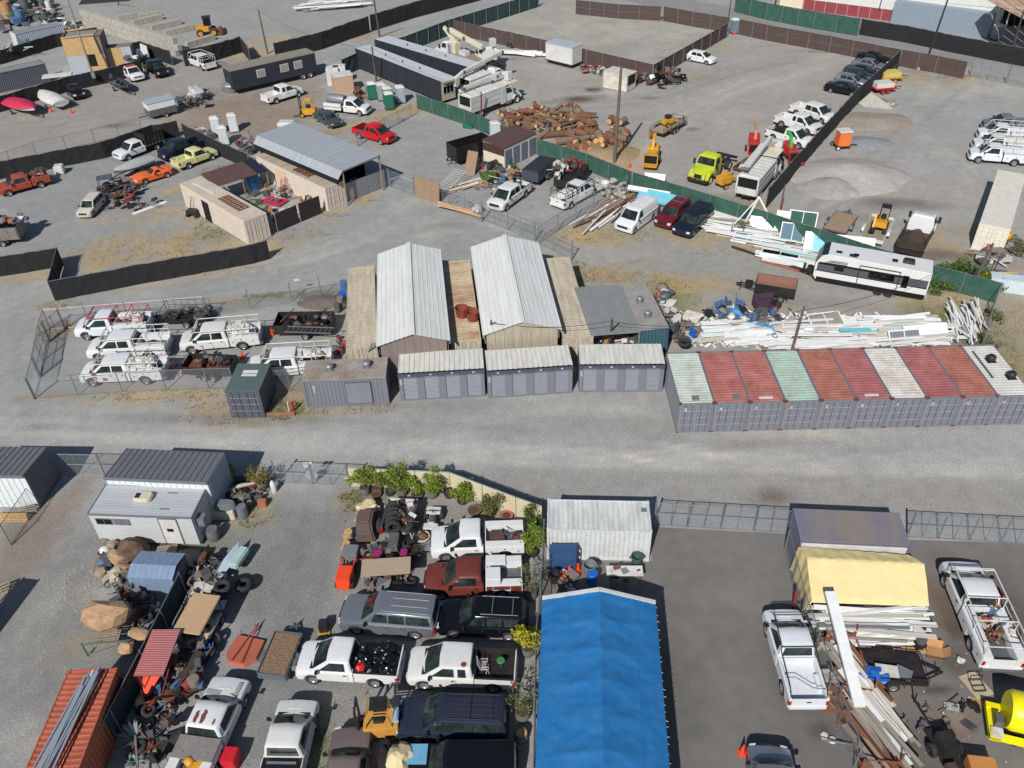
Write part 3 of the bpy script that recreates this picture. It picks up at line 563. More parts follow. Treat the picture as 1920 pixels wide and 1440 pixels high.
a,b,r=px_frame((1501,1014),(1711,1024),2.65)
t=cntr('Purple grey container with tan roof streaks behind the yellow tarp',(a.x,a.y,0),r,6.06,2.5,2.65,paint('violet_side',98,98,118,.5,.2),PURP);MB().b2(0,6.06,0,2.5,2.65,2.69).bd('flat_roof',PURP,t);MB().b2(.1,5.9,-.03,.0,1.6,2.5).bd('white_side_board',Wh,t)
REDC=M('terracotta_container',lin(182,98,72),.65,dirt=.5,dcol=lin(112,60,46),scale=.9,fine=.1)
a=W(128,1256,2.59);c=W(48,1440,2.59);r=dirang(a,c)
t=cntr('Terracotta red shipping container carrying a bundle of steel tubes',(a.x,a.y,0),r+0,6.06,2.44,2.59,REDC,REDC);t.location=(a.x,a.y,0)
RC0,RCR=Vector((a.x,a.y,0)),r
def ribshed(name,label,cat,nl,nr,z,D,zback,roofm,frontm,sidem,pitch=.42,over=.1,zf=None):
 a,b,r=px_frame(nl,nr,z);L=(b-a).length;t=thing(name,label,cat,(a.x,a.y,0),r)
 n=round(L/pitch);w_=L/n
 for i in range(n):
  q=MB();x=i*w_;pr=[(x,0),(x+.01,.05),(x+.04,.05),(x+.05,0),(x+w_-.004,0)]
  vs=[(px,y,zz+pz) for y,zz in ((-over,z),(D,zback)) for px,pz in pr];q.add(vs,[(j,j+1,6+j,5+j) for j in range(4)]);q.bd('roof_sheet',roofm,t)
 mb=MB();mb.b2(-.03,L+.03,-over-.05,-over,z-.2,z+.04);mb.bd('fascia',roofm,t)
 for i in range(n):
  q=MB();x=i*w_;q.b2(x+.01,x+w_-.01,0,.04,.05,z-.04);q.b2(x-.015,x+.015,-.03,.02,.05,z-.05);q.bd('wall_panel',frontm,t)
 for X,s in ((0,-1),(L,1)):
  nn=round(D/.42); 
  for i in range(nn):
   y0,y1=.05+(D-.1)*i/nn,.05+(D-.1)*(i+1)/nn;zt0=z+(zback-z)*y0/D-.04;zt1=z+(zback-z)*y1/D-.04
   MB().prism([(y0+.01,.05),(y1-.01,.05),(y1-.01,zt1),(y0+.01,zt0)],X-.03,X+.03,'x').bd('wall_panel',sidem,t)
 MB().b2(0,L,D-.06,D,.05,min(z,zback)-.02 if zback<z else zback-.04).bd('back_wall',sidem,t)
 return t,L
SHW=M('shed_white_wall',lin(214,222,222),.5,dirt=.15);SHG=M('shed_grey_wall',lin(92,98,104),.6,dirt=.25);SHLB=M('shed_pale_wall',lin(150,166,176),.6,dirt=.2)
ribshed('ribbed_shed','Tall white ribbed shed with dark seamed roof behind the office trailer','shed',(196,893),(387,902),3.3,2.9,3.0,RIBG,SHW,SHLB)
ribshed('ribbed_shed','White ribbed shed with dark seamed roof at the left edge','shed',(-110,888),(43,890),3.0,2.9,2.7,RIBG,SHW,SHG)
OFF=M('office_siding',lin(186,190,190),.5,.1,dirt=.3,dcol=lin(140,136,128),fine=.06,stretch=(1,1,6));OFFR=M('office_roof',lin(182,186,190),.5,.1,dirt=.4,dcol=lin(150,150,148),scale=1,fine=.08,stretch=(.3,2.5,1))
a,b,r=px_frame((165,963),(358,970),2.6);t=thing('office_trailer','Pale ribbed office trailer with roof air conditioner and white door','office trailer',(a.x,a.y,0),r);L=6.35;D=2.45
mb=MB();corr_roof(mb,0,L,0,D,2.58,pitch=.13,depth=.009,along='y');mb.bd('roof',OFFR,t)
for i in range(11):
 z0=.25+i*.21;mb=MB();mb.prism([(0,z0),(0,z0+.2),(-.02,z0+.2),(-.035,z0)],.02,L-.02,'x');mb.prism([(0,z0),(0,z0+.2),(-.02,z0+.2),(-.035,z0)],.02,D,'x')
 q=MB();q.add([(0.0,-.005,z0+.205),(L,-.005,z0+.205),(L,-.04,z0),(0,-.04,z0)],[(0,1,2,3)]);q.add([(L+.005,0,z0+.205),(L+.005,D,z0+.205),(L+.04,D,z0),(L+.04,0,z0)],[(0,1,2,3)]);q.add([(-.005,0,z0+.205),(-.005,D,z0+.205),(-.04,D,z0),(-.04,0,z0)],[(0,1,2,3)]);q.bd('siding_board',OFF,t)
MB().b2(0,L,0,D,.25,2.5).bd('wall_core',OFF,t);MB().b2(.2,L-.2,.2,D-.2,0,.25).bd('chassis',Bk,t)
mb=MB();mb.b2(-.06,L+.06,-.07,0,2.5,2.62);mb.b2(-.06,L+.06,D,D+.05,2.5,2.62);mb.b2(-.06,0,0,D,2.5,2.62);mb.b2(L,L+.06,0,D,2.5,2.62);mb.bd('roof_edge_trim',GALV,t)
for x0,gm in ((.35,GLASSD),(.85,GLASSD),(1.45,MATS['dark_ribbed_roof']),(1.95,MATS['dark_ribbed_roof'])):
 wf=MB().b2(x0-.03,x0+.5,-.06,-.03,1.75,2.27).bd('window',GALV,t);MB().b2(x0+.01,x0+.45,-.075,-.06,1.8,2.22).bd('pane',gm,wf)
d=MB().b2(4.3,5.35,-.075,-.03,.3,2.4).bd('door',Wh,t);MB().b2(4.62,5.02,-.09,-.075,1.35,1.6).bd('pane',GLASSD,d);MB().b2(4.24,4.3,-.09,-.02,.28,2.46).b2(5.35,5.41,-.09,-.02,.28,2.46).b2(4.3,5.35,-.09,-.02,2.4,2.46).bd('door_frame',GALV,t)
ac=MB().prism([(2.35,1.05),(3.3,1.0),(3.45,1.2),(3.45,1.6),(3.3,1.75),(2.35,1.65)],2.62,2.9,'z').bd('air_conditioner',M('cream_plastic',lin(208,200,178),.5),t,bevel=.05);MB().b2(2.45,2.75,1.15,1.55,2.9,2.915).bd('grille',Bk,ac)
mb=MB();mb.b2(L,L+.5,.3,.85,1.5,2.1);mb.bd('meter_box',GALV,t);mb=MB();mb.b2(4.2,4.8,1.9,1.95,2.6,2.64);mb.b2(4.2,4.8,.55,.6,2.6,2.64);mb.bd('roof_strip',Gd,t)
FLATG=M('flat_grey_roof',lin(132,135,133),.7,dirt=.25,scale=.8)
a,b,r=px_frame((1108,628),(1203,622),2.7);L=(b-a).length;t=thing('lean_to_roof','Flat grey lean-to roof sheltering packed junk','lean-to',(a.x,a.y,0),r+.02)
for i in range(6):MB().add([(L*i/6,0,2.62),(L*(i+1)/6-.01,0,2.62),(L*(i+1)/6-.2,6.9,2.75),(L*i/6-.2,6.9,2.75),(L*i/6,0,2.58),(L*(i+1)/6-.01,0,2.58),(L*(i+1)/6-.2,6.9,2.71),(L*i/6-.2,6.9,2.71)],[(0,1,2,3),(4,7,6,5),(0,4,5,1),(1,5,6,2),(2,6,7,3),(3,7,4,0)]).bd('roof_sheet',FLATG,t)
for x in (.1,L-.15):
 for y in (.1,6.6):MB().b2(x,x+.1,y,y+.1,0,2.6).bd('post',WOOD,t)
TEAL=M('teal_container_side',lin(64,96,110),.6,dirt=.3)
a,b,r=px_frame((1203,622),(1255,615),2.6);t=cntr('Teal sided container with patchy grey roof and two vents',(b.x,b.y,0),dirang(W(1255,615,2.6),W(1217,540,2.6)),6.06,2.4,2.6,TEAL,ROOFD);MB().b2(0,6.06,0,2.4,2.6,2.64).bd('flat_roof',M('patched_grey_roof',lin(152,152,150),.8,dirt=.7,dcol=lin(134,112,96),scale=1),t);turbine(t,(1.9,1.2,2.64));turbine(t,(4.0,1.3,2.64))
TARP=M('blue_tarp',lin(34,106,164),.4,dirt=.45,dcol=lin(66,122,168),scale=.8,fine=.03,bump=.03,bscale=2.2,spec=.5)
a=W(1017,1124,2.6);b=W(1229,1132,2.6);rdg=W(1124,1103,3.5);r=dirang(a,b);Lx=(b-a).length;t=thing('tarp_tent','Long gabled tent covered by a bright blue tarpaulin','tent',(a.x,a.y,0),r)
LY=11.5
def tarp_h(x,y):
 u=abs(x-Lx/2)/(Lx/2);z=3.55-.92*u;bay=(y/1.75) % 1.0;z -= (.10*sin(pi*bay))*(1-u*.4)*sin(pi*min(1,u*1.1+.12)) if u<.97 else 0
 z += .035*mn.noise(Vector((x*1.5,y*2.2,0)))+.018*abs(mn.noise(Vector((x*3+y*.8,y*6-x*3,3))))+.02*math.exp(-((x-Lx*.22)/.05)**2)+.02*math.exp(-((x-Lx*.8)/.05)**2)
 return z
nX,nY=90,150;mb=MB();vs=[]
for j in range(nY+1):
 for i in range(nX+1):
  x=Lx*i/nX;y=-LY*j/nY;vs.append((x,y,tarp_h(x,-y)))
mb.add(vs,[(j*(nX+1)+i,j*(nX+1)+i+1,(j+1)*(nX+1)+i+1,(j+1)*(nX+1)+i) for j in range(nY) for i in range(nX)])
mb.bd('tarpaulin',TARP,t,smooth=60)
mb=MB();vs=[]
for s,X in ((0,0),(1,Lx)):
 m_=MB();vv_=[(X+(.02 if s else -.02),-LY*j/40,z) for z in (tarp_h(X,0)-.02,1.9+.0) for j in range(41)];m_.add(vv_,[(j,j+1,41+j+1,41+j) for j in range(40)]); 
 if not s:m_.bd('side_curtain',TARP,t)
mb=MB()
for s in (0,1):
 x0,x1=(0,Lx/2) if s == 0 else (Lx/2,Lx);mb.beam((x0,.05,tarp_h(x0,0)+.03),(x1,.05,tarp_h(x1,0)+.03),.22,.08)
mb.bd('white_end_edge',Wh,t)
for j in range(8):
 y=-j*1.75;q=MB()
 for X in (.06,Lx-.06):q.tube((X,y,0),(X,y,2.55),.035,6)
 q.tube((.06,y,2.52),(Lx/2,y,3.4),.03,6);q.tube((Lx-.06,y,2.52),(Lx/2,y,3.4),.03,6);q.bd('tent_rib',GALV,t)
for j in range(26):dy=random.uniform(-.12,.12);MB().tube((Lx,-.2-j*.43+dy,2.6),(Lx+random.uniform(.04,.14),-.2-j*.43+dy*1.3,2.54),.013,5).bd('bungee_cord',Wh,t)
YT=M('yellow_tarp',lin(214,196,142),.55,dirt=.25,dcol=lin(206,176,112),scale=1.2,fine=.03,bump=.02,bscale=2)
t=thing('tarp_covered_stack','High stack wrapped in pale yellow tarpaulin beside the purple grey container','covered stack',W(1512,1128));o0=Vector(t.location)
rows=[(W(1497,1025,2.35),W(1703,1040,2.35)),(W(1513,1046,2.6),W(1733,1057,2.6)),(W(1517,1085,2.0),W(1738,1093,2.0)),(W(1522,1122,1.45),W(1741,1128,1.45)),(W(1523,1130,1.25),W(1742,1137,1.25))]
mb=MB();nU=40;vs=[];rr=[]
for (a0,a1),(b0,b1) in zip(rows[:-1],rows[1:]):
 for k in range(7):rr.append((a0+(b0-a0)*k/7,a1+(b1-a1)*k/7))
rr.append(rows[-1])
for j,(a0,a1) in enumerate(rr):
 for i in range(nU+1):
  p=a0+(a1-a0)*i/nU-o0;p.z += .035*mn.noise(Vector((p.x*1.6,p.y*2.5,2)))+(.02*sin(p.x*9) if j<7 else 0);vs.append(tuple(p))
n1=nU+1;m_=len(rr);fs=[(j*n1+i,j*n1+i+1,(j+1)*n1+i+1,(j+1)*n1+i) for j in range(m_-1) for i in range(nU)]
for i in (0,nU):
 o=len(vs)
 for j in range(m_):x,y,z=vs[j*n1+i];vs.append((x+(-.12 if i == 0 else .1)+.05*sin(j*1.3),y,max(.1,.35+.1*sin(j*.9))))
 fs += [(j*n1+i,(j+1)*n1+i,o+j+1,o+j) for j in range(m_-1)]
mb.add(vs,fs).bd('tarpaulin',YT,t,smooth=50)
BW=M('cream_container_wall',lin(206,194,182),.7,dirt=.25,dcol=lin(160,140,122),scale=.8);BR_=M('tan_container_roof',lin(178,166,148),.75,dirt=.7,dcol=lin(130,112,92),scale=.8,fine=.1,stretch=(2,.4,1));BW2=M('cream_flat_roof',lin(198,184,168),.75,dirt=.4,dcol=lin(156,132,108),scale=.6)
CRATE=M('brown_slats',lin(96,82,70),.9,dirt=.4)
a=W(499,399,2.59);c=W(372.5,328,2.59);r=dirang(a,c)
t=cntr('Cream container with dark doorway in its long side, left of the court',(a.x,a.y,0),r,12.6,2.44,2.59,BW,BR_,'cream containers enclosing a junk court','x0',mark=None)
MB().b2(0.1,12.5,.1,2.34,2.59,2.62).bd('flat_roof',BW2,t);MB().b2(6.9,8.2,2.42,2.56,.05,2.2).bd('doorway',DARKIN,t)
MB().b2(0.15,12.45,2.44,2.50,.1,2.5).bd('smooth_side',BW,t)
mb=MB()
for i in range(10):mb.b2(2.2+.42*i,2.3+.42*i,.5,1.7,2.64,2.72)
for i in range(3):mb.b2(2.2,6.1,.6+.5*i,.68+.5*i,2.72,2.77)
tag(mb.bd('roof_rack',Ru,None,(a.x,a.y,0),r),'Rusty steel grating lying on the left cream container roof','steel grating')
mb=MB();mb.b2(0,3.9,0,.3,2.64,2.7);o=tag(mb.bd('white_plank',Wh,None,(0,0,0),0),'Long white plank lying on the left cream container roof','plank');o.location=Vector((a.x,a.y,0))+Matrix.Rotation(r,3,'Z') @ Vector((7.6,1.1,0));o.rotation_euler.z=r+.06
a=W(643.7,339,2.59);c=W(512,280,2.59);r=dirang(a,c)
t=cntr('Cream container beside the tall grey roofed shed, right of the court',(a.x,a.y,0),r,12.6,2.35,2.59,BW,BR_,'cream containers enclosing a junk court','x0')
mb=MB()
for i in range(6):mb.b2(3.6+.5*i,3.7+.5*i,.7,1.9,2.62,2.7)
for i in range(3):mb.b2(3.6,6.2,.75+.45*i,.83+.45*i,2.7,2.75)
tag(mb.bd('roof_rack',Ru,None,(a.x,a.y,0),r),'Rusty steel grating lying on the right cream container roof','steel grating')
MB().b2(7,9,2.3,2.4,.1,2.3).bd('tan_side_board',M('tan_board',lin(214,184,158),.8),t)
SHR=M('blue_grey_sheet_roof',lin(158,164,170),.6,0,dirt=.3,scale=.6,fine=.05,stretch=(.5,3,1))
a=W(642,320,4.0);b=W(725,297,4.0);c=W(562,234,4.0);r=dirang(a,b);D=15.0;L=5.1;t=thing('open_shed','Large open shed with blue grey sheet roof beside the cream container','shed',(a.x,a.y,0),dirang(b,c)-pi/2)
sk=L
for i in range(16):
 y0,y1=D*i/16,D*(i+1)/16-.01;MB().add([(0,y0,4.0),(L,y0,4.02),(L,y1,4.02),(0,y1,4.0)],[(0,1,2,3)]).bd('roof_sheet',SHR,t)
 MB().add([(0,y0,3.98),(0,y1,3.98),(-.7,y1,3.25),(-.7,y0,3.25)],[(0,1,2,3)]).bd('side_sheet',SHR,t)
MB().b2(0,L,0,.06,3.85,4.0).bd('fascia',GREYB,t)
for x in (.05,L-.15):
 for y in (.1,5,10,14.8):MB().b2(x,x+.12,y,y+.12,0,3.9).bd('post',WOOD,t)
MB().b2(-.6,-.5,.2,D,2.6,3.3).b2(0,L,D-.1,D,.1,3.9).b2(L-.05,L,3,D,.1,3.9).b2(.1,L-.1,5,5.1,.1,3.9).bd('wall',DARKIN,t)  # near-black sheets stand in for the shade under the open roof
MB().b2(L,L+.0,0,0.02,0,.02)
TIN=M('silver_sheet_fence',lin(140,142,148),.45,.3,dirt=.4)
a=W(652,378);b=W(731,348);t=thing('sheet_fence','Silver sheet metal fence closing the open shed front','fence',(a.x,a.y,0),dirang(a,b));L=(b-a).length
for i in range(4):MB().b2(L*i/4+.02,L*(i+1)/4-.02,0,.04,.05,2.0).bd('sheet_panel',TIN,t)
BRN=M('brown_sheet_roof',lin(92,70,64),.6,dirt=.3,scale=1);PV=M('solar_panel',lin(40,44,58),.15,dirt=.1,spec=.7)
a=W(404,349,2.4);b=W(502,318,2.4);c=W(478,294,3.0);r=dirang(a,b);L=(b-a).length;t=thing('lean_to_roof','Brown sheet lean-to roof with a dark solar panel in the court','lean-to',(a.x,a.y,0),r)
for i in range(5):MB().add([(L*i/5,0,2.3),(L*(i+1)/5-.02,0,2.3),(L*(i+1)/5-.02-.3,2.6,3.0),(L*i/5-.3,2.6,3.0),(L*i/5,0,2.26),(L*(i+1)/5-.02,0,2.26),(L*(i+1)/5-.32,2.6,2.96),(L*i/5-.3,2.6,2.96)],[(0,1,2,3),(4,7,6,5),(0,4,5,1),(1,5,6,2),(2,6,7,3),(3,7,4,0)]).bd('solar_panel' if i == 4 else 'roof_sheet',PV if i == 4 else BRN,t)
for x in (.1,L/2,L-.2):MB().b2(x,x+.1,.1,.2,0,2.28).bd('post',WOOD,t)
a=W(455,360,0);t=thing('blue_tarp_sheet','Bright blue tarpaulin hanging under the brown lean-to roof','tarpaulin',(0,0,0));p0,p1,p2,p3=W(457,331,2.2),W(484,322,2.2),W(486,352,.3),W(472,360,.3);mb=MB();K=8;vs=[]
for j in range(K+1):
 for i in range(K+1):
  u,v=i/K,j/K;q=(p0*(1-u)+p1*u)*(1-v)+(p3*(1-u)+p2*u)*v;vs.append((q.x,q.y+.2*mn.noise(Vector((u*4,v*3,0))),q.z))
mb.add(vs,[(j*(K+1)+i,j*(K+1)+i+1,(j+1)*(K+1)+i+1,(j+1)*(K+1)+i) for j in range(K) for i in range(K)]).bd('sheet',TARP,t,smooth=60)
a,b=W(520,436),W(605,400);t=thing('yard_gate','Pair of dark brown screened gates between the cream containers','gate',(a.x,a.y,0),dirang(a,b));L=(b-a).length
for i in (0,1):
 g_=MB().b2(L*i/2+.15,L*(i+1)/2-.1,0,.05,.1,2.0).bd('gate_panel',M('dark_brown_cloth',lin(44,36,36),.9),t);MB().tube((L*i/2+.1,0,0),(L*i/2+.1,0,2.1),.05).bd('gate_post',GALV,t)
def boxhut(name,label,cat,loc,rz,L,D,z0,H,wall,roof,group=None,over=.05,slope=0.0,endw=None):
 t=thing(name,label,cat,loc,rz,group)
 MB().b2(0,L,0,D,z0,H-.06).bd('wall',wall,t)
 MB().add([(-over,-over,H),(L+over,-over,H),(L+over,D+over,H+slope),(-over,D+over,H+slope),(-over,-over,H-.12),(L+over,-over,H-.12),(L+over,D+over,H+slope-.12),(-over,D+over,H+slope-.12)],[(0,1,2,3),(4,7,6,5),(0,4,5,1),(1,5,6,2),(2,6,7,3),(3,7,4,0)]).bd('roof',roof,t)
 return t
NAVY=M('black_cladding',lin(40,43,52),.75,dirt=.2,scale=.6);SID=M('beige_lap_siding',lin(168,158,138),.75,dirt=.15);PR=M('pale_membrane_roof',lin(196,200,204),.5,dirt=.2,dcol=lin(150,150,150),scale=.5);WINM=M('window_frame_white',lin(206,208,208),.5)
def far_office(label,nl,nr,fl,z,L,D):
 a=W(*nl,z);b=W(*nr,z);c=W(*fl,z);r=dirang(a,c)
 t=thing('site_office',label,'site office',(a.x,a.y,0),r-pi/2,'long site offices with pale roofs')
 sgn=1
 MB().b2(0,D,.1,L,.4,z-.22).bd('wall',NAVY,t)
 for i in range(10): 
  zz=.45+i*(z-.6)/10;q=MB();q.add([(0.02,.04,zz+(z-.6)/10),(D,.04,zz+(z-.6)/10),(D,-.01,zz),(.02,-.01,zz)],[(0,1,2,3)]);q.bd('siding_board',SID,t)
 for i in range(8):MB().b2(-.035,0,.15+L*i/8,L*(i+1)/8,.35,z-.02).bd('cladding_panel',NAVY,t)
 for i in range(8):MB().add([(-.1,-.6+(L+.6)*i/8,z),(D+.3,-.6+(L+.6)*i/8,z-.12),(D+.3,-.62+(L+.6)*(i+1)/8,z-.12),(-.1,-.62+(L+.6)*(i+1)/8,z)],[(0,1,2,3)]).bd('roof_sheet',PR,t)
 MB().b2(-.1,D+.3,-.6,-.55,z-.28,z-.02).bd('fascia',SID,t)
 f=MB().b2(.25,D-.25,-.05,-.01,1.25,2.35).bd('window',WINM,t)
 for k in range(3):MB().b2(.32+k*(D-.6)/3,.24+(k+1)*(D-.6)/3,-.07,-.05,1.33,2.27).bd('pane',GLASSD,f)
 for k in range(3):MB().tube((D*.5,L*(.3+.2*k),z-.1),(D*.5,L*(.3+.2*k),z+.15),.1,8).bd('roof_vent',Bk,t)
 return t
far_office('Long black clad site office with pale roof, nearer of the two',(826,152),(860,145),(655,85),3.1,20.5,2.3)
far_office('Long black clad site office with pale roof, beside the parked bucket trucks',(881,126),(914,121),(703,73),3.1,20.5,2.3)
a,b,r=px_frame((431,133),(593,97),3.4);L=12.6;t=boxhut('office_trailer','Long dark grey office trailer on wheels with three covered windows','office trailer',(a.x,a.y,0),r,L,2.8,.75,3.4,NAVY,M('dusty_roof',lin(140,134,122),.8,dirt=.4),slope=-.05)
CURT=M('curtain_window',lin(150,146,142),.6,dirt=.3)
for x in (3.6,7.1,9.2):
 f=MB().b2(x,x+1.25,-.04,0,1.7,2.75).bd('window',WINM,t);MB().b2(x+.07,x+1.18,-.055,-.04,1.77,2.68).bd('pane',CURT,f)
WHEEL_CACHE={}
def whl(parent,x,y,r=.38,w_=.26,side=-1,name='wheel',rim=None,z=None):
 k=(round(r,2),round(w_,2))
 if k not in WHEEL_CACHE:
  ty=MB();pr=[(r*.62,-w_/2),(r*.92,-w_/2),(r,-w_*.36),(r,w_*.36),(r*.92,w_/2),(r*.62,w_/2),(r*.58,0)]; 
  n=24;rings=[[(rr*cos(2*pi*q/n),yy,rr*sin(2*pi*q/n)) for q in range(n)] for rr,yy in pr];rings.append(rings[0]);ty.loft(rings,cap=False)
  ri=MB();rr_=[[(q0*cos(2*pi*q/n),yy,q0*sin(2*pi*q/n)) for q in range(n)] for q0,yy in ((r*.63,-w_*.46),(r*.56,-w_*.40),(r*.5,-w_*.18),(r*.2,-w_*.22),(r*.17,-w_*.34),(.01,-w_*.34))]
  ri.loft(rr_,cap=False)
  for q in range(5):an=2*pi*q/5;ri.beam((r*.15*cos(an),-w_*.28,r*.15*sin(an)),(r*.55*cos(an),-w_*.33,r*.55*sin(an)),w_*.12,r*.16)
  WHEEL_CACHE[k]=(ty.mesh('wheel',RUBBER,50),ri.mesh('rim',RIM,40))
 ty,ri=WHEEL_CACHE[k];z=r if z is None else z
 o=inst(name,ty,parent,(x,y,z));q=inst('rim',ri,o)
 if rim:q.material_slots[0].link='OBJECT';q.material_slots[0].material=rim
 if side>0:o.rotation_euler=(0,0,pi)
 return o
for x in (10.3,11.4):whl(t,x,.15,.48,.3)
a=W(945,276,2.6);b=W(1005,248,2.6);l_=W(912,258,2.6);r=dirang(a,b);L=(b-a).length;D=3.2
t=boxhut('storage_shed','Brown roofed storage shed with grey roller doors by the green fence','storage shed',(a.x,a.y,0),r,L,D,.05,2.55,M('brown_cream_wall',lin(214,206,188),.7),BRN,over=.08,slope=.15)
MB().b2(-.03,0,0,D,1.5,2.45).bd('brown_wall_band',M('dark_brown_wall',lin(70,52,44),.7),t)
for k in range(4):MB().b2(.15+k*L/4,L/4-.15+k*L/4,-.04,0,.1,2.1).bd('roller_door',M('slate_roller',lin(104,112,128),.6),t)
a,b,r=px_frame((1023,77),(1071,88),3.1);L=4.9;t=boxhut('truck_box_body','Large white truck box body resting on blocks','truck box',(a.x,a.y,0),r,L,2.4,.5,3.0,Wh,M('pale_blue_roof',lin(172,180,188),.5));MB().b2(-.02,L+.02,-.03,0,.45,.6).b2(L,L+.03,0,2.4,.45,.6).bd('lower_rail',Bk,t);MB().b2(L,L+.03,.1,1.15,.6,2.9).b2(L,L+.03,1.2,2.3,.6,2.9).bd('rear_door',Wh,t);MB().b2(.3,4.6,.3,2.1,0,.5).bd('support_block',Bk,t)
a,b,r=px_frame((1132,130),(1170,138),2.5);t=boxhut('truck_box_body','Cut-down white truck box with an open rear end','truck box',(a.x,a.y,0),r,3.7,2.4,.1,2.3,Dw,Dw);MB().b2(3.7,3.74,.3,2.1,.9,2.1).bd('opening',DARKIN,t)
mb=MB()
for k in range(5):mb.b2(.3+k*.75,.36+k*.75,0,2.4,2.3,2.36)
mb.bd('roof_bow',Wh,t)
a=W(1836,421,2.6);b=W(1895,431,2.6);c=W(1878,300,2.6);r=dirang(a,c)
t=cntr('Long cream white shipping container at the right edge with closed doors',(b.x,b.y,0),r,13.5,(b-a).length,2.6,M('cream_white_container',lin(222,216,198),.55,dirt=.25),M('cream_roof',lin(218,214,200),.6,dirt=.3),None,'x0')
MB().b2(0,13.4,0,(b-a).length,2.6,2.63).bd('flat_roof',MATS['cream_roof'],t)
a,b,r=px_frame((1502,18),(1670,42),.0);a2=W(1505,18);b2_=W(1672,40)
WHW=M('white_render',lin(208,208,204),.8,dirt=.2);MAR=M('maroon_base',lin(140,62,66),.8,dirt=.2)
r=dirang(a2,b2_);L=(b2_-a2).length;t=thing('warehouse','White warehouse with maroon base and blue grey annex across the road','warehouse',(a2.x,a2.y,0),r)
MB().b2(0,L,0,12,0,6).bd('wall',WHW,t)
for k in range(8):MB().b2(L*k/8+.03,L*(k+1)/8-.03,-.06,0,0,1.7).bd('base_panel',MAR,t)
MB().b2(-4,0,-.5,10,0,4).bd('cream_wing',M('cream_wall',lin(216,204,178),.8),t)
AN=M('blue_grey_annex',lin(136,150,162),.6,dirt=.15)
a3,b3=W(1668,45),W(1850,72);L3=(b3-a3).length;t2=thing('annex_shed','Blue grey ribbed annex wall in front of the white warehouse','annex shed',(a3.x,a3.y,0),dirang(a3,b3));mb=MB()
nP=20
for k in range(nP):q=MB();corr(q,(L3*k/nP,0),(L3*(k+1)/nP-.01,0),0,3.4,(0,-1),.25,.05);q.bd('wall_panel',AN,t2)
MB().b2(0,L3,.05,2,0,3.38).bd('wall_core',AN,t2);MB().b2(0,L3*1.0,2.0,14,0,6.5).bd('upper_wall',WHW,t2)
a4=W(1872,20,6);RROOF=M('rust_sheet_roof',lin(196,172,150),.8,dirt=1,dcol=lin(134,74,50),scale=.8,stretch=(1,.3,1));t3=thing('rusty_roofed_shed','Shed with flaking rust stained sheet roof at the top right corner','shed',(0,0,0))
q0,q1,q2,q3=W(1850,0,6.5),W(1919,36,6.0),W(2060,30,6),W(1990,-60,7.5)
for k in range(8):
 f0,f1=k/8,(k+1)/8-.008;e=lambda u,v:tuple((q0*(1-u)+q1*u)*(1-v)+(q3*(1-u)+q2*u)*v)
 MB().add([e(0,f0),e(1,f0),e(1,f1),e(0,f1)],[(0,1,2,3)]).bd('roof_sheet',RROOF,t3)
for p in ((1878,72),(1925,90),(1960,40)):q=W(*p);MB().tube((q.x,q.y,0),(q.x,q.y,5.9),.12).bd('post',Wh,t3)
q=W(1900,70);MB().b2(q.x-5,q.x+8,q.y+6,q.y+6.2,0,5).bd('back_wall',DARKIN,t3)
a=W(107,66,5.4); 
def wallbox(name,label,cat,px,z_base,L,D,H,rz,panels,roofm):
 p=W(*px);t=thing(name,label,cat,(p.x,p.y,0),rz)
 for (x0,x1,y,z0,z1,m,nm) in panels:
  if y == 'f':MB().b2(x0,x1,0,.05,z0,z1).bd(nm,m,t)
  elif y == 'l':MB().b2(0,.05,x0,x1,z0,z1).bd(nm,m,t)
 MB().b2(.03,L,.06,D,.02,H-.1).bd('core',DARKIN if roofm is None else GREYB,t)
 return t
WP=M('house_wrap',lin(170,176,182),.7,dirt=.2)
t=wallbox('plywood_tower','Unfinished two storey plywood tower with grey wrapped lower storey','plywood tower',(136,140),0,5.2,4.5,5.0,radians(12),[(0,2.6,'f',0,2.6,WP,'wrap_panel'),(2.62,5.2,'f',0,.9,PLY,'plywood_sheet'),(2.62,3.9,'f',.92,2.6,DARKIN,'opening'),(3.92,5.2,'f',.92,2.6,PLY,'plywood_sheet'),(0,1.7,'f',2.62,5.0,PLY,'plywood_sheet'),(1.72,3.4,'f',2.62,5.0,PLY,'plywood_sheet'),(3.42,4.6,'f',2.62,5.0,PLY,'plywood_sheet'),(0.06,4.5,'l',2.6,5.2,PLY,'plywood_sheet'),(0.06,4.5,'l',0,2.58,SHW,'wrap_panel')],1)
MB().b2(.3,4.4,.3,4,4.9,4.98).bd('flat_roof',FLATG,t);MB().beam((0,.1,5.15),(4.8,.4,5.3),.12,.2).beam((0,4.2,5.1),(4.6,4.2,5.4),.12,.2).bd('timber',PLY,t)
p=W(170,132);t=thing('wrapped_shed','Grey wrapped lean-to shed with a plywood sheet beside the tower','shed',(p.x,p.y,0),radians(12))
for x0,x1,m in ((0,1.8,WP),(1.82,3.2,WP),(3.22,5.0,PLY),(5.02,6.4,WP)):MB().b2(x0,x1,0,.05,0,2.9).bd('wall_sheet',m,t)
MB().b2(0,6.4,.05,2.5,0,2.8).bd('core',GREYB,t)
p=W(185,126);t=thing('patio_umbrella','Cream patio umbrella open beside the wooden pole','umbrella',p);MB().tube((0,0,0),(0,0,2.3),.03).bd('pole',WOOD,t);MB().lathe([(1.5,1.8),(.02,2.35)],8).bd('canopy',M('cream_canvas',lin(222,206,180),.8),t)
a,b,r=px_frame((-20,141),(84,119),2.6);t=cntr('Dark grey ribbed container behind the black screen at the left edge',(a.x,a.y,0),r,(b-a).length,2.44,2.6,GREYV2,FLATG)
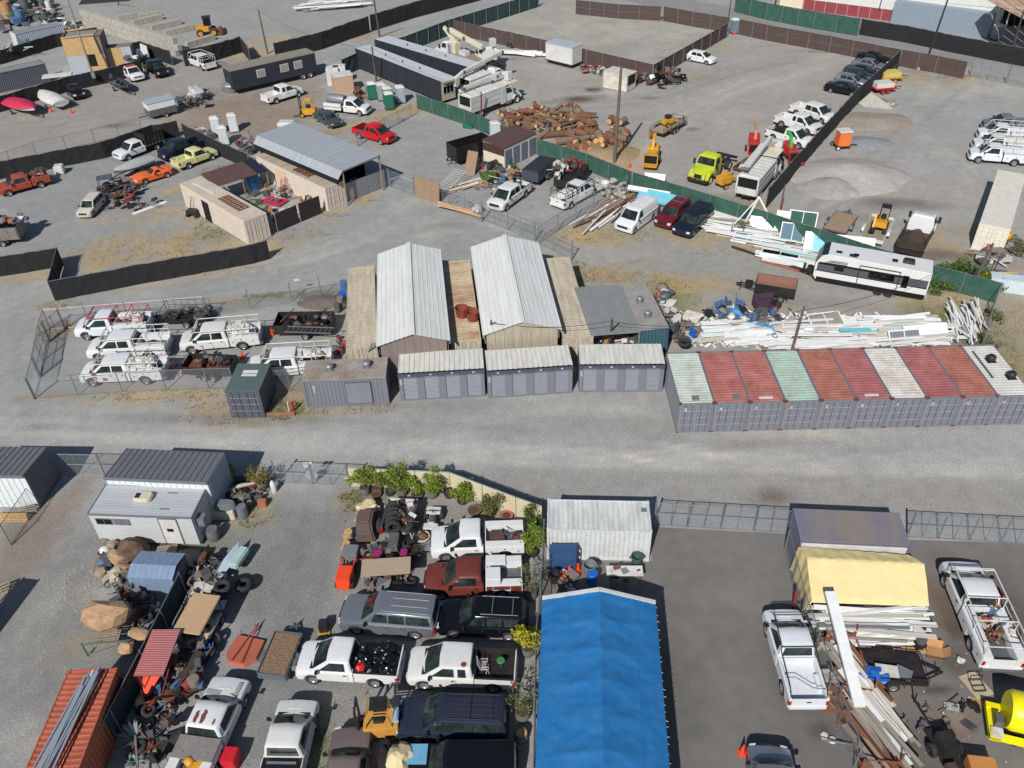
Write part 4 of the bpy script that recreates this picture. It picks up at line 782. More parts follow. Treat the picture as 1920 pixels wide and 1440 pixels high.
a,b,r=px_frame((28,64),(117,45),2.6);t=cntr('Pale blue container with white end beside scrap, top left',(a.x,a.y,0),r,(b-a).length,2.44,2.6,paint('pale_blue_side',164,174,186,.6,.2),FLATG);MB().b2(-.03,0,0,2.44,0,2.6).bd('white_end',Wh,t)
a,b=W(160,48),W(345,108);r=dirang(a,b);L=(b-a).length;t=thing('block_wall','Long wall of large pale concrete blocks in two courses','block wall',(a.x,a.y,0),r)
bme=MB().box((0,0,0),(1.78,.8,.88)).mesh('block',CONC,bevel=.04);n=int(L/1.8)
for c in range(3):
 for i in range(n):inst('block',bme,t,(1.8*i+.9+(.9 if c % 2 else 0)+random.uniform(-.02,.02),random.uniform(-.03,.03),.46+.9*c))
lines=[((222,40),(258,33),1),((262,37),(290,32),1),((250,48),(309,35),1),((284,58),(340,45),1),((310,68),(370,54),1),((350,90),(410,72),1)]
for k,(p0,p1,h) in enumerate(lines):
 a,b=W(*p0),W(*p1);n=max(2,int((b-a).length/1.8));t=thing('block_row','Low row of pale concrete blocks, '+('nearest the block wall start','short one beyond the first','longest middle one','second nearest the tractor','just behind the tractor','in front of the tractor')[k],'block row',(a.x,a.y,0),dirang(a,b),'rows of concrete blocks in the storage bay')
 for i in range(n):inst('block',bme,t,(1.8*i+.9,random.uniform(-.04,.04),.44))
def resample(pts,sp):
 out=[pts[0]]
 for a,b in zip(pts[:-1],pts[1:]):
  n=max(1,round((b-a).length/sp));out += [a+(b-a)*(k+1)/n for k in range(n)]
 return out
def fnc(label,pix,h,kind,sp=3.0,top=True,group=None,rails=1,name='fence',postr=.045):
 far=kind in ('green','brown','dgreen')
 pts=[W(p[0],p[1],h if top else 0) for p in pix];pts=[Vector((p.x,p.y,0)) for p in pts]
 o0=pts[0];t=thing(name,label,'fence',o0,0,group);P_=[p-o0 for p in resample(pts,sp)]
 pm=MB().tube((0,0,0),(0,0,h+.08),postr,7).mesh('post',GALV)
 for p in P_:inst('post',pm,t,p)
 scr=SCREENS.get(kind)
 for a,b in zip(P_[:-1],P_[1:]):
  if scr:
   K=8;vs=[];nz=3;d=(b-a).normalized();nn=Vector((-d.y,d.x,0));nn=nn if nn.y>0 else -nn;amp=.16;off=.06 if far else -.06
   for j in range(nz+1):
    for i in range(K+1):
     u=i/K;z=.06+(h-.06)*j/nz;q=a+(b-a)*u;wv=amp*sin(pi*u)*mn.noise(Vector((q.x*1.3,q.y*1.3,z*1.5)))
     if j == nz:z -= .09*sin(pi*u)*(.5+mn.noise(q*1.7))
     q=q+nn*(wv*.6+off);vs.append((q.x,q.y,z))
   MB().add(vs,[(j*(K+1)+i,j*(K+1)+i+1,(j+1)*(K+1)+i+1,(j+1)*(K+1)+i) for j in range(nz) for i in range(K)]).bd('screen_panel',scr,t)
  else:
   MB().add([(a.x,a.y,.05),(b.x,b.y,.05),(b.x,b.y,h),(a.x,a.y,h)],[(0,1,2,3)]).bd('wire_mesh',CHAIN,t)
 for z in [h]+([h*.5] if rails>1 else [])+([] if scr else [.08]):
  mb=MB()
  for a,b in zip(P_[:-1],P_[1:]):mb.tube(a+Vector((0,0,z)),b+Vector((0,0,z)),.026,5)
  mb.bd('rail',GALV,t)
 return t
def gate(label,p0,p1,h,n=2,top=False,leaf_mid=True,diag=True,group=None,z0=.08):
 a,b=W(*p0,h if top else 0),W(*p1,h if top else 0);a.z=b.z=0;L=(b-a).length;t=thing('chain_gate',label,'gate',a,dirang(a,b),group)
 for k in range(n):
  x0,x1=L*k/n+.04,L*(k+1)/n-.04;mb=MB()
  for z in ((z0,h) if not leaf_mid else (z0,h*.52,h)):mb.tube((x0,0,z),(x1,0,z),.026,6)
  for x in (x0,x1,(x0+x1)/2):mb.tube((x,0,z0),(x,0,h),.026,6)
  f=mb.bd('gate_frame',GALV,t);MB().add([(x0,0,z0),(x1,0,z0),(x1,0,h),(x0,0,h)],[(0,1,2,3)]).bd('wire_mesh',CHAIN,f)
  if diag:MB().tube((x0,.01,z0),((x0+x1)/2,.01,h),.012,5).bd('brace',GALV,f)
 pm=MB().tube((0,0,0),(0,0,h+.15),.06,8).mesh('post',GALV)
 for x in (0,L):inst('post',pm,t,(x,0,0))
 return t
fnc('Black screened fence at the left edge ending in a corner by the lane',[(-60,489),(0,481),(106,464),(89,527)],2.0,'black')
fnc('Long black screened fence along the lane in front of the grassy yard',[(89,528),(250,497),(467,459),(499,450)],2.0,'black')
fnc('Black screened fence between the concrete yard and the parked junk vehicles',[(-60,316),(0,302),(188,266),(283,235),(330,226)],2.0,'black')
fnc('Black screened fence running down beside the cream pickup',[(340,231),(400,260),(463,288)],2.0,'black')
fnc('Chain link fence crossing the concrete yard behind the black screen',[(-40,300),(60,268),(170,243),(260,222),(318,225)],2.0,'chain')
fnc('Black screened fence behind the covered boats',[(-60,195),(0,180),(45,166),(128,143),(200,128),(262,112)],2.0,'black')
fnc('Black screened fence below the pale blue container, upper left',[(-40,104),(0,94),(100,64),(180,50)],2.0,'black')
fnc('Black screened fence behind the black covered pickup',[(216,86),(262,77),(318,95)],2.2,'black')
fnc('Black screened fence behind the white rack pickup, upper left',[(340,94),(395,84),(449,68),(464,86)],2.4,'black')
fnc('Long black screened fence along the far lane, left part',[(512,81),(600,60),(655,41),(690,30)],2.6,'black')
fnc('Black screened fence along the far lane, part near the top edge',[(693,28),(777,3),(900,-28)],2.6,'black')
fnc('Dark screened fence curving round the far empty lot',[(640,112),(700,86),(760,68),(842,37),(955,3),(1010,-14)],2.4,'dgreen')
fnc('Brown screened fence behind the crane truck and white truck box',[(843,36),(900,49),(960,61),(1100,93),(1225,121)],2.2,'brown',rails=1)
fnc('Brown screened fence climbing from the scrap heap to the road corner',[(1226,121),(1300,80),(1366,43)],2.2,'brown')
fnc('Brown screened fence with rails along the road, left part',[(1080,0),(1160,8),(1240,12)],2.3,'brown',rails=2)
fnc('Brown screened fence with rails along the road, behind the empty lot',[(1245,12),(1300,22),(1369,33)],2.3,'brown',rails=2)
fnc('Brown screened fence along the road from the grey toilet to the sedans',[(1387,36),(1440,47),(1560,68),(1690,93)],2.3,'brown',rails=2)
fnc('Brown screened fence along the road at the right lot',[(1692,93),(1760,105),(1815,116)],2.3,'brown',rails=1)
gate('Wide chain link gate with brown screen at the road, right edge',(1818,143),(1885,156),2.3,2,group=None)
gate('Chain link gate at the road in the top right corner',(1887,157),(1975,174),2.3,2)
fnc('Tall black screened fence splitting the parked cars from the gravel piles',[(1690,94),(1610,165),(1540,240),(1441,352)],2.4,'black',sp=3.5)
fnc('Long green screened fence from the portable toilets to the wood pile',[(780,176),(870,205),(955,240),(1006,259)],2.0,'green')
fnc('Long green screened fence in front of the wood chips',[(1008,260),(1100,288),(1185,322)],2.0,'green')
fnc('Long green screened fence behind the parked van and salvage windows',[(1187,323),(1282,350),(1440,398),(1590,447),(1745,496),(1880,531)],2.0,'green')
fnc('Green screened fence across the road, top right',[(1380,-8),(1440,6),(1530,22),(1615,35)],2.6,'green')
fnc('Long black screened fence across the road, top right',[(1617,35),(1700,48),(1800,68),(1920,90),(2020,108)],2.4,'black')
fnc('Low chain link fence around the white work trucks, back side',[(652,512),(540,530),(380,556),(79,581)],2.0,'chain')
fnc('Low chain link fence around the white work trucks, front side',[(66,747),(147,741),(230,735),(312,732),(392,729),(440,728)],1.9,'chain',top=False)
fnc('Chain link fence at the left end of the white work trucks',[(79,581),(70,611),(58,672),(47,712)],1.9,'chain')
gate('Open chain link gate leaf left of the white work trucks',(92,640),(76,705),1.9,1)
gate('Chain link gate leaf standing open beside the orange cone',(94,640),(122,617),1.9,1)
fnc('Chain link fence in front of the half hidden white work truck',[(505,737),(545,732),(580,728)],2.0,'chain',top=False)
gate('Long sliding chain link gate between the pickup yard and the lane',(905,412),(1002,452),1.9,2)
gate('Chain link gate ending near the right canopy',(1003,453),(1072,488),1.9,1)
gate('Chain link gate between the open shed and the lumber',(731,350),(777,366),1.9,1)
fnc('Chain link fence behind the stacked lumber and white sack',[(777,328),(840,352),(902,384)],1.9,'chain')
fnc('Chain link fence between the pickup yard and the salvage yard',[(1010,425),(1080,380),(1176,330)],1.8,'chain')
fnc('Overgrown chain link fence behind the red pickup',[(668,250),(720,222),(770,196)],1.6,'chain')
fnc('Chain link fence at the right end of the white scrap',[(1878,532),(1862,580),(1845,650)],1.9,'chain')
gate('Chain link gate between the two ribbed sheds',(105,890),(197,892),1.9,1)
gate('Chain link gate with round sign beside the potted trees',(520,906),(656,913),1.9,2,diag=False)
gate('Chain link double gate between white container and purple container',(1226,986),(1476,1001),2.0,4,diag=False,group=None)
gate('Chain link double gate right of the purple container',(1700,1008),(1935,1021),2.0,4,diag=False)
fnc('Chain link fence along the left side of the blue tent',[(1020,975),(1014,1080),(1004,1200),(1000,1440)],1.9,'chain')
fnc('Chain link fence between white pickup and steel lumber rack',[(1470,1035),(1500,1160),(1550,1300),(1600,1440)],1.9,'chain',top=False)
fnc('Dark screened fence between the boulder rack and the red slatted panel',[(335,1075),(262,1220),(205,1330),(150,1440)],2.0,'dgreen')
fnc('Chain link fence along the small left yard',[(60,900),(0,985)],1.8,'chain')
BP=M('beige_fence_panel',lin(204,192,160),.8,dirt=.25)
pts=[W(655,912),W(846,921),W(968,968),W(1016,985)];t=thing('panel_fence','Beige panel fence behind the potted citrus trees','fence',pts[0]);P_=[p-pts[0] for p in resample(pts,2.4)]
for a,b in zip(P_[:-1],P_[1:]):
 MB().beam(a+Vector((0,0,.85)),b+Vector((0,0,.85)),.05,1.6).bd('fence_panel',BP,t);MB().tube((a.x,a.y,0),(a.x,a.y,1.75),.04,7).bd('post',GALV,t)
mb=MB()
for a,b in zip(P_[:-1],P_[1:]):mb.tube(a+Vector((0,0,1.72)),b+Vector((0,0,1.72)),.03,6)
mb.bd('rail',GALV,t)
p=W(588,904,0);t=thing('round_sign','Round grey sign on the chain link gate near the potted trees','sign',(p.x,p.y-.08,0),.05);MB().tube((0,0,.75),(0,-.03,.75),.42,20).bd('sign_plate',M('sign_grey',lin(170,176,180),.5),t);MB().b2(-.38,-.08,-.03,0,1.45,1.9).bd('sign_plate',Dw,t);MB().b2(.0,.22,-.03,0,1.45,1.9).bd('sign_plate',Dw,t)
p=W(651,900,1.2);t=thing('diamond_sign','Small white diamond sign on the gate beside the beige fence','sign',(p.x,p.y,1.3),0);MB().box((0,0,0),(.3,.02,.3),ry=pi/4).bd('sign_plate',Wh,t)
for px,nm in (((842,366),'left'),((880,381),'middle')):
 p=W(*px,1.6);t=thing('warning_sign','Small red and white warning sign on the lumber fence, %s one' % nm,'sign',(p.x,p.y,1.6),.5);MB().box((0,-.03,0),(.35,.02,.28)).bd('sign_plate',M('sign_red',lin(170,40,50),.5),t);MB().box((0,-.045,-.02),(.2,.01,.1)).bd('sign_text_field',Wh,t)
for px,nm in (((178,709),'nearest the front truck'),((339,702),'beside the small trailer')):
 p=W(*px,1.4);t=thing('warning_sign','Small red and white sign on the front chain link fence, '+nm,'sign',(p.x,p.y-.05,1.4),0);MB().box((0,0,0),(.36,.02,.26)).bd('sign_plate',MATS['sign_red'],t);MB().box((0,-.015,0),(.14,.01,.1)).bd('sign_text_field',Wh,t)
p=W(556,525,1.5);t=thing('blank_sign','Small white sign on the back chain link fence','sign',(p.x,p.y,1.5),.1);MB().box((0,-.03,0),(.5,.02,.25)).bd('sign_plate',Wh,t)
def pole(label,base,tip,h,r=.15,mat=POLE,arm=False,name='utility_pole',cat='pole'):
 b=W(*base);q=W(*tip,h);t=thing(name,label,cat,b);d=q-b
 MB().tube((0,0,-.1),d,r,10,r*.62).bd('shaft',mat,t,smooth=50)
 if arm:MB().beam(d*.93+Vector((-1.1,0,0)),d*.93+Vector((1.1,0,0)),.1,.12).bd('cross_arm',mat,t)
 return q
T1=pole('Tall bare wooden pole beside the wood chip pile',(1152,305),(1165,124),10.8,.22)
T2=pole('Leaning wooden pole beyond the dark office trailer',(502,101),(484,18),6.5,.16)
T3=pole('Wooden pole beside the far lane at the top edge',(712,69),(699,-14),7.5,.16)
T4=pole('Weathered wooden pole beside the black clad site office',(706,152),(697,87),5.4,.16)
T5=pole('Rusty steel pole standing in front of the bucket trucks',(903,222),(902,172),3.6,.12,Ru)
T6=pole('Grey street pole beside the traffic cones at the road',(1738,112),(1779,-6),11,.16)
T7=pole('Dark wooden pole with yellow bands in the top right corner',(1892,110),(1920,20),8,.18)
T8=pole('Leaning wooden pole with a stay cable by the ivy patch',(1819,545),(1862,457),5.2,.17)
T9=pole('Wooden pole rising in front of the red and mint containers',(1484,660),(1508,575),4.4,.13)
T10=pole('Short wooden pole in front of the larger gable canopy',(919,645),(921,601),4.6,.12);T11=pole('Short wooden pole at the flat grey lean-to roof',(1143,648),(1148,597),4.6,.12)
T12=pole('Pale wooden pole with meter box beside the plywood tower',(177,150),(124,-8),11,.16,WOOD)
T13=pole('Rust red leaning steel post beyond the salvage windows',(1462,402),(1472,345),3.4,.1,M('red_oxide',lin(128,66,58),.8))
T14=pole('Grey steel pole beside the grey portable toilet',(1364,42),(1374,-16),6.5,.1,GALV)
T15=pole('Thin pole behind the maroon building base, top right',(1645,30),(1655,-8),4.5,.1)
T16=pole('Dark post at the far top left corner, beside orange mesh',(102,18),(92,-12),3,.1,POLE)
T17=pole('Leaning post at the shade building in the top left',(222,8),(219,-12),3,.12,POLE)
p=W(1450+8,20);pole('Wooden pole with yellow guard across the road',(1449,28),(1458,-12),4.5,.16)
def cable(label,a,b,sag,r=.02,n=14,mat=None):
 pts=[a+(b-a)*(k/n)-Vector((0,0,sag*4*(k/n)*(1-k/n))) for k in range(n+1)]
 o=MB().path([p-a for p in pts],r,5).bd('overhead_cable',mat or Bk,None,a);tag(o,label,'cable')
cable('Overhead cable between the two short poles by the canopies',T10-Vector((0,0,.2)),T11-Vector((0,0,.2)),.5)
cable('Overhead cable from the lean-to roof pole to the container row pole',T11-Vector((0,0,.3)),T9-Vector((0,0,.3)),.9)
cable('Overhead cable from the container row pole to the ivy pole',T9-Vector((0,0,.3)),T8-Vector((0,0,.2)),1.0)
cable('Overhead cable between poles above the road, top right',T6-Vector((0,0,.8)),T7+Vector((30,-10,1)),.6)
cable('Overhead cable crossing the left yard from the leaning pole',T2-Vector((0,0,.3)),T4-Vector((0,0,.4)),.9,.018)
cable('Overhead cable from the weathered pole to the tall bare pole',T4-Vector((0,0,.2)),T5+Vector((0,0,0)),.5,.018)
b=W(176,140,1.6);o=MB().b2(-.25,.25,-.3,-.12,0,.8).bd('meter_box',GALV,None,(b.x,b.y,1.2));tag(o,'Grey meter box on the pale pole beside the plywood tower','meter box')
def leafmat(name,*cols):
 m=bpy.data.materials.new(name);m.use_nodes=True;n=m.node_tree.nodes;L=m.node_tree.links;b=n['Principled BSDF'];b.inputs['Roughness'].default_value=.55
 ge=n.new('ShaderNodeNewGeometry');rp=n.new('ShaderNodeValToRGB');rp.color_ramp.elements[0].color=(*cols[0],1);rp.color_ramp.elements[1].color=(*cols[1],1)
 L.new(ge.outputs['Random Per Island'],rp.inputs[0]);L.new(rp.outputs[0],b.inputs['Base Color']);MATS[name]=m
 tr=n.new('ShaderNodeBsdfTranslucent');L.new(rp.outputs[0],tr.inputs[0]);mx=n.new('ShaderNodeMixShader');mx.inputs[0].default_value=.25;L.new(b.outputs[0],mx.inputs[1]);L.new(tr.outputs[0],mx.inputs[2]);L.new(mx.outputs[0],n['Material Output'].inputs[0]);return m
CIT=leafmat('citrus_leaf',lin(78,104,34),lin(156,172,62));CITY=leafmat('yellow_leaf',lin(140,138,30),lin(206,190,60));OLV=leafmat('olive_leaf',lin(84,90,48),lin(124,128,78));DKG=leafmat('dark_leaf',lin(44,62,30),lin(92,112,52));CACT=leafmat('cactus_green',lin(110,132,62),lin(148,164,86));AGV=leafmat('agave_blue',lin(118,138,132),lin(150,166,158));IVY=leafmat('ivy_leaf',lin(52,78,30),lin(112,136,50));DRYG=leafmat('dry_grass_blade',lin(136,120,84),lin(162,146,108));GRNG=leafmat('green_grass_blade',lin(92,104,48),lin(142,142,76))
def leaves(mb,c,rad,n,sz,rng,shell=.45,up=.3,lumps=8):
 cs=[(rng.uniform(-.62,.62),rng.uniform(-.62,.62),rng.uniform(-.55,.65)) for _ in range(lumps)]
 for _ in range(n):
  lc=rng.choice(cs);u,v=rng.uniform(0,2*pi),rng.uniform(-1,1);q=math.sqrt(1-v*v);rr=(rng.uniform(shell,1))*.42*(1 if rng.random()<.9 else 1.5)
  p=Vector((c[0]+(lc[0]+q*cos(u)*rr)*rad[0],c[1]+(lc[1]+q*sin(u)*rr)*rad[1],c[2]+(lc[2]+v*rr)*rad[2]))
  d=Vector((rng.gauss(0,1),rng.gauss(0,1),rng.gauss(0,.7)+up)).normalized();s_=d.cross(Vector((rng.gauss(0,1),rng.gauss(0,1),rng.gauss(0,1)))).normalized()
  L=sz*rng.uniform(.6,1.3);w_=L*.32;nn=d.cross(s_)*L*.12
  mb.add([p,p+d*L*.5+s_*w_+nn,p+d*L,p+d*L*.5-s_*w_+nn],[(0,1,2,3)])
BARREL=M('barrel_grey',lin(104,104,102),.8,dirt=.5,scale=3,fine=.15);SOIL=M('potting_soil',lin(78,60,46),.95,dirt=.4);POTB=M('pot_brown',lin(108,84,68),.85,dirt=.4);POTK=M('pot_black',lin(46,46,48),.6,dirt=.3);TERRA=M('terracotta_pot',lin(170,104,76),.8,dirt=.3)
def pott(label,px,leafm,R=.75,H=1.3,pot=BARREL,pr=.33,ph=.6,n=1500,sz=.125,seed=1,group=None,trunk=.25,name='potted_tree',cat='potted tree'):
 rng=random.Random(seed);p=W(*px);t=thing(name,label,cat,p,rng.uniform(0,6),group)
 MB().lathe([(pr*.85,0),(pr*1.05,ph*.3),(pr*1.08,ph*.55),(pr*.95,ph),(pr*.88,ph),(pr*.86,ph-.06),(.01,ph-.07)],16).bd('pot',pot,t,smooth=50)
 MB().lathe([(pr*.86,ph-.08),(pr*.8,ph-.05),(.01,ph-.03)],14).bd('soil',SOIL,t)
 mb=MB();top=ph+trunk
 for k in range(4):a_=rng.uniform(0,6.3);mb.tube((0,0,ph-.1),(R*.3*cos(a_),R*.3*sin(a_),top+H*.35),.028,5,.012)
 mb.bd('trunk',POLE,t)
 mb=MB();leaves(mb,(0,0,top+H*.42),(R,R,H*.62),n,sz,rng);mb.bd('crown',leafm,t);return t
pott('Bushy lime green potted tree at the gate end of the beige fence',(685,925),CIT,.85,1.3,seed=2)
pott('Loose olive green potted tree, second from the gate in the row',(708,921),CIT,.8,1.1,POTB,.33,.35,seed=3)
pott('Round mid green potted tree left of the tallest bush in the row',(732,926),OLV,.75,1.1,POTK,.3,.4,seed=4)
pott('Tallest bright green potted citrus in a grey barrel',(754,928),CIT,.95,1.6,seed=5,n=2300)
pott('Small sparse citrus in a wide brown tub',(783,930),CIT,.55,.8,POTB,.4,.3,seed=6,n=500)
pott('Round bright green citrus in a grey ribbed barrel, before the fence bend',(811,931),CIT,.85,1.3,seed=7,n=1800)
pott('Rounded yellow green citrus in a black tub beyond the fence post',(868,941),CIT,.8,1.15,POTK,.36,.4,seed=8,n=1800)
pott('Wide spreading green shrub in a low pot by the beige fence',(922,960),OLV,1.1,1.2,POTB,.3,.25,seed=9,n=1900)
pott('Dark mixed shrub in front of the white container end',(1000,975),DKG,.8,1.3,POTB,.35,.4,seed=10,n=900)
pott('Bright green tall shrub between the white trucks and the fence',(1000,1040),CIT,.75,1.5,POTK,.3,.4,seed=11,n=2100)
pott('Dark leafy shrub squeezed between trucks and the wire fence',(1000,1010),DKG,.6,1.0,POTK,.3,.4,seed=12,n=700)
pott('Sparse grey olive tree in a large stone pot',(995,1120),OLV,.75,1.5,BARREL,.36,.65,seed=13,n=500,sz=.1,trunk=.5)
pott('Golden yellow potted tree leaning on the blue tent',(990,1225),CITY,.95,1.7,BARREL,.36,.6,seed=14,n=900,sz=.2)
pott('Thin wispy olive potted tree beside the dark blue wagon',(980,1345),OLV,.9,1.4,BARREL,.36,.6,seed=15,n=500,sz=.13,trunk=.3)
pott('Orange tinged bushy potted plant by the gate, left',(493,915),leafmat('russet_leaf',lin(90,92,40),lin(150,128,66)),.85,1.1,BARREL,.35,.6,seed=16,n=900)
for k,(px,m,pr,ph,ds) in enumerate((((706,931),POTB,.33,.3,'brown, in front of the loose olive tree'),((843,930),POTK,.36,.45,'black ribbed, by the fence post'),((890,962),POTB,.42,.35,'dark wide, before the spreading shrub'),((950,972),TERRA,.4,.35,'brown wide, near the white truck'))):
 p=W(*px);t=thing('empty_pot','Plant pot with bare soil, '+ds,'plant pot',p);MB().lathe([(pr*.8,0),(pr,ph*.5),(pr*1.05,ph),(pr*.93,ph),(pr*.9,ph-.06),(.01,ph-.06)],16).bd('pot',m,t,smooth=50);MB().lathe([(pr*.9,ph-.07),(.01,ph-.03)],12).bd('soil',SOIL,t)
for k,(px,ds) in enumerate((((978,1386),'cut stump topped barrel beside the dark blue wagon'),((699,1003),'upper tan drum beside the brown cloth'),((696,1012),'lower tan drum beside the brown cloth'))):
 p=W(*(px if k == 0 else ((654,1010) if k == 1 else (650,1032))));t=thing('wooden_drum','Old '+ds,'drum',p)
 MB().lathe([(.3,0),(.34,.3),(.3,.62),(.27,.62),(.26,.56),(.01,.56)],16).bd('drum',BARREL if k == 0 else M('tan_drum',lin(176,150,118),.8,dirt=.4),t,smooth=50);MB().lathe([(.27,.57),(.01,.6)],14).bd('drum_top',M('tan_drum_top',lin(196,168,112),.6,dirt=.5,dcol=lin(150,70,46)),t)
p=W(437,905);t=thing('prickly_pear','Prickly pear cactus with flat pads beside the tall ribbed shed','cactus',p);rng=random.Random(5);mb=MB();pads=[(Vector((rng.uniform(-.3,.3),rng.uniform(-.3,.3),.2)),rng.uniform(0,3)) for _ in range(7)];gen=pads
for gnum in range(4):
 nxt=[]
 for c,a_ in gen:
  tilt=Vector((rng.uniform(-.5,.5),rng.uniform(-.5,.5),.8)).normalized();h_=rng.uniform(.24,.36);w_=h_*.62;side=Vector((cos(a_),sin(a_),0));nn=side.cross(tilt).normalized()
  ring=[c+tilt*(h_*.5*(1-cos(q)))+side*(w_*.5*sin(q)*1.0) for q in [2*pi*k/10 for k in range(10)]]
  mb.loft([[tuple(v+nn*.025) for v in ring],[tuple(v-nn*.025) for v in ring]])
  for _ in range(2 if gnum<2 else 1):nxt.append((c+tilt*h_*.9+side*rng.uniform(-.1,.1),a_+rng.uniform(-.9,.9)))
 gen=nxt
mb.bd('pads',CACT,t)
def grassy(label,name,pix,n,mat,h=.25,rx=1.5,ry=1.0,seed=0,sz=None,kind='stuff'):
 rng=random.Random(seed);mb=MB()
 for px,py,rx,ry,k in pix:
  c=W(px,py)
  for _ in range(int(n*k)):
   a_,r_=rng.uniform(0,2*pi),math.sqrt(rng.random());x,y=c.x+cos(a_)*r_*rx,c.y+sin(a_)*r_*ry
   if mn.noise(Vector((x*.9,y*.9,seed)))<-.12:continue
   for _2 in range(3):
    hh=h*rng.uniform(.4,1.2);b_=rng.uniform(0,2*pi);lx,ly=cos(b_)*hh*.6,sin(b_)*hh*.6;wx,wy=-sin(b_)*.018,cos(b_)*.018
    mb.add([(x-wx,y-wy,0),(x+wx,y+wy,0),(x+lx+wx*.4,y+ly+wy*.4,hh)],[(0,1,2)])
 o=mb.bd(name,mat);tag(o,label,None,None,kind);return o
grassy('Dry yellow grass tufts','dry_grass',[(330,450,8,3,1),(230,470,6,2,.5),(395,400,4,2,.8),(425,440,3,1.5,.8),(350,480,10,1,.8),(110,575,2,1,.4),(550,440,4,1.2,.7),(600,405,3,.6,.4),(675,375,2,.6,.3),(760,205,5,1.2,.8),(700,228,6,1.2,.8),(820,205,4,1,.5),(1120,515,4,1.5,.8),(1180,520,5,1,.7),(1070,440,3,1.5,.6),(1150,445,4,1.5,.8),(1320,445,7,1,.8),(1420,470,8,.8,.8),(520,75,8,2,.8),(690,70,9,1.2,.7),(1500,85,8,.6,.4),(1700,140,6,1.4,.5),(1790,145,5,1.2,.6),(410,775,3,1.4,.7),(330,742,7,.8,.8),(560,748,2,2,.6),(640,768,5,.6,.5),(1250,555,3,3,.9),(1770,555,3,2,.7),(1890,600,4,5,1.5),(110,620,1.5,2,.6),(380,510,8,.8,.4)],520,DRYG,.15,seed=1)
grassy('Green grass and weeds along fences','green_weeds',[(560,553,5,.6,1),(1075,525,2,3.5,1),(1250,560,3,3,.8),(470,380,2,.8,.6),(425,320,3,1.5,.7),(520,770,2,1.2,.8),(1170,20,8,1.6,.7),(1355,420,1.2,.8,1.2),(1390,425,1.3,.9,1),(290,1028,2,.4,.6),(590,1390,1,2,.5),(480,960,1.2,1.5,.4),(660,940,1,1,.4),(1760,600,3,2,.8),(1850,640,2,4,1.2),(1740,25,0.1,.1,0),(400,430,2,2,.5),(1560,97,5,.6,.4),(1790,145,3,.8,.4)],600,GRNG,.2,seed=2)
def bushmass(label,name,blobs,mat,sz,n,cat='shrub',seed=3):
 rng=random.Random(seed);c0=W(*blobs[0][:2]);t=thing(name,label,cat,c0);mb=MB();st=MB()
 for px,py,rx,ry,rz_,z in blobs:
  c=W(px,py)-c0;leaves(mb,(c.x,c.y,z),(rx,ry,rz_),int(n*rx*ry),sz,rng,.3,lumps=9)
  for _ in range(5):st.tube((c.x+rng.uniform(-.3,.3),c.y+rng.uniform(-.3,.3),0),(c.x+rng.uniform(-rx,rx)*.5,c.y+rng.uniform(-ry,ry)*.5,z+rz_*.3),.02,4)
 mb.bd('foliage',mat,t);st.bd('stem',POLE,t);return t
bushmass('Dense dark ivy mass growing over the fence behind the travel trailer','ivy_patch',[(1780,527,2.2,1.4,.7,.5),(1800,520,2.5,1.5,.9,.7),(1825,535,2.2,1.3,.7,.5),(1765,545,1.8,1.4,.5,.4),(1850,550,1.6,1,.5,.4)],IVY,.2,420)
bushmass('Climbing green vine between the red container and the screened fence','vine',[(205,1370,.6,1.4,.5,.6),(225,1330,.5,.9,.6,1.0),(180,1420,.6,1.0,.5,.6),(232,1300,.3,.5,.5,1.2)],IVY,.14,900)
bushmass('Weedy growth along the right end fence near the white scrap','weed_bank',[(1868,600,.7,1.5,.4,.4),(1850,650,.7,1.2,.4,.4),(1905,470,.9,2,.5,.5)],OLV,.18,350)
bushmass('Small red stemmed shrub among the white salvage boards','small_shrub',[(1395,432,1,.7,.5,.5)],OLV,.16,700)
for k,(px,R) in enumerate((((256,1385),1.15),((252,1430),.7))):
 p=W(*px);t=thing('agave',('Large' if k == 0 else 'Smaller')+' blue grey agave rosette beside the red container','agave',p);rng=random.Random(k);mb=MB()
 for q in range(22):
  a_=q*2.4;el=rng.uniform(.25,1.25);L=R*rng.uniform(.75,1.1);d=Vector((cos(a_)*cos(el),sin(a_)*cos(el),sin(el)));s_=Vector((-sin(a_),cos(a_),0))
  pts=[(0,.05),(.35,.09),(.7,.06),(1,.004)];rings=[]
  for u,w_ in pts:c=d*L*u+Vector((0,0,.12-.25*u*u));rings.append([tuple(c+s_*w_),tuple(c+Vector((0,0,-.02))),tuple(c-s_*w_),tuple(c+Vector((0,0,.02)))])
  mb.loft(rings)
 mb.bd('leaves',AGV,t)
def arch(xc,r,n=7):return [(xc+r*cos(pi-pi*k/n*1.0),max(.0,.0)+r*sin(pi*k/n)) for k in range(n+1)]
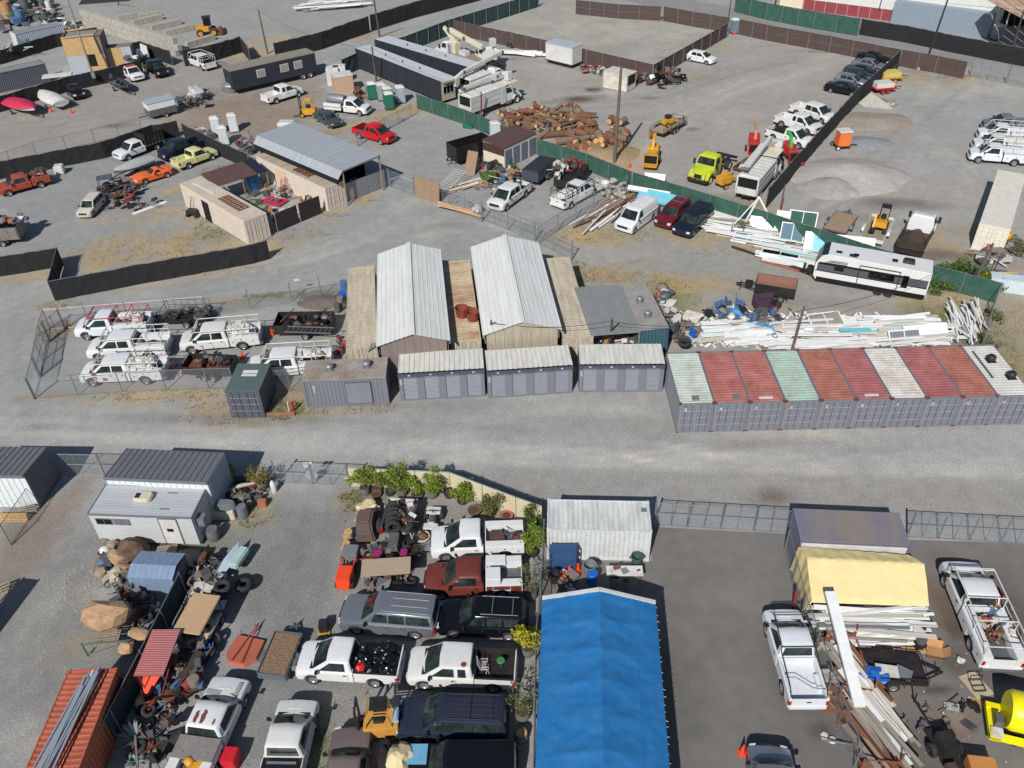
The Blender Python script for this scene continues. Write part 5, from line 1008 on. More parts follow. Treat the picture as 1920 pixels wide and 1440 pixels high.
def hull(top,xr,xf,rw,zb,hw,taper=.10,arches=True,zt_round=.07,rr=None):
 """side profile with wheel arches extruded across the width with rounded shoulders; top: (x,z) from rear to front"""
 R=(rr or rw)+.075;bot=[]
 x0,x1=top[0][0],top[-1][0]
 def archp(xc):
  h=rw;z0=zb
  a0=math.asin(min(.99,max(-.9,(zb-h)/R)));n=8;return [(xc+R*cos(a0+(pi-2*a0)*k/n),h+R*sin(a0+(pi-2*a0)*k/n)) for k in range(n+1)]
 if arches:
  for xc in (xf,xr):bot += archp(xc)
 pts=list(top)+[(x1-.06,zb)]+bot+[(x0+.06,zb)]
 nt=len(top);mid=(x0+x1)/2
 mb=MB();rings=[]
 for y,dz,dx in ((-hw+.0,zt_round*1.3,taper),(-hw+.035,zt_round*.5,taper*.6),(-hw+.16,0,taper*.25),(-hw*.5,0,0),(0,-.012,-.02),(hw*.5,0,0),(hw-.16,0,taper*.25),(hw-.035,zt_round*.5,taper*.6),(hw,zt_round*1.3,taper)):
  ring=[]
  for i,(x,z) in enumerate(pts):
   if i<nt:xx=x+(dx if x<mid-1.2 else -dx if x>mid+1.2 else 0) if i in (0,1,nt-2,nt-1) else x;ring.append((xx,y,z-dz*(1 if z>.75 else .2)))
   else:
    xx=x+(dx if i == len(pts)-1 else -dx if i == nt else 0);ring.append((xx,y,z))
  rings.append(ring)
 return mb.loft(rings)
def greenhouse(xb0,xb1,xt0,xt1,zb,zt,wb,wt,rnd=.12):
 """belt x range, roof x range"""
 def ring(x0,x1,w_,z,c,bulge=0):
  return [(x0+c,-w_,z),(x1-c,-w_,z),(x1,-w_+c*1.1,z),(x1+bulge,0,z),(x1,w_-c*1.1,z),(x1-c,w_,z),(x0+c,w_,z),(x0,w_-c,z),(x0,-w_+c,z)]
 h=zt-zb;l=lambda a,b,t:a+(b-a)*t
 R=[ring(xb0,xb1,wb,zb-.03,.06,.08)]
 for t in (.5,.86):R.append(ring(l(xb0,xt0,t),l(xb1,xt1,t),l(wb,wt,t),l(zb,zt,t),.07,.06))
 R.append(ring(xt0+.03,xt1-.05,wt-.03,zt-.035,.10,.04));R.append(ring(xt0+.12,xt1-.16,wt-.13,zt-.004,.12,.03));q=min(.4,(xt1-xt0)*.28);R.append(ring(xt0+q,xt1-q-.03,wt-.4,zt+.015,.1,.0))
 return MB().loft(R)
def quadp(pts,th=.012):
 """thin solid pane from 4 corners"""
 a,b,c,d=[Vector(p) for p in pts];n=(b-a).cross(d-a).normalized()*th;m=MB()
 return m.add([a+n,b+n,c+n,d+n,a-n,b-n,c-n,d-n],[(0,1,2,3),(7,6,5,4),(0,4,5,1),(1,5,6,2),(2,6,7,3),(3,7,4,0)])
def glasses(cab,xb0,xb1,xt0,xt1,zb,zt,wb,wt,sides,rear=True,gm=None,rearm=None):
 gm=gm or GLASS;l=lambda a,b,t:a+(b-a)*t;o=.012
 t0,t1=.04,.86
 def wy(t):return l(wb,wt,t)
 K=4;vs=[]
 for t in (t0,t1):
  x=l(xb1,xt1,t)+.012
  for k in range(K+1):
   y=(-1+2*k/K)*(wy(t)-.11);vs.append((x+(.075-(.02*t))*(1-abs(-1+2*k/K)),y,l(zb,zt,t)+.01))
 n_=K+1;MB().add(vs,[(k,k+1,n_+k+1,n_+k) for k in range(K)]).bd('windshield',gm,cab)
 if rear:
  x0,x1=l(xb0,xt0,t0+.1)-o,l(xb0,xt0,t1)-o
  quadp([(x0,wy(t0)-.16,l(zb,zt,t0+.1)),(x0,-wy(t0)+.16,l(zb,zt,t0+.1)),(x1,-wy(t1)+.14,l(zb,zt,t1)),(x1,wy(t1)-.14,l(zb,zt,t1))]).bd('rear_window',rearm or gm,cab)
 for (a0,a1,c0,c1) in sides:
  for s in (-1,1):
   y0,y1=s*(wy(.1)+.006),s*(wy(.82)+.004);z0,z1=l(zb,zt,.1),l(zb,zt,.82)
   q=[(a0,y0,z0),(a1,y0,z0),(c1,y1,z1),(c0,y1,z1)]
   quadp(q,.01).bd('side_window',gm,cab)
PK=dict(hw=.98,rw=.39,belt=1.17,roof=1.88)
def common(t,xF,xR,hw,zb,hood,paintm,wb_f,wb_r,rw,tw=.27,grille_z=(.62,.92),chrome=False,gril=None,tail_z=(.75,1.05),rim=None,mirz=1.2,mirx=1.0,doors=(),dz=(.45,1.1),wrear=None):
 bm_=RIM if chrome else paintm
 MB().add([(xF-.02,-hw+.12,.42),(xF+.06,-hw+.35,.42),(xF+.09,0,.42),(xF+.06,hw-.35,.42),(xF-.02,hw-.12,.42),(xF-.02,-hw+.12,.66),(xF+.06,-hw+.35,.66),(xF+.09,0,.66),(xF+.06,hw-.35,.66),(xF-.02,hw-.12,.66),(xF-.4,hw-.01,.42),(xF-.4,hw-.01,.66),(xF-.4,-hw+.01,.42),(xF-.4,-hw+.01,.66)],[(0,1,6,5),(1,2,7,6),(2,3,8,7),(3,4,9,8),(4,10,11,9),(12,0,5,13),(5,6,7,8,9,11,13)]).bd('front_bumper',bm_,t)
 MB().b2(xR-.07,xR+.06,-hw+.08,hw-.08,.45,.66).bd('rear_bumper',GALV if chrome else (gril or bm_),t)
 z0,z1=grille_z
 MB().b2(xF-.02,xF+.025,-hw+.42,hw-.42,z0,z1).bd('grille',gril or Bk,t)
 for s in (-1,1):
  MB().add([(xF+.01,s*(hw-.42),z0+.03),(xF-.03,s*(hw-.13),z0+.05),(xF-.28,s*(hw-.004),z0+.1),(xF+.01,s*(hw-.42),z1+.0),(xF-.05,s*(hw-.13),z1+.0),(xF-.28,s*(hw-.03),z1+.0),(xF-.2,s*(hw-.4),z0+.1),(xF-.2,s*(hw-.4),z1)],[(0,1,4,3),(1,2,5,4),(3,4,5,7),(0,6,2,1)]).bd('headlight',HEADL,t)
  MB().b2(xR-.02,xR+.14,s*(hw+.004),s*(hw-.15),*tail_z).bd('taillight',REDL,t)
  if mirx:MB().box((mirx,s*(hw+.13),mirz),(.14,.2,.2)).b2(mirx-.03,mirx+.03,s*(hw-.03),s*(hw+.1),mirz-.12,mirz-.06).bd('mirror',BLACK if gril is None else BLACK,t,bevel=.02)
 for xa,xb in doors:
  for s in (-1,1):
   d=MB().b2(xa+.012,xb-.012,s*(hw-.01),s*(hw+.012),*dz).bd('door',paintm,t,bevel=.008)
   MB().b2(xa+.08,xa+.26,s*(hw+.01),s*(hw+.045),dz[1]-.12,dz[1]-.07).bd('handle',BLACK,d)
   MB().b2(xa-.004,xa+.006,s*(hw-.01),s*(hw+.004),*dz).bd('door_gap',DARKIN,d)
 for x,y in ((wb_f,-1),(wb_f,1),(wb_r,-1),(wb_r,1)):whl(t,x,y*(hw-tw/2-.02),rw,tw,y,rim=rim)
 if wrear:
  for s in (-1,1):whl(t,wb_r,s*(hw-tw*1.5-.06),rw,tw,s,rim=rim)
def stuffbed(t,kind,x0,x1,hw,z,seed):
 """loads lying in a bed (top-level things placed in world space)"""
 pass
LOADS=[]
def pkup(label,F,R,side,col=None,cab='reg',bed='pickup',wb=3.4,scale=1.0,rack=None,group=None,liner=None,chrome=False,load=None,rim=None,gril=None,roofrack=False,old=False,stripe=None,ctr=None,head=None,capm=None,bedl=None):
 pm=col or WHITE;pm=random.choice((WHITE,WHITEB,WHITEC)) if pm is WHITE else pm;cabL={'reg':1.78,'ext':2.2,'crew':2.5}[cab]
 hw=.97 if old else 1.0;rw=.37 if old else .41;belt=1.12 if old else 1.22;roof=1.76 if old else 1.94;zb=.46
 hoodz=belt-.02
 wf=wb/2;wr=-wb/2;xF=wf+.93;cabf=xF-(1.10 if not old else 1.26);cabr=cabf-.28-cabL;xR=wr-(1.4 if bed == 'util' and cab == 'crew' else 1.15)
 if bedl:xR=cabr-bedl
 if ctr is not None:c=ctr;ang=head
 else:
  f,r=W(*F),W(*R);ang=dirang(r,f);s=-1 if side == 'R' else 1;nrm=Vector((-sin(ang),cos(ang),0))*s;c=(f+r)/2-nrm*(hw-.15)
 t=thing('pickup_truck',label,'pickup truck',(c.x,c.y,0),ang,group)
 if scale != 1:t.scale=(scale,)*3
 top=[(cabr,belt),(cabf-.05,belt),(cabf+.12,hoodz),(xF-.35,hoodz-.07),(xF-.08,hoodz-.15),(xF,hoodz-.28),(xF,.66)]
 R_=rw+.085;a0=math.asin((zb-rw)/R_);n=9;ar=[(wf+R_*cos(a0+(pi-2*a0)*k/n),rw+R_*sin(a0+(pi-2*a0)*k/n)) for k in range(n+1)]
 pr=[(cabr,zb)]+top+[(xF-.05,zb)]+ar;rings=[];xm=cabf+.3
 for y,dz,dx in ((-hw,.10,.12),(-hw+.035,.04,.07),(-hw+.15,0,.03),(-hw*.45,-.015,0),(0,-.03,-.01),(hw*.45,-.015,0),(hw-.15,0,.03),(hw-.035,.04,.07),(hw,.10,.12)):
  rings.append([((x-dx if x>xF-.12 else x),y,(z-dz if z>.75 and x>cabr-.01 and x<xF+.1 and (x,z) in top else z)) for x,z in pr])
 MB().loft(rings).bd('body',pm,t,smooth=32)
 MB().prism([(cabf+.24,hoodz-.012),(xF-.36,hoodz-.072),(xF-.13,hoodz-.13),(xF-.13,hoodz-.2),(cabf+.24,hoodz-.1)],-hw*.66,hw*.66).bd('hood',pm,t,bevel=.012);MB().prism([(cabf+.4,hoodz-.02),(xF-.5,hoodz-.065),(xF-.6,hoodz-.038),(cabf+.5,hoodz+.004)],-hw*.3,hw*.3).bd('hood_bulge',pm,t,bevel=.01)
 g=(cabr+.03,cabf+(.06 if old else .13),cabr+.14,cabf-(.68 if old else .86),belt-.03,roof,hw-.055,hw-.2)
 cabo=greenhouse(*g).bd('cabin',pm,t,smooth=35)
 lw=cabf-(.68 if old else .86);sides=[]
 fx0=cabf-.16; 
 if cab == 'reg':sides=[(cabr+.38,fx0-.1,cabr+.40,lw-.03)];drs=[(cabr+.25,cabf-.08)]
 elif cab == 'ext':sides=[(cabr+1.02,fx0-.1,cabr+1.02,lw-.03),(cabr+.38,cabr+.82,cabr+.42,cabr+.82)];drs=[(cabr+.92,cabf-.08)]
 else:sides=[(cabr+1.3,fx0-.1,cabr+1.3,lw-.03),(cabr+.38,cabr+1.2,cabr+.42,cabr+1.2)];drs=[(cabr+1.22,cabf-.08),(cabr+.3,cabr+1.2)]
 glasses(cabo,*g,sides)
 MB().b2(cabf+.1,cabf+.27,-hw+.2,hw-.2,hoodz-.04,hoodz+.006).bd('wiper_cowl',Bk,t)
 common(t,xF,xR,hw,zb,hoodz,pm,wf,wr,rw,grille_z=(.7,hoodz-.22),chrome=chrome,gril=gril,mirx=cabf-.2,mirz=belt+.12,doors=drs,dz=(.56,belt-.1),rim=rim,wrear=(bed in ('util','flat','stake')))
 MB().b2(xR+.1,xF-.3,-hw+.32,hw-.32,.34,.62).bd('chassis',UNDER,t)
 MB().b2(cabr+.1,wf-.3,-hw+.1,hw-.1,.5,.9).bd('floor_pan',UNDER,t)
 by0=cabr-.04;L=liner
 if bed == 'pickup':
  bz=belt+.0
  for s in (-1,1):
   ar=[(wr+R_*cos(a0+(pi-2*a0)*k/n),rw+R_*sin(a0+(pi-2*a0)*k/n)) for k in range(n+1)]
   pr=[(xR+.03,zb),(xR,bz-.02),(xR+.05,bz),(by0,bz),(by0,zb)]+ar
   MB().prism(pr,s*(hw-.015),s*(hw-.13)).bd('bed_side',pm,t,bevel=.012)
   if L:MB().b2(xR+.05,by0-.02,s*(hw-.15),s*(hw-.13),.76,bz+.012).b2(xR+.05,by0,s*(hw-.15),s*(hw-.03),bz+.002,bz+.014).bd('bed_liner',L,t)
   MB().b2(wr-.45,wr+.45,s*(hw-.13),s*(hw-.33),.74,.98).bd('wheel_well',L or pm,t,bevel=.03)
  nr=11;m_=MB()
  for k in range(nr):y=-hw+.2+(2*hw-.4)*(k+.5)/nr;m_.b2(xR+.06,by0-.02,y-.045,y+.045,.74,.765)
  m_.b2(xR+.05,by0,-hw+.13,hw-.13,.70,.745);m_.bd('bed_floor',L or pm,t)
  MB().b2(by0-.04,by0,-hw+.13,hw-.13,.7,bz).bd('bed_front',L or pm,t);tg=MB().b2(xR-.01,xR+.06,-hw+.14,hw-.14,.66,bz-.01).bd('tailgate',pm,t,bevel=.012)
  MB().b2(xR-.03,xR-.008,-.12,.12,.95,1.02).bd('handle',BLACK,tg);MB().b2(xR-.09,xR-.075,-.16,.16,.47,.6).bd('licence_plate',PLATE,t)
 elif bed == 'util':
  bz=belt+.12;wbx=.48
  for s in (-1,1):
   arr=[(wr+(R_+.02)*cos(a0+(pi-2*a0)*k/n),rw+(R_+.02)*sin(a0+(pi-2*a0)*k/n)) for k in range(n+1)]
   pr=[(xR,zb+.05),(xR,bz),(by0-.08,bz),(by0-.08,zb+.05)]+arr
   MB().prism(pr,s*(hw+.04),s*(hw-wbx+.04)).bd('side_box',pm,t,bevel=.015)
   for xa,xb,za,zc in ((xR+.05,wr-.5,zb+.1,bz-.08),(wr-.47,wr+.47,bz-.38,bz-.08),(wr+.5,by0-.13,zb+.1,bz-.08)):
    d=MB().b2(xa,xb,s*(hw+.04),s*(hw+.058),za,zc).bd('locker_door',pm,t,bevel=.006);MB().b2((xa+xb)/2-.05,(xa+xb)/2+.05,s*(hw+.055),s*(hw+.07),(za+zc)/2-.04,(za+zc)/2+.04).bd('latch',BLACK,d)
  MB().b2(xR+.03,by0-.1,-hw+.44,hw-.44,.78,.83).bd('bed_floor',Gd if not L else L,t);MB().b2(by0-.13,by0-.08,-hw+.44,hw-.44,.8,bz).bd('bed_front',pm,t);MB().b2(xR,xR+.05,-hw+.44,hw-.44,.7,bz-.15).bd('tailgate',pm,t)
  MB().b2(xR-.22,xR,-hw+.05,hw-.05,.5,.6).bd('rear_step',Gd,t)
 elif bed in ('flat','stake'):
  MB().b2(xR,by0-.1,-hw-.06,hw+.06,.88,.98).bd('flat_deck',L or WOOD,t)
  if bed == 'stake':
   hgt=2.3
   for s in (-1,1):
    for k in range(5):MB().b2(xR,by0-.1,s*(hw+.05),s*(hw+.01),1.0+k*.27,1.24+k*.27).bd('stake_board',capm or Bk,t)
   for k in range(5):MB().b2(by0-.16,by0-.1,-hw,hw,1.0+k*.27,1.24+k*.27).bd('stake_board',capm or Bk,t);MB().b2(xR,xR+.06,-hw,hw,1.0+k*.27,1.24+k*.27).bd('stake_board',capm or Bk,t)
   for s in (-1,1): 
    for k in range(6):x=xR+.1+(by0-xR-.3)*k/5;MB().b2(x-.04,x+.04,s*(hw+.05),s*(hw+.11),.9,2.35).bd('stake_post',capm or Bk,t)
 if rack is not None:
  rm=rack;mb=MB();zt=roof+.16;x0=xR+.1;x1=cabf-.3;ww=hw-.02
  for s in (-1,1):
   mb.tube((x0,s*ww,zt),(x1,s*ww,zt),.034,6); 
   for x in (x0+.05,(x0+by0)/2,by0-.1):mb.tube((x,s*ww,belt),(x,s*ww,zt),.032,6)
   mb.tube((x1,s*ww,zt),(cabf+.2,s*(ww),belt+.05),.03,6)
  for x in (x0,(x0+by0)/2,by0-.1,x1-.1,x1):mb.tube((x,-ww,zt),(x,ww,zt),.03,6)
  mb.bd('ladder_rack',rm,t)
  mb=MB()
  for s in (-1,1):mb.tube((x0+.1,s*ww,(belt+zt)/2),(by0-.1,s*ww,(belt+zt)/2),.022,5)
  mb.bd('rack_brace',rm,t)
 if capm and bed == 'pickup':MB().loft([[(xR,-hw+.03,belt),(by0,-hw+.03,belt),(by0,hw-.03,belt),(xR,hw-.03,belt)],[(xR+.15,-hw+.2,roof-.08),(by0+.0,-hw+.2,roof),(by0,hw-.2,roof),(xR+.15,hw-.2,roof-.08)]]).bd('bed_cap',capm,t,bevel=.03)
 if roofrack:
  mb=MB(); 
  for s in (-1,1):mb.tube((g[2]+.2,s*.6,roof+.05),(g[3]-.2,s*.6,roof+.05),.02,5)
  mb.bd('roof_rail',Bk,t)
 LOADS.append((t,xR,by0,hw,belt));t['_bed']=(xR,by0,hw,belt)
 del t['_bed']
 return t,(xR,by0,hw,belt,roof,cabr,cabf,xF)
def cark(label,F,R,side,col,kind='sedan',group=None,rim=None,cat=None,name=None,scale=1.0,ctr=None,head=None,rack=None,rearm=None,lowm=None,chrome=False):
 S=dict(
     sedan=dict(L=4.85,wb=2.8,hw=.92,rw=.33,fo=.95,top=[(-2.4,.72),(-2.38,.98),(-2.2,1.04),(-1.7,1.05),(-1.2,1.0),(.9,.98),(1.15,.97),(2.05,.82),(2.3,.72),(2.38,.55)],g=(-1.75,1.05,-1.05,.25,.97,1.44,.82,.62),s=[(-.38,.62,-.38,.12),(-1.25,-.45,-.95,-.45)],d=[(-.42,.72),(-1.3,-.42)]),
     hatch=dict(L=4.3,wb=2.6,hw=.87,rw=.32,fo=.85,top=[(-2.05,.6),(-2.1,.95),(-1.95,1.02),(.95,1.0),(1.15,.98),(1.9,.85),(2.1,.7),(2.15,.5)],g=(-2.0,1.15,-1.6,.2,.98,1.53,.8,.62),s=[(-.4,.65,-.4,.15),(-1.3,-.47,-1.2,-.47)],d=[(-.42,.75),(-1.3,-.42)]),
     suv=dict(L=5.0,wb=2.95,hw=.96,rw=.37,fo=.9,top=[(-2.45,.6),(-2.5,1.1),(-2.35,1.14),(.95,1.12),(1.15,1.1),(2.15,1.0),(2.4,.88),(2.46,.6)],g=(-2.42,1.2,-2.2,.36,1.09,1.8,.89,.72),s=[(-.22,.68,-.22,.32),(-1.15,-.32,-1.15,-.32),(-2.1,-1.25,-2.05,-1.25)],d=[(-.27,.8),(-1.2,-.27)]),
     wagon=dict(L=5.5,wb=3.3,hw=1.0,rw=.38,fo=.95,top=[(-2.75,.6),(-2.8,1.12),(-2.65,1.16),(1.05,1.14),(1.3,1.12),(2.35,1.05),(2.6,.93),(2.66,.6)],g=(-2.74,1.34,-2.6,.5,1.12,1.86,.93,.78),s=[(-.15,.75,-.15,.5),(-1.1,-.25,-1.1,-.25),(-2.5,-1.2,-2.45,-1.2)],d=[(-.2,.9),(-1.15,-.2)]),
     van=dict(L=5.4,wb=3.5,hw=1.0,rw=.37,fo=.8,top=[(-2.7,.6),(-2.72,1.25),(-2.6,1.28),(1.4,1.26),(1.6,1.22),(2.3,1.02),(2.5,.88),(2.56,.6)],g=(-2.68,1.62,-2.6,.85,1.22,2.08,.95,.8),s=[(.32,1.12,.32,.75)],d=[(.25,1.3)]),
     sport=dict(L=4.6,wb=2.5,hw=.9,rw=.33,fo=1.05,top=[(-1.95,.6),(-2.05,.88),(-1.9,.95),(-1.5,.96),(-.9,.88),(-.3,.84),(.5,.84),(1.0,.92),(1.4,.9),(2.1,.72),(2.35,.6),(2.38,.5)],g=(-1.35,.35,-.75,-.25,.85,1.2,.74,.52),s=[(-.75,.05,-.62,-.3)],d=[(-.7,.4)]),
     old=dict(L=4.6,wb=2.8,hw=.85,rw=.36,fo=.8,top=[(-2.1,.6),(-2.15,.9),(-1.7,1.2),(-1.2,1.3),(.6,1.2),(.9,1.15),(1.6,1.08),(1.95,.8),(2.0,.55)],g=(-1.6,.7,-1.2,.3,1.15,1.62,.7,.58),s=[(-.35,.35,-.35,.2),(-.95,-.45,-.9,-.45)],d=[(-.4,.5)]))[kind]
 hw,rw,wb=S['hw'],S['rw'],S['wb']
 if ctr is not None:c=ctr;ang=head
 else:
  f,r=W(*F),W(*R);ang=dirang(r,f);s=-1 if side == 'R' else 1;nrm=Vector((-sin(ang),cos(ang),0))*s;c=(f+r)/2-nrm*(hw-.12)
 nm=name or {'sedan':'sedan_car','hatch':'hatchback_car','suv':'suv_car','wagon':'suv_car','van':'cargo_van','sport':'sports_car','old':'vintage_car'}[kind]
 t=thing(nm,label,cat or {'van':'van','suv':'suv','wagon':'suv'}.get(kind,'car'),(c.x,c.y,0),ang,group)
 if scale != 1:t.scale=(scale,)*3
 top=S['top'];xR,xF=top[0][0],top[-1][0];wf,wr=wb/2-(.0),-wb/2
 sh=(xF+xR)/2-0.0;hull(top,wr,wf,rw,.30,hw,taper=.16,zt_round=.06).bd('body',col,t,smooth=34)
 cabo=greenhouse(*S['g']).bd('cabin',col,t,smooth=36);glasses(cabo,*S['g'],S['s'],rearm=rearm,rear=True)
 zmax=max(z for x,z in top)
 common(t,xF,xR,hw,.3,1,col,wf,wr,rw,tw=.22 if kind in ('sedan','hatch','sport','old') else .25,grille_z=(.55,.72) if zmax<1.1 else (.66,.9),mirx=S['g'][1]-.3,mirz=S['g'][4]+.08,doors=S['d'],dz=(.38,S['g'][4]-.1),rim=rim,tail_z=(.7,.9),chrome=chrome)
 MB().b2(xR+.2,xF-.3,-hw+.28,hw-.28,.2,.6).bd('underbody',UNDER,t)
 zr=S['g'][5]
 if rack:
  mb=MB()
  for s in (-1,1):mb.tube((S['g'][2]+.2,s*(S['g'][7]-.12),zr+.05),(S['g'][3]-.35,s*(S['g'][7]-.12),zr+.05),.018,5)
  if rack == 'long':
   for y in (-.25,.25):mb.tube((S['g'][2]+.3,y,zr+.035),(S['g'][3]-.8,y,zr+.035),.02,5)
  else:
   for k in range(2):x=S['g'][2]+.5+k*1.1;mb.tube((x,-.62,zr+.07),(x,.62,zr+.07),.022,5)
  if rack == 'grid':
   for y in (-.4,-.13,.13,.4):mb.tube((S['g'][2]+.3,y,zr+.04),(S['g'][3]-.5,y,zr+.04),.012,5)
  mb.bd('roof_rack',GALV if rack != 'grid' else Bk,t)
 if lowm:MB().b2(xR+.3,xF-.5,-hw-.012,hw+.012,.32,.48).bd('side_skirt',lowm,t)
 return t
SILV=paint('silver_car',150,154,160,.22,.15,metal=.6);DKBLU=paint('dark_blue_car',36,44,62,.2,.3,dcol=lin(70,66,60));BLK=paint('black_car',18,19,23,.15,.15);NVY=paint('navy_car',28,34,50,.2,.2);DGRY=paint('dark_grey_car',66,72,78,.22,.15);GRNC=paint('dark_green_car',44,56,62,.2,.15);MARO=paint('maroon_car',104,30,36,.2,.2);REDP=paint('bright_red_paint',196,28,38,.25,.12);ORG=paint('orange_car',226,104,46,.25,.1);CRM=paint('cream_truck',208,204,146,.4,.25);RED_O=paint('faded_red_truck',158,72,52,.5,.35);BRNT=paint('brown_truck',104,46,38,.4,.5,dcol=lin(120,74,62));WHTS=paint('chalky_white',214,216,216,.4,.25,dcol=lin(166,160,150));YGR=paint('lime_cab',180,192,44,.3,.15);Cy=M('machine_yellow',lin(212,156,44),.5,dirt=.4,dcol=lin(130,98,56));SALLY=paint('tank_yellow',240,224,22,.35,.12)
WG='white work trucks in the fenced bay'
pkup('White work truck with red ladder rack, rearmost of the fenced trucks',(156,638),(266,632),'L',cab='reg',bed='util',wb=3.9,rack=paint('rack_red',176,40,46,.5,.3),group=WG)
pkup('White crew cab work truck with empty white bed, second from the front',(183,678),(291,673),'L',cab='crew',bed='util',wb=4.0,rack=Wh,group=WG)
pkup('White crew cab work truck loaded with white sacks, nearest the front fence',(173,724),(282,720),'L',cab='crew',bed='util',wb=4.05,rack=Wh,group=WG)
pkup('White crew cab work truck with sacks, parked right behind the others',(358,664),(463,655),'L',cab='crew',bed='util',wb=4.0,rack=Wh,group=WG)
pkup('White work truck half hidden behind the green and grey containers',(487,713),(592,707),'L',cab='crew',bed='util',wb=4.0,rack=Wh,group=WG)
pkup('Faded red utility pickup carrying scrap at the left edge',(19,368),(79,352),'L',RED_O,'reg','util',3.3,old=True)
pkup('White stake bed truck with tall black sides, upper left',(237,303),(300,279),'L',WHTS,'reg','stake',3.9,old=True,capm=Bk)
pkup('Dark blue pickup beside the cream pickup by the black fence',(322,304),(377,284),'L',NVY,'ext','pickup',3.5)
pkup('Cream yellow old pickup with junk in its bed',(397,301),(357,316),'R',CRM,'reg','pickup',3.1,old=True)
pkup('White pickup with white ladder rack near the block wall',(354,122),(384,134),'L',WHITE,'crew','pickup',3.5,rack=Wh,liner=Bk)
pkup('Black pickup with flat black bed cover beside the red roofed one',(302,152),(268,131),'R',BLK,'crew','pickup',3.5,capm=None,liner=Bk)
t_,b_=pkup('White small pickup with a red cab roof by the bass boat',(253,158),(229,141),'R',WHTS,'reg','pickup',2.9,old=True);MB().b2(b_[5]+.2,b_[6]-.8,-.7,.7,1.76,1.8).bd('roof_panel',MATS['faded_red_truck'],t_)
pkup('White extended cab pickup parked in front of the dark office trailer',(560,182),(518,195),'R',WHITE,'ext','pickup',3.5)
t_,b_=pkup('White flatbed truck carrying a steel water tank',(673,218),(627,213),'R',WHITE,'reg','flat',3.9); 
MB().lathe([(.05,-1.3),(.55,-1.25),(.62,-1.0),(.62,1.0),(.55,1.25),(.05,1.3)],18,(0,0,0),Matrix.Translation((-1.7,0,1.65)) @ Matrix.Rotation(pi/2,4,'Y')).bd('tank',GALV,t_,smooth=40);MB().b2(b_[0]+.0,b_[1]-.3,-1.05,-.75,.55,1.35).bd('side_locker',WHITE,t_);MB().b2(-2.8,-2.2,.1,.7,1.0,1.25).bd('pump',M('pump_green',lin(50,150,60),.5),t_)
t_,b_=pkup('Bright red extended cab pickup on the gravel',(716,272),(675,260),'R',REDP,'ext','pickup',3.55,liner=Bk)
pkup('White crew cab pickup facing the gate with tools in its bed',(948,397),(986,369),'L',WHITE,'crew','pickup',3.7,gril=Bk,chrome=False,liner=Bk)
pkup('White pickup loaded with white sacks beside the lumber, rear facing the camera',(1113,367),(1069,392),'R',WHITE,'ext','pickup',3.9,rack=Bk)
PG='white pickups parked beside the tall black screened fence'
pkup('White crew cab pickup, farthest of the three by the black screen',(1546,236),(1486,216),'R',WHITE,'crew','pickup',3.7,group=PG)
pkup('White extended cab pickup, middle of the three by the black screen',(1522,257),(1456,236),'R',WHITE,'ext','pickup',3.6,group=PG)
pkup('White single cab pickup with yellow ladder, nearest of the three by the screen',(1500,281),(1446,263),'R',WHITE,'reg','pickup',3.5,liner=Bk,group=PG)
for k,(f,r,ds) in enumerate((((1842,307),(1889,311),'nearest, beside the cream container'),((1849,288),(1895,291),'second from the front'),((1857,268),(1903,271),'third from the front'),((1866,250),(1912,252),'silver hooded, farthest back'))):
 pkup('White work truck at the right edge, '+ds,f,r,'L',WHITE if k<3 else SILV,'reg','util',3.6,group='work trucks at the right edge',rack=Wh if k<3 else None)
t_,b_=pkup('White raised work truck with open toolbox bed above the brown pickup',(840,1052),(945,1048),'L',WHITE,'reg','util',3.5,rack=None,chrome=True);WT1=(t_,b_)
t_,b_=pkup('Dark brown old pickup with white toolbox bed',(838,1122),(932,1119),'L',BRNT,'reg','util',3.4,old=True,scale=1.02);BT=(t_,b_)
for o in t_.children:
 if o.name.startswith(('side_box','bed_front','tailgate')):o.data.materials[0]=WHTS
MB().b2(b_[0]+.9,b_[1]-.1,-.98,-.35,1.24,1.5).b2(b_[0]+.0,b_[0]+.85,-.98,-.5,1.24,1.4).bd('tool_chest',WHTS,t_,bevel=.02);MB().b2(b_[0]+1.2,b_[1]-.1,.1,.98,1.24,1.75).bd('tool_chest',WHTS,t_,bevel=.03)
t_,b_=pkup('White single cab pickup filled with black garbage bags',(591,1280),(704,1287),'L',WHITE,'reg','pickup',3.35,liner=Bk,bedl=2.4,old=False,scale=.98);BAGT=(t_,b_)
t_,b_=pkup('White extended cab pickup carrying a white chair in its bed',(796,1291),(926,1297),'L',WHITE,'ext','pickup',3.65,liner=Bk,scale=.98,stripe=1);CHT=(t_,b_)
q=MB().lathe([(.16,0),(.16,.005)],9,(0,0,0)).bd('rust_patch',M('rust_red_patch',lin(120,62,52),.9),t_,(b_[5]+.5,.6,b_[4]+.012))
def ctr_from(front,rear,z=0.9):a,b=W(*rear,z),W(*front,z);return Vector(((a.x+b.x)/2,(a.y+b.y)/2,0)),dirang(a,b)
c,h=ctr_from((560,1318),(515,1500));t_,b_=pkup('White pickup with black bed cover facing away up the yard',None,None,'L',WHITE,'reg','pickup',3.3,ctr=c,head=h);MB().b2(b_[0]+.02,b_[1]-.02,-.93,.93,1.2,1.25).bd('bed_cover',BLACK,t_);MB().b2(b_[1]-.3,b_[1]-.2,-.7,.7,1.25,1.3).bd('cover_bar',GALV,t_)
c,h=ctr_from((437,1268),(345,1470));t_,b_=pkup('White patched utility pickup with rust streaks on its cab roof',None,None,'L',WHTS,'reg','util',3.5,ctr=c,head=h,old=True,scale=1.04);PT=(t_,b_)
PRIM=M('primer_patch',lin(150,150,148),.8);RR=MATS['rust_red_patch']
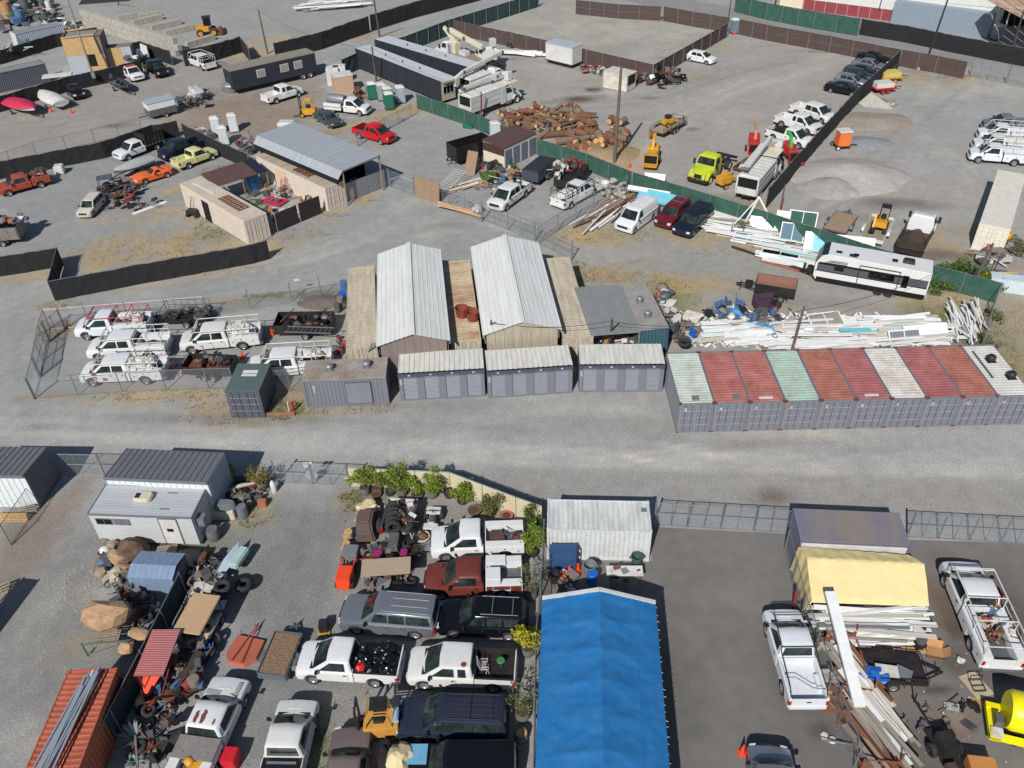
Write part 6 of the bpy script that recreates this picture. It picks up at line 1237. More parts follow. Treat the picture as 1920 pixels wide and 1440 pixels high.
for y0,sc_ in ((.42,1),(.08,1.15),(-.5,.5)):
 mb=MB();pts=[(b_[5]+.3+.12*k*sc_,y0+.03*sin(k*2.7+y0*9)+(.1 if j else -.1)*sc_*(.4+.6*sin(pi*(k+.5)/6))) for j in (0,1) for k in (range(6) if not j else range(5,-1,-1))];mb.prism(pts,b_[4]+.004,b_[4]+.02,'z').bd('rust_patch',RR,t_)
MB().b2(b_[6]+.1,b_[6]+.35,.1,.85,1.10,1.125).bd('primer_patch',PRIM,t_);MB().b2(b_[6]+.2,b_[7]-.4,-.75,-.55,1.06,1.12).bd('primer_patch',PRIM,t_)
MB().b2(b_[1]-1.15,b_[1]-.05,-1.0,1.0,1.25,1.32).bd('deck_board',M('worn_ply_grey',lin(134,128,124),.8,dirt=.4,bump=.02,bscale=6),t_)
c,h=ctr_from((1462,1150),(1512,1318),.6);t_,b_=pkup('White pickup with black steel headache rack on the asphalt',None,None,'L',WHITE,'reg','pickup',3.5,ctr=c,head=h);SPK=(t_,b_)
mb=MB()
for s in (-1,1):mb.path([(b_[0]+.1,s*.9,1.25),(b_[0]+.3,s*.9,1.5),(b_[1],s*.9,1.75),(b_[1]+.3,s*.9,2.1),(b_[6]-.1,s*.85,2.12),(b_[6]+.5,s*.8,1.6)],.028,6)
mb.tube((b_[6]-.1,-.85,2.12),(b_[6]-.1,.85,2.12),.028,6).tube((b_[6]+.15,-.83,2.0),(b_[6]+.15,.83,2.0),.025,6).tube((b_[1]+.1,-.9,2.0),(b_[1]+.1,.9,2.0),.025,6).path([(b_[0]+.5,-.9,1.3),(b_[0]+.6,-.3,1.3),(b_[0]+1.2,.4,1.3),(b_[0]+1.2,.9,1.3)],.02,5);mb.bd('headache_rack',Bk,t_)
c,h=ctr_from((1792,1040),(1882,1245),1.0);t_,b_=pkup('White service truck with pipe rack full of tools at the right edge',None,None,'L',WHITE,'reg','util',4.0,ctr=c,head=h,rack=Wh,bedl=3.2,scale=1.05);SVT=(t_,b_)
cark('Silver wagon with silver roof rails in the lower yard',(668,1187),(783,1197),'L',SILV,'wagon',rack='long')
cark('Black wagon with roof bars next to the silver wagon',(851,1195),(955,1200),'L',BLK,'suv',rack='bars')
cark('Old dark blue wagon with black roof grid and peeling paint',(779,1392),(912,1397),'L',DKBLU,'wagon',rack='grid',scale=1.0)
t_=cark('Dark sedan with a pale blue panel on its hood at the bottom edge',(800,1487),(920,1487),'L',BLK,'wagon',cat='car',name='sedan_car');MB().b2(1.5,2.6,-.9,.1,1.14,1.18).bd('blue_panel',M('pale_blue_panel',lin(110,168,200),.5),t_)
cark('Maroon suv between the white van and the navy wagon',(1259,432),(1291,403),'L',MARO,'suv',rack='bars')
cark('Navy blue wagon rightmost of the three by the salvage',(1294,449),(1331,415),'L',NVY,'wagon',rack='grid')
t_=cark('White cargo van with roof rack by the salvaged lumber',(1185,441),(1227,410),'L',WHITE,'van');mb=MB()
for x in (-2.2,-.9,.3):mb.tube((x,-.85,2.16),(x,.85,2.16),.02,5)
mb.bd('roof_rack',Wh,t_)
cark('White hatchback parked beside the brown screened fence',(1324,122),(1295,116),'R',WHITE,'hatch')
cark('Dark grey sedan between the forklift and the water tank truck',(616,240),(597,229),'R',DGRY,'sedan')
cark('Orange low sports car among the old trucks',(273,346),(315,333),'L',ORG,'sport')
c,h=ctr_from((158,190),(128,165),.3);cark('Black vintage sedan beside the white covered boat',None,None,'L',BLK,'old',ctr=c,head=h)
SG='sedans parked against the tall black screen'
for k,(f,r,cc,kd,ds) in enumerate((((1654,125),(1613,117),BLK,'sedan','Black sedan, farthest of the parked row'),((1647,137),(1605,129),SILV,'sedan','Silver sedan, second from the far end of the row'),((1633,150),(1590,142),BLK,'sedan','Black sedan with red tail light, third from the far end'),((1626,157),(1581,149),GRNC,'hatch','Dark green sedan in the middle of the parked row'),((1613,168),(1567,160),SILV,'hatch','Silver hatchback next to the nearest black coupe'),((1597,182),(1556,174),BLK,'sedan','Glossy black coupe, nearest of the parked row'))):
 cark(ds+' by the screen',f,r,'R',cc,kd,group=SG)
c,h=ctr_from((1448,1412),(1470,1560),1.5);cark('Silver van roof with a red light at the bottom edge',None,None,'L',SILV,'van',ctr=c,head=h)
c,h=ctr_from((655,1388),(640,1510),1.2);t_=cark('Dusty taupe covered car at the bottom edge beside the beige cloth',None,None,'L',paint('dusty_taupe',118,104,100,.7,.4),'suv',ctr=c,head=h)
c,h=ctr_from((174,366),(172,408),.9);cark('Small dusty white off road van beside the scrap vehicles',None,None,'L',paint('dusty_white',196,190,174,.6,.4),'suv',ctr=W(174,396),head=radians(-93),scale=.8)
def hvy(label,front,rear,cabm,name='heavy_truck',cat='truck',L=8.5,z=1.0,chassis=True,frontal=None,cabover=False):
 c,h=ctr_from(front,rear,z);t=thing(name,label,cat,(c.x,c.y,0),h);F=L/2;hw=1.15
 MB().loft([[(F-1.7,-.95,.75),(F-.1,-.72,.7),(F,0,.7),(F-.1,.72,.7),(F-1.7,.95,.75)],[(F-1.7,-.98,1.5),(F-.15,-.75,1.25),(F-.05,0,1.28),(F-.15,.75,1.25),(F-1.7,.98,1.5)],[(F-1.7,-.7,1.75),(F-.35,-.5,1.45),(F-.3,0,1.5),(F-.35,.5,1.45),(F-1.7,.7,1.75)]]).bd('hood',cabm,t,smooth=40)
 for s in (-1,1):MB().prism([(F-1.75,.7),(F-1.75,1.15),(F-1.35,1.4),(F-.7,1.4),(F-.25,1.1),(F-.15,.7),(F-.35,.7),(F-.5,1.0),(F-.8,1.15),(F-1.2,1.15),(F-1.5,.95)],s*1.18,s*.8).bd('fender',cabm,t,bevel=.03)
 cabo=MB().loft([[(F-3.3,-1.1,.8),(F-1.65,-1.1,.8),(F-1.65,1.1,.8),(F-3.3,1.1,.8)],[(F-3.3,-1.12,1.75),(F-1.6,-1.12,1.72),(F-1.6,1.12,1.72),(F-3.3,1.12,1.75)],[(F-3.25,-.98,2.55),(F-2.05,-.98,2.5),(F-2.05,.98,2.5),(F-3.25,.98,2.55)],[(F-3.1,-.8,2.68),(F-2.3,-.8,2.64),(F-2.3,.8,2.64),(F-3.1,.8,2.68)]]).bd('cab',cabm,t,smooth=35)
 quadp([(F-1.62,-1.0,1.78),(F-1.62,1.0,1.78),(F-2.01,.88,2.44),(F-2.01,-.88,2.44)],.025).bd('windshield',GLASS,cabo)
 for s in (-1,1):
  quadp([(F-2.9,s*1.11,1.78),(F-1.85,s*1.11,1.78),(F-2.15,s*1.0,2.42),(F-2.9,s*1.0,2.42)],.025).bd('side_window',GLASS,cabo)
  MB().b2(F-1.75,F-1.65,s*1.2,s*1.45,1.6,2.2).bd('mirror',Bk,t);MB().b2(F-.25,F-.1,s*.75,s*.5,.95,1.15).bd('headlight',HEADL,t)
  MB().b2(F-3.1,F-2.1,s*1.0,s*1.15,.45,.75).bd('fuel_tank',GALV,t)
 MB().b2(F-.08,F+.02,-.42,.42,.8,1.25).bd('grille',Bk,t);MB().b2(F-.15,F+.12,-1.15,1.15,.45,.72).bd('front_bumper',Bk,t)
 MB().b2(-F,F-.3,-.45,-.3,.65,.95).b2(-F,F-.3,.3,.45,.65,.95).b2(-F+.1,-F+.2,-.3,.3,.7,.9).b2(-F+2,-F+2.1,-.3,.3,.7,.9).b2(0,.1,-.3,.3,.7,.9).bd('chassis_frame',Bk,t)
 for s in (-1,1):
  whl(t,F-.98,s*.98,.5,.28,s,rim=Wh);whl(t,-F+1.7,s*1.0,.5,.26,s,rim=Wh);whl(t,-F+1.7,s*.7,.5,.26,s,rim=Wh)
 return t,F
def boomset(t,pts,r=.2,mat=None,bucket=True,name='boom'):
 for k,(a,b) in enumerate(zip(pts[:-1],pts[1:])):MB().beam(a,b,r*2,r*2.2).bd(name,mat or Wh,t,bevel=.04)
 for p in pts[:-1]:p=Vector(p);MB().tube(p+Vector((0,-r*1.3,0)),p+Vector((0,r*1.3,0)),r*1.1,10).bd('boom_joint',Gd,t)
 if bucket:p=Vector(pts[-1]);MB().loft([[(p.x-.35,p.y-.35,p.z-.9),(p.x+.35,p.y-.35,p.z-.9),(p.x+.35,p.y+.35,p.z-.9),(p.x-.35,p.y+.35,p.z-.9)],[(p.x-.42,p.y-.42,p.z+.15),(p.x+.42,p.y-.42,p.z+.15),(p.x+.42,p.y+.42,p.z+.15),(p.x-.42,p.y+.42,p.z+.15)]]).bd('bucket',Wh,t,bevel=.03)
def chipbox(t,x0,x1,m=None,zt=2.9):
 m=m or Wh
 for s in (-1,1):
  for k in range(3):MB().b2(x0,x1,s*1.15,s*1.1,1.0+k*(zt-1.1)/3,.98+(k+1)*(zt-1.1)/3).bd('side_panel',m,t)
  for k in range(3):MB().b2(x0,x1,s*1.15,s*1.18,.98+(k+1)*(zt-1.1)/3-.06,.98+(k+1)*(zt-1.1)/3).bd('side_rib',m,t)
 n=7
 for k in range(n):xa=x0+.3+(x1-x0-.3)*k/n;MB().loft([[(xa,-1.12,zt-.1),(xa+(x1-x0)/n-.16,-1.12,zt-.1),(xa+(x1-x0)/n-.16,1.12,zt-.1),(xa,1.12,zt-.1)],[(xa+.02,-.9,zt+.06),(xa+(x1-x0)/n-.18,-.9,zt+.06),(xa+(x1-x0)/n-.18,.9,zt+.06),(xa+.02,.9,zt+.06)]]).bd('roof_panel',m,t)
 MB().b2(x0,x1,-1.1,1.1,zt-.16,zt-.1).b2(x0,x1,-1.1,1.1,.95,1.05).b2(x1-.06,x1,-1.1,1.1,1,zt-.1).bd('box_shell',m,t);MB().b2(x0-.03,x0+.02,-1.1,1.1,1.0,1.7).b2(x0-.03,x0+.1,-1.16,-1.0,1,zt).b2(x0-.03,x0+.1,1.0,1.16,1,zt).bd('tailgate',m,t);MB().b2(x0+.3,x0+.34,-1.08,1.08,1.05,zt-.17).bd('dark_load',DARKIN,t)  # thin near-black sheet set just inside the open tail
SH_=0
CREAMW=paint('cream_crane',214,206,180,.4,.25)
t,F_=hvy('White crane truck with folded cream boom near the far fence',(812,88),(925,122),WHITE,'crane_truck','crane truck',10.5,.9)
MB().b2(-F_,F_-3.6,-1.25,1.25,1.0,1.15).bd('flat_deck',WOOD,t);MB().b2(-1.2,.2,-.5,.5,1.15,1.75).bd('winch_box',Wh,t);MB().b2(F_-4.4,F_-3.6,-.6,.6,1.1,2.6).bd('crane_turret',CREAMW,t,bevel=.05)
boomset(t,[(F_-2.9,.1,4.2),(-1.0,.1,3.6),(-4.6,.1,3.0)],.28,CREAMW,False);MB().beam((F_-4,0,2.4),(F_-1.5,0,4.3),.35,.5).bd('lift_arm',CREAMW,t);MB().b2(F_-3.5,F_-3.3,-1.3,-1.1,.2,2.6).b2(F_-3.5,F_-3.3,1.1,1.3,.2,2.6).bd('outrigger',Wh,t)
t,F_=hvy('White bucket truck with chip box parked nearest the green fence',(972,172),(868,212),WHITE,'bucket_truck','bucket truck',9.4,.9);chipbox(t,-F_,.6,None,3.0)
boomset(t,[(1.6,.5,3.7),(-F_-.0,.9,3.3),],.2,None,False);boomset(t,[(-F_+.4,.6,3.6),(2.4,.6,3.9),(3.1,-.1,3.9)],.2);MB().b2(.7,1.5,-1.2,1.2,.7,2.9).bd('turret_box',Wh,t);MB().b2(1.6,4.0,-1.1,1.1,2.85,2.92).bd('cab_guard',CREAMW,t)
t,F_=hvy('White bucket truck with raised bucket parked behind the nearest one',(955,138),(852,178),WHITE,'bucket_truck','bucket truck',9.4,.9);chipbox(t,-F_+1.2,.6,None,2.6)
boomset(t,[(4.2,.2,4.1),(-3.6,0,3.4),(-5.1,0,2.9)],.22)
t,F_=hvy('White utility truck partly behind the black clad offices',(905,104),(935,122),WHITE,'bucket_truck','bucket truck',6.8,.9);boomset(t,[(-2.4,0,2.2),(-.5,0,3.6),(-1.5,.3,4.2)],.2)
t,F_=hvy('Lime yellow cab truck with bare black chassis',(1308,333),(1364,290),YGR,'chassis_truck','truck',7.4,.9);MB().b2(-F_,-F_+.3,-1.2,1.2,.8,1.0).bd('rear_beam',Bk,t)
t,F_=hvy('White bucket truck with ribbed chip box beside the tall black screen',(1462,290),(1385,382),WHITE,'bucket_truck','bucket truck',9.6,.9);chipbox(t,-F_,.9,None,2.9)
boomset(t,[(-F_+.4,.45,3.5),(3.2,.45,4.1)],.19,None,False);boomset(t,[(-F_+.6,.9,3.4),(2.0,.9,3.7)],.16,None,False);boomset(t,[(3.0,.4,4.0),(4.2,-.4,3.5)],.16);MB().b2(1.2,3.6,-1.1,1.1,2.9,2.98).bd('cab_guard',CREAMW,t)
t,F_=hvy('Dark dump truck with white cab top beyond the green fence',(1734,416),(1706,468),WHITE,'dump_truck','dump truck',7.0,.8)
DB=M('dump_bed_dark',lin(50,46,42),.6,dirt=.5,dcol=lin(94,80,66));MB().b2(-F_,F_-3.1,-1.2,-1.12,1.0,1.75).b2(-F_,F_-3.1,1.12,1.2,1.0,1.75).b2(-F_,-F_+.08,-1.12,1.12,1.0,1.75).b2(F_-3.2,F_-3.1,-1.12,1.12,1.0,2.0).b2(-F_,F_-3.1,-1.15,1.15,.95,1.1).bd('dump_bed',DB,t)
MB().blob((-1.4,0,1.15),(1.6,.95,.35),3,.2).bd('soil_load',SOIL,t,smooth=60);MB().b2(-F_-.1,-F_,-1.2,1.2,.5,.9).bd('rear_bumper',Bk,t)
def trlr(label,nose,tail,L,Wd,z=.55,deckm=WOOD,sides=0,sidem=Bk,axles=1,tongue=1.2,group=None,load=None,zref=.6,name='utility_trailer',wheel_r=.33,tilt=0,mesh=False,fender=True,gatem=None):
 c,h=ctr_from(nose,tail,zref);t=thing(name,label,'trailer',(c.x,c.y,0),h,group);x0,x1=-L/2,L/2
 n=max(4,int(Wd/.25))
 for k in range(n):MB().b2(x0,x1,-Wd/2+Wd*k/n+.005,-Wd/2+Wd*(k+1)/n-.005,z-.04,z).bd('deck_plank',deckm,t)
 MB().b2(x0,x1,-Wd/2-.05,-Wd/2,z-.12,z+.03).b2(x0,x1,Wd/2,Wd/2+.05,z-.12,z+.03).b2(x0-.05,x0,-Wd/2-.05,Wd/2+.05,z-.12,z+.03).b2(x1,x1+.05,-Wd/2-.05,Wd/2+.05,z-.12,z+.03).bd('frame',sidem,t)
 MB().beam((x1,-Wd*.3,z-.08),(x1+tongue,0,z-.08),.07,.1).beam((x1,Wd*.3,z-.08),(x1+tongue,0,z-.08),.07,.1).tube((x1+tongue*.75,.0,0),(x1+tongue*.75,0,z+.3),.035,6).bd('tongue',sidem,t)
 if sides:
  if mesh:
   mb=MB()
   for s in (-1,1):
    for zz in (.5,1):mb.beam((x0,s*(Wd/2+.02),z+sides*zz),(x1,s*(Wd/2+.02),z+sides*zz),.035,.035)
    for k in range(7):x=x0+L*k/6;mb.beam((x,s*(Wd/2+.02),z),(x,s*(Wd/2+.02),z+sides),.035,.035)
   mb.beam((x1,-Wd/2,z+sides),(x1,Wd/2,z+sides),.035,.035).bd('side_rail',sidem,t)
  else:
   for s in (-1,1):MB().b2(x0,x1,s*(Wd/2+.04),s*(Wd/2),z,z+sides).bd('side_panel',sidem,t)
   MB().b2(x0-.04,x0,-Wd/2,Wd/2,z,z+sides).bd('tailgate',gatem or sidem,t);MB().b2(x1,x1+.04,-Wd/2,Wd/2,z,z+sides).bd('front_panel',sidem,t)
   mb=MB()
   for s in (-1,1):
    for k in range(6):x=x0+.1+(L-.2)*k/5;mb.b2(x-.025,x+.025,s*(Wd/2+.04),s*(Wd/2+.08),z-.1,z+sides)
   mb.bd('side_post',sidem,t)
 for k in range(axles):
  x=-.2+(k-(axles-1)/2)*wheel_r*2.25
  for s in (-1,1):whl(t,x,s*(Wd/2+.16),wheel_r,.2,s)
 if fender:
  for s in (-1,1):MB().prism([(-.2-axles*.4-.15,.45),(-.2-axles*.4,wheel_r*2+.1),(-.2+axles*.4,wheel_r*2+.1),(-.2+axles*.4+.15,.45),(-.2+axles*.4+.1,.45),(-.2+axles*.4-.04,wheel_r*2+.06),(-.2-axles*.4+.04,wheel_r*2+.06),(-.2-axles*.4-.1,.45)],s*(Wd/2+.05),s*(Wd/2+.28)).bd('fender',sidem,t)
 return t,x0,x1
BRED=M('brown_red_bed',lin(146,104,90),.8,dirt=.5,dcol=lin(110,84,66))
t,x0,x1=trlr('Black dump trailer with reddish brown empty bed and two axles',(1408,530),(1502,545),3.3,1.8,.75,BRED,.7,Bk,2,1.7,zref=.9)
for s in (-1,1):MB().b2(x0,x1,s*(.9),s*(.88),.76,1.44).bd('inner_side',BRED,t)
MB().b2(x1+.3,x1+.9,-.3,.3,.7,1.0).bd('pump_box',Bk,t)
MB().b2(.0,.35,-1.0,-.985,.8,.98).b2(-1.5,-1.1,-1.0,-.985,.82,.95).bd('reflector_sticker',PLATE,t)
WB='small equipment trailers behind the work trucks'
trlr('Black cage sided trailer full of yard tools behind the red rack truck',(302,592),(400,590),3.6,1.8,.6,Bk,1.0,Bk,1,1,WB,mesh=True)
trlr('Black trailer filled with garbage bags and a ladder, beside the orange cone',(505,612),(640,610),4.6,2.0,.6,Bk,.75,Bk,1,.4,WB)
trlr('Black two axle trailer behind the front white work truck',(335,685),(455,690),3.8,1.8,.6,Ru,.55,Bk,2,1.1,WB)
t,x0,x1=trlr('Grey dump trailer filled with mixed trash at the left edge',(-60,440),(55,432),4.4,2.0,.75,DARKIN,1.15,M('dusty_grey_side',lin(126,120,112),.8,dirt=.4),2,1,zref=1.0)
trlr('Wooden decked flat trailer behind the green fence near the excavator',(1590,398),(1562,435),4.2,2.1,.6,M('tan_deck',lin(160,136,112),.85,dirt=.4),0,Gd,1,1.1)
t,x0,x1=trlr('White flat trailer carrying the small yellow excavator',(1660,400),(1628,460),5.2,2.0,.55,M('tan_deck2',lin(150,140,124),.85),.25,Wh,1,.8,fender=True)
t,x0,x1=trlr('Black equipment trailer carrying small yellow stump grinder, gravel lot',(1280,222),(1225,252),5.2,1.9,.65,M('tan_deck3',lin(160,142,118),.85),.55,Bk,2,1.1,mesh=True)
t,x0,x1=trlr('Black tarp covered dump trailer behind the white crew cab pickup',(985,340),(1035,300),4.2,1.9,.75,Bk,1.0,M('slate_side',lin(66,74,86),.6),1,1,zref=1.0);MB().loft([[(x0-.05,-1.02,1.74),(x1+.05,-1.02,1.74),(x1+.05,1.02,1.74),(x0-.05,1.02,1.74)],[(x0+.2,-.6,1.86),(x1-.2,-.6,1.86),(x1-.2,.6,1.86),(x0+.2,.6,1.86)]]).bd('tarp_cover',M('black_tarp',lin(44,47,52),.6,bump=.01,bscale=4),t)
t,x0,x1=trlr('Black trailer loaded with tools and white sacks by the green fence',(1048,352),(1094,310),4.6,2.0,.7,Bk,.7,Bk,2,1.1,zref=.9)
t,x0,x1=trlr('Tall black dump trailer with triple axles beside the brown roofed shed',(846,290),(915,270),4.8,2.2,.8,Bk,1.5,BLACK,3,.8,zref=1.2)
t,x0,x1=trlr('Small trailer filled with brown soil in the lower yard',(540,1195),(512,1262),2.6,1.5,.45,Gd,.35,M('slate_trailer',lin(96,104,108),.6),1,.9,zref=.6,wheel_r=.28);MB().loft([[(x0,-.73,.5),(x1,-.73,.5),(x1,.73,.5),(x0,.73,.5)],[(x0+.05,-.7,.76),(x1-.05,-.7,.76),(x1-.05,.7,.76),(x0+.05,.7,.76)]]).bd('soil_load',M('brown_soil',lin(138,112,88),.95,dirt=.5,scale=4,fine=.2,bump=.08,bscale=9),t)
t,x0,x1=trlr('Black utility trailer with blue tarp and boards on the asphalt',(1712,1255),(1636,1250),3.0,1.7,.5,Bk,.35,Bk,1,1.0,mesh=True,zref=.5)
a,b=W(1529,545,.0),W(1720,567,.0);c,h=(a+b)/2,dirang(b,a);h=dirang(W(1722,568),W(1528,533));L=9.2;t=thing('travel_trailer','White and black striped travel trailer on two axles','travel trailer',(0,0,0),h)
cc=(W(1528,533)+W(1722,568))/2;n_=Vector((-sin(h),cos(h),0));n_=n_ if n_.y>0 else -n_;cc=cc+n_*1.15;t.location=(cc.x,cc.y,0)
TB=paint('trailer_black',24,25,28,.3,.15);TG=paint('trailer_grey',84,86,92,.35,.15);TW=paint('trailer_white',214,214,212,.35,.15)
hwT=1.2;side=1 if (Matrix.Rotation(h,3,'Z') @ Vector((0,1,0))).y<0 else -1
MB().prism([(-L/2,.5),(-L/2,2.95),(L/2-.9,3.1),(L/2-.4,2.9),(L/2-.02,2.1),(L/2,.9),(L/2-.3,.5)],-hwT,hwT).bd('body',TW,t,bevel=.05)
MB().prism([(L/2-.88,3.115),(L/2-.37,2.92),(L/2+.005,2.1),(L/2+.025,.9),(L/2+.0,.85),(L/2-.02,.88),(L/2-.03,2.1),(L/2-.42,2.89),(L/2-.89,3.08)],-hwT+.05,hwT-.05).bd('front_cap',TB,t)
sy=side*hwT
def strip(x0,x1,z0,z1,m,nm,k=.012):return MB().b2(x0,x1,sy,sy+side*k,z0,z1).bd(nm,m,t)
strip(-L/2+.05,L/2-.3,.5,.85,TB,'skirt');strip(-L/2+.1,L/2-.2,1.45,2.2,TG,'side_band');strip(-L/2+.1,L/2-.1,1.42,1.5,TB,'stripe',.02);strip(-L/2+2,L/2-.3,2.1,2.3,TB,'stripe',.02)
for k in range(3):MB().add([(L/2-.6-k*.25,sy+side*.02,2.25+k*.13),(L/2-2.6,sy+side*.02,2.3+k*.13),(L/2-2.6,sy+side*.02,2.36+k*.13),(L/2-.7-k*.25,sy+side*.02,2.33+k*.13)],[(0,1,2,3)]).bd('decal_stripe',TB,t)
for x0,x1,z0,z1 in ((L/2-2.4,L/2-1.6,1.7,2.15),(-1.9,.2,1.55,2.3),(-3.0,-2.5,1.2,2.35)):f=strip(x0,x1,z0,z1,Bk,'window',.03);MB().b2(x0+.05,x1-.05,sy+side*.03,sy+side*.045,z0+.05,z1-.05).bd('pane',GLASSD,f)
for x in (-2.25,.95):strip(x,x+.06,.8,2.6,TB,'slide_trim',.05)
strip(-2.25,1.0,2.55,2.62,TB,'slide_trim',.05)
for k,(x,y,w_,d_) in enumerate(((2.9,.4,.5,.4),(1.5,.4,.45,.4),(.9,-.3,.0,0),(-1.6,.2,.45,.4),(2.1,-.2,1.6,.0))): 
 if w_ and d_:MB().b2(x-w_/2,x+w_/2,y-d_/2,y+d_/2,3.0,3.12).bd('roof_vent',GLASSD,t,bevel=.02)
MB().b2(1.4,2.7,side*.3,side*.85,3.03,3.07).bd('solar_panel',PV,t);MB().loft([[(-3.2,-.35,2.97),(-2.2,-.35,2.99),(-2.2,.35,2.99),(-3.2,.35,2.97)],[(-3.1,-.28,3.3),(-2.3,-.28,3.3),(-2.3,.28,3.3),(-3.1,.28,3.3)]]).bd('air_conditioner',Bk,t,bevel=.04)
for x in (-.9,-1.75):
 for s in (-1,1):whl(t,x,s*1.08,.36,.24,s,rim=Bk)
MB().beam((L/2-.3,-.6,.55),(L/2+1.2,0,.55),.08,.12).beam((L/2-.3,.6,.55),(L/2+1.2,0,.55),.08,.12).bd('tongue',Bk,t);MB().tube((L/2+.35,0,.55),(L/2+.35,0,1.1),.28,12).bd('gas_bottle',Bk,t);MB().lathe([(.1,-.12),(.33,-.12),(.33,.12),(.1,.12)],14,(0,0,0),Matrix.Translation((L/2+.85,0,.95)) @ Matrix.Rotation(pi/2,4,'Y')).bd('spare_wheel',RUBBER,t)
p=W(1648,430,.55);t=thing('mini_excavator','Small yellow excavator with black canopy on the white trailer','excavator',(p.x,p.y,.55),radians(62))
for s in (-1,1):MB().loft([[(-1.0,s*.55-.16,.08),(1.0,s*.55-.16,.08),(1.15,s*.55-.16,.3),(1.0,s*.55-.16,.5),(-1.0,s*.55-.16,.5),(-1.15,s*.55-.16,.3)],[(-1.0,s*.55+.16,.08),(1.0,s*.55+.16,.08),(1.15,s*.55+.16,.3),(1.0,s*.55+.16,.5),(-1.0,s*.55+.16,.5),(-1.15,s*.55+.16,.3)]]).bd('track',RUBBER,t)
MB().b2(-.9,.5,-.6,.6,.55,1.1).bd('body',Cy,t,bevel=.06);MB().b2(-.2,.7,-.6,.3,2.3,2.4).bd('canopy',BLACK,t,bevel=.03);mb=MB()
for x in (-.15,.65):
 for y in (-.55,.25):mb.tube((x,y,1.1),(x,y,2.3),.04,6)
mb.bd('canopy_post',Bk,t);MB().b2(-.1,.4,-.35,.1,1.1,1.5).bd('seat',Bk,t,bevel=.04);MB().beam((.6,.3,1.0),(-1.0,.5,1.9),.2,.28).beam((-1.0,.5,1.9),(-1.7,.5,.9),.18,.22).bd('arm',Cy,t);MB().b2(-1.9,-1.5,.25,.75,.5,.9).bd('bucket',Bk,t)
p=W(390,66);t=thing('wheel_loader','Yellow loader with dark cab parked beside the block rows','loader',p,radians(15));MB().b2(-1.6,.4,-.8,.8,.7,1.6).bd('body',Cy,t,bevel=.08);MB().b2(-.3,.9,-.7,.7,1.6,2.8).bd('cab',GLASSD,t,bevel=.05);MB().b2(-.4,1.0,-.8,.8,2.8,2.9).bd('cab_roof',Bk,t);MB().beam((.6,0,1.2),(2.0,0,.7),.5,.25).b2(1.9,2.5,-1.2,1.2,.2,.9).bd('bucket',Ru,t)
for x in (-1.1,1.0):
 for s in (-1,1):whl(t,x,s*.95,.6,.35,s,rim=Cy)
def mchn(label,name,cat,px,rz,col,parts,wheels=(),z=0):
 p=W(*px,z);t=thing(name,label,cat,(p.x,p.y,z),rz)
 for nm,kind,a,m in parts:
  mb=MB()
  if kind == 'b':mb.b2(*a)
  elif kind == 'm':
   for q in a:mb.beam(*q)
  elif kind == 't':mb.tube(*a)
  elif kind == 'p':mb.path(*a)
  elif kind == 'l':mb.loft(a)
  mb.bd(nm,m or col,t,bevel=.03 if kind == 'b' else 0)
 for x,y,r_,w_ in wheels:whl(t,x,y,r_,w_,-1 if y<0 else 1,rim=col)
 return t
def chipper(label,px,rz,col,col2):return mchn(label,'wood_chipper','wood chipper',px,rz,col,[('engine_box','b',(.2,1.6,-.6,.6,.8,1.7),None),('drum_housing','b',(-.7,.2,-.5,.5,.7,1.5),None),('infeed_chute','l',[[(-.7,-.45,.9),(-.7,.45,.9),(-.7,.45,1.5),(-.7,-.45,1.5)],[(-1.9,-.8,.6),(-1.9,.8,.6),(-1.9,.8,1.7),(-1.9,-.8,1.7)]],None),('infeed_tray','b',(-2.7,-1.9,-.8,.8,.55,.65),None),('infeed_mouth','b',(-1.93,-1.91,-.7,.7,.7,1.6),DARKIN),('discharge_chute','m',[((.0,0,1.5),(.3,0,2.6),.3,.3),((.3,0,2.6),(1.5,0,2.8),.3,.28)],col2),('tongue','m',[((1.6,0,.6),(2.8,0,.6),.12,.12)],Bk)],[(.2,-.85,.36,.22),(.2,.85,.36,.22)])
chipper('Yellow wood chipper with curved chute beside the tall bare pole',(1222,305),radians(75),Cy,Cy)
chipper('Red wood chipper behind the bucket truck by the tall black screen',(1478,300),radians(95),paint('chipper_red',190,40,44),paint('chipper_green',60,180,80))
chipper('Red wood chipper with tan panel beside the scrapped engine',(1412,285),radians(80),MATS['chipper_red'],CARD)
mchn('Small yellow stump grinder beside the lime cab truck','stump_grinder','stump grinder',(1358,350),radians(30),Cy,[('body','b',(-.9,.5,-.5,.5,.5,1.3),None),('hood','b',(-.3,.4,-.4,.4,1.3,1.6),None),('cutter_arm','m',[((.5,0,.8),(1.5,0,.5),.3,.3)],None),('handle','m',[((.6,.3,1.2),(1.1,.4,2.3),.08,.2)],Bk)],[(-.4,-.6,.3,.25),(-.4,.6,.3,.25)])
mchn('Yellow stump grinder standing on the black equipment trailer','stump_grinder','stump grinder',(1252,235),radians(30),Cy,[('body','b',(-.8,.5,-.4,.4,.3,.9),None),('engine','b',(-.4,.3,-.3,.3,.9,1.3),Bk),('cutter_arm','m',[((.5,0,.6),(1.3,0,.3),.2,.2)],None)],[(-.4,-.5,.28,.22),(-.4,.5,.28,.22)],.66)
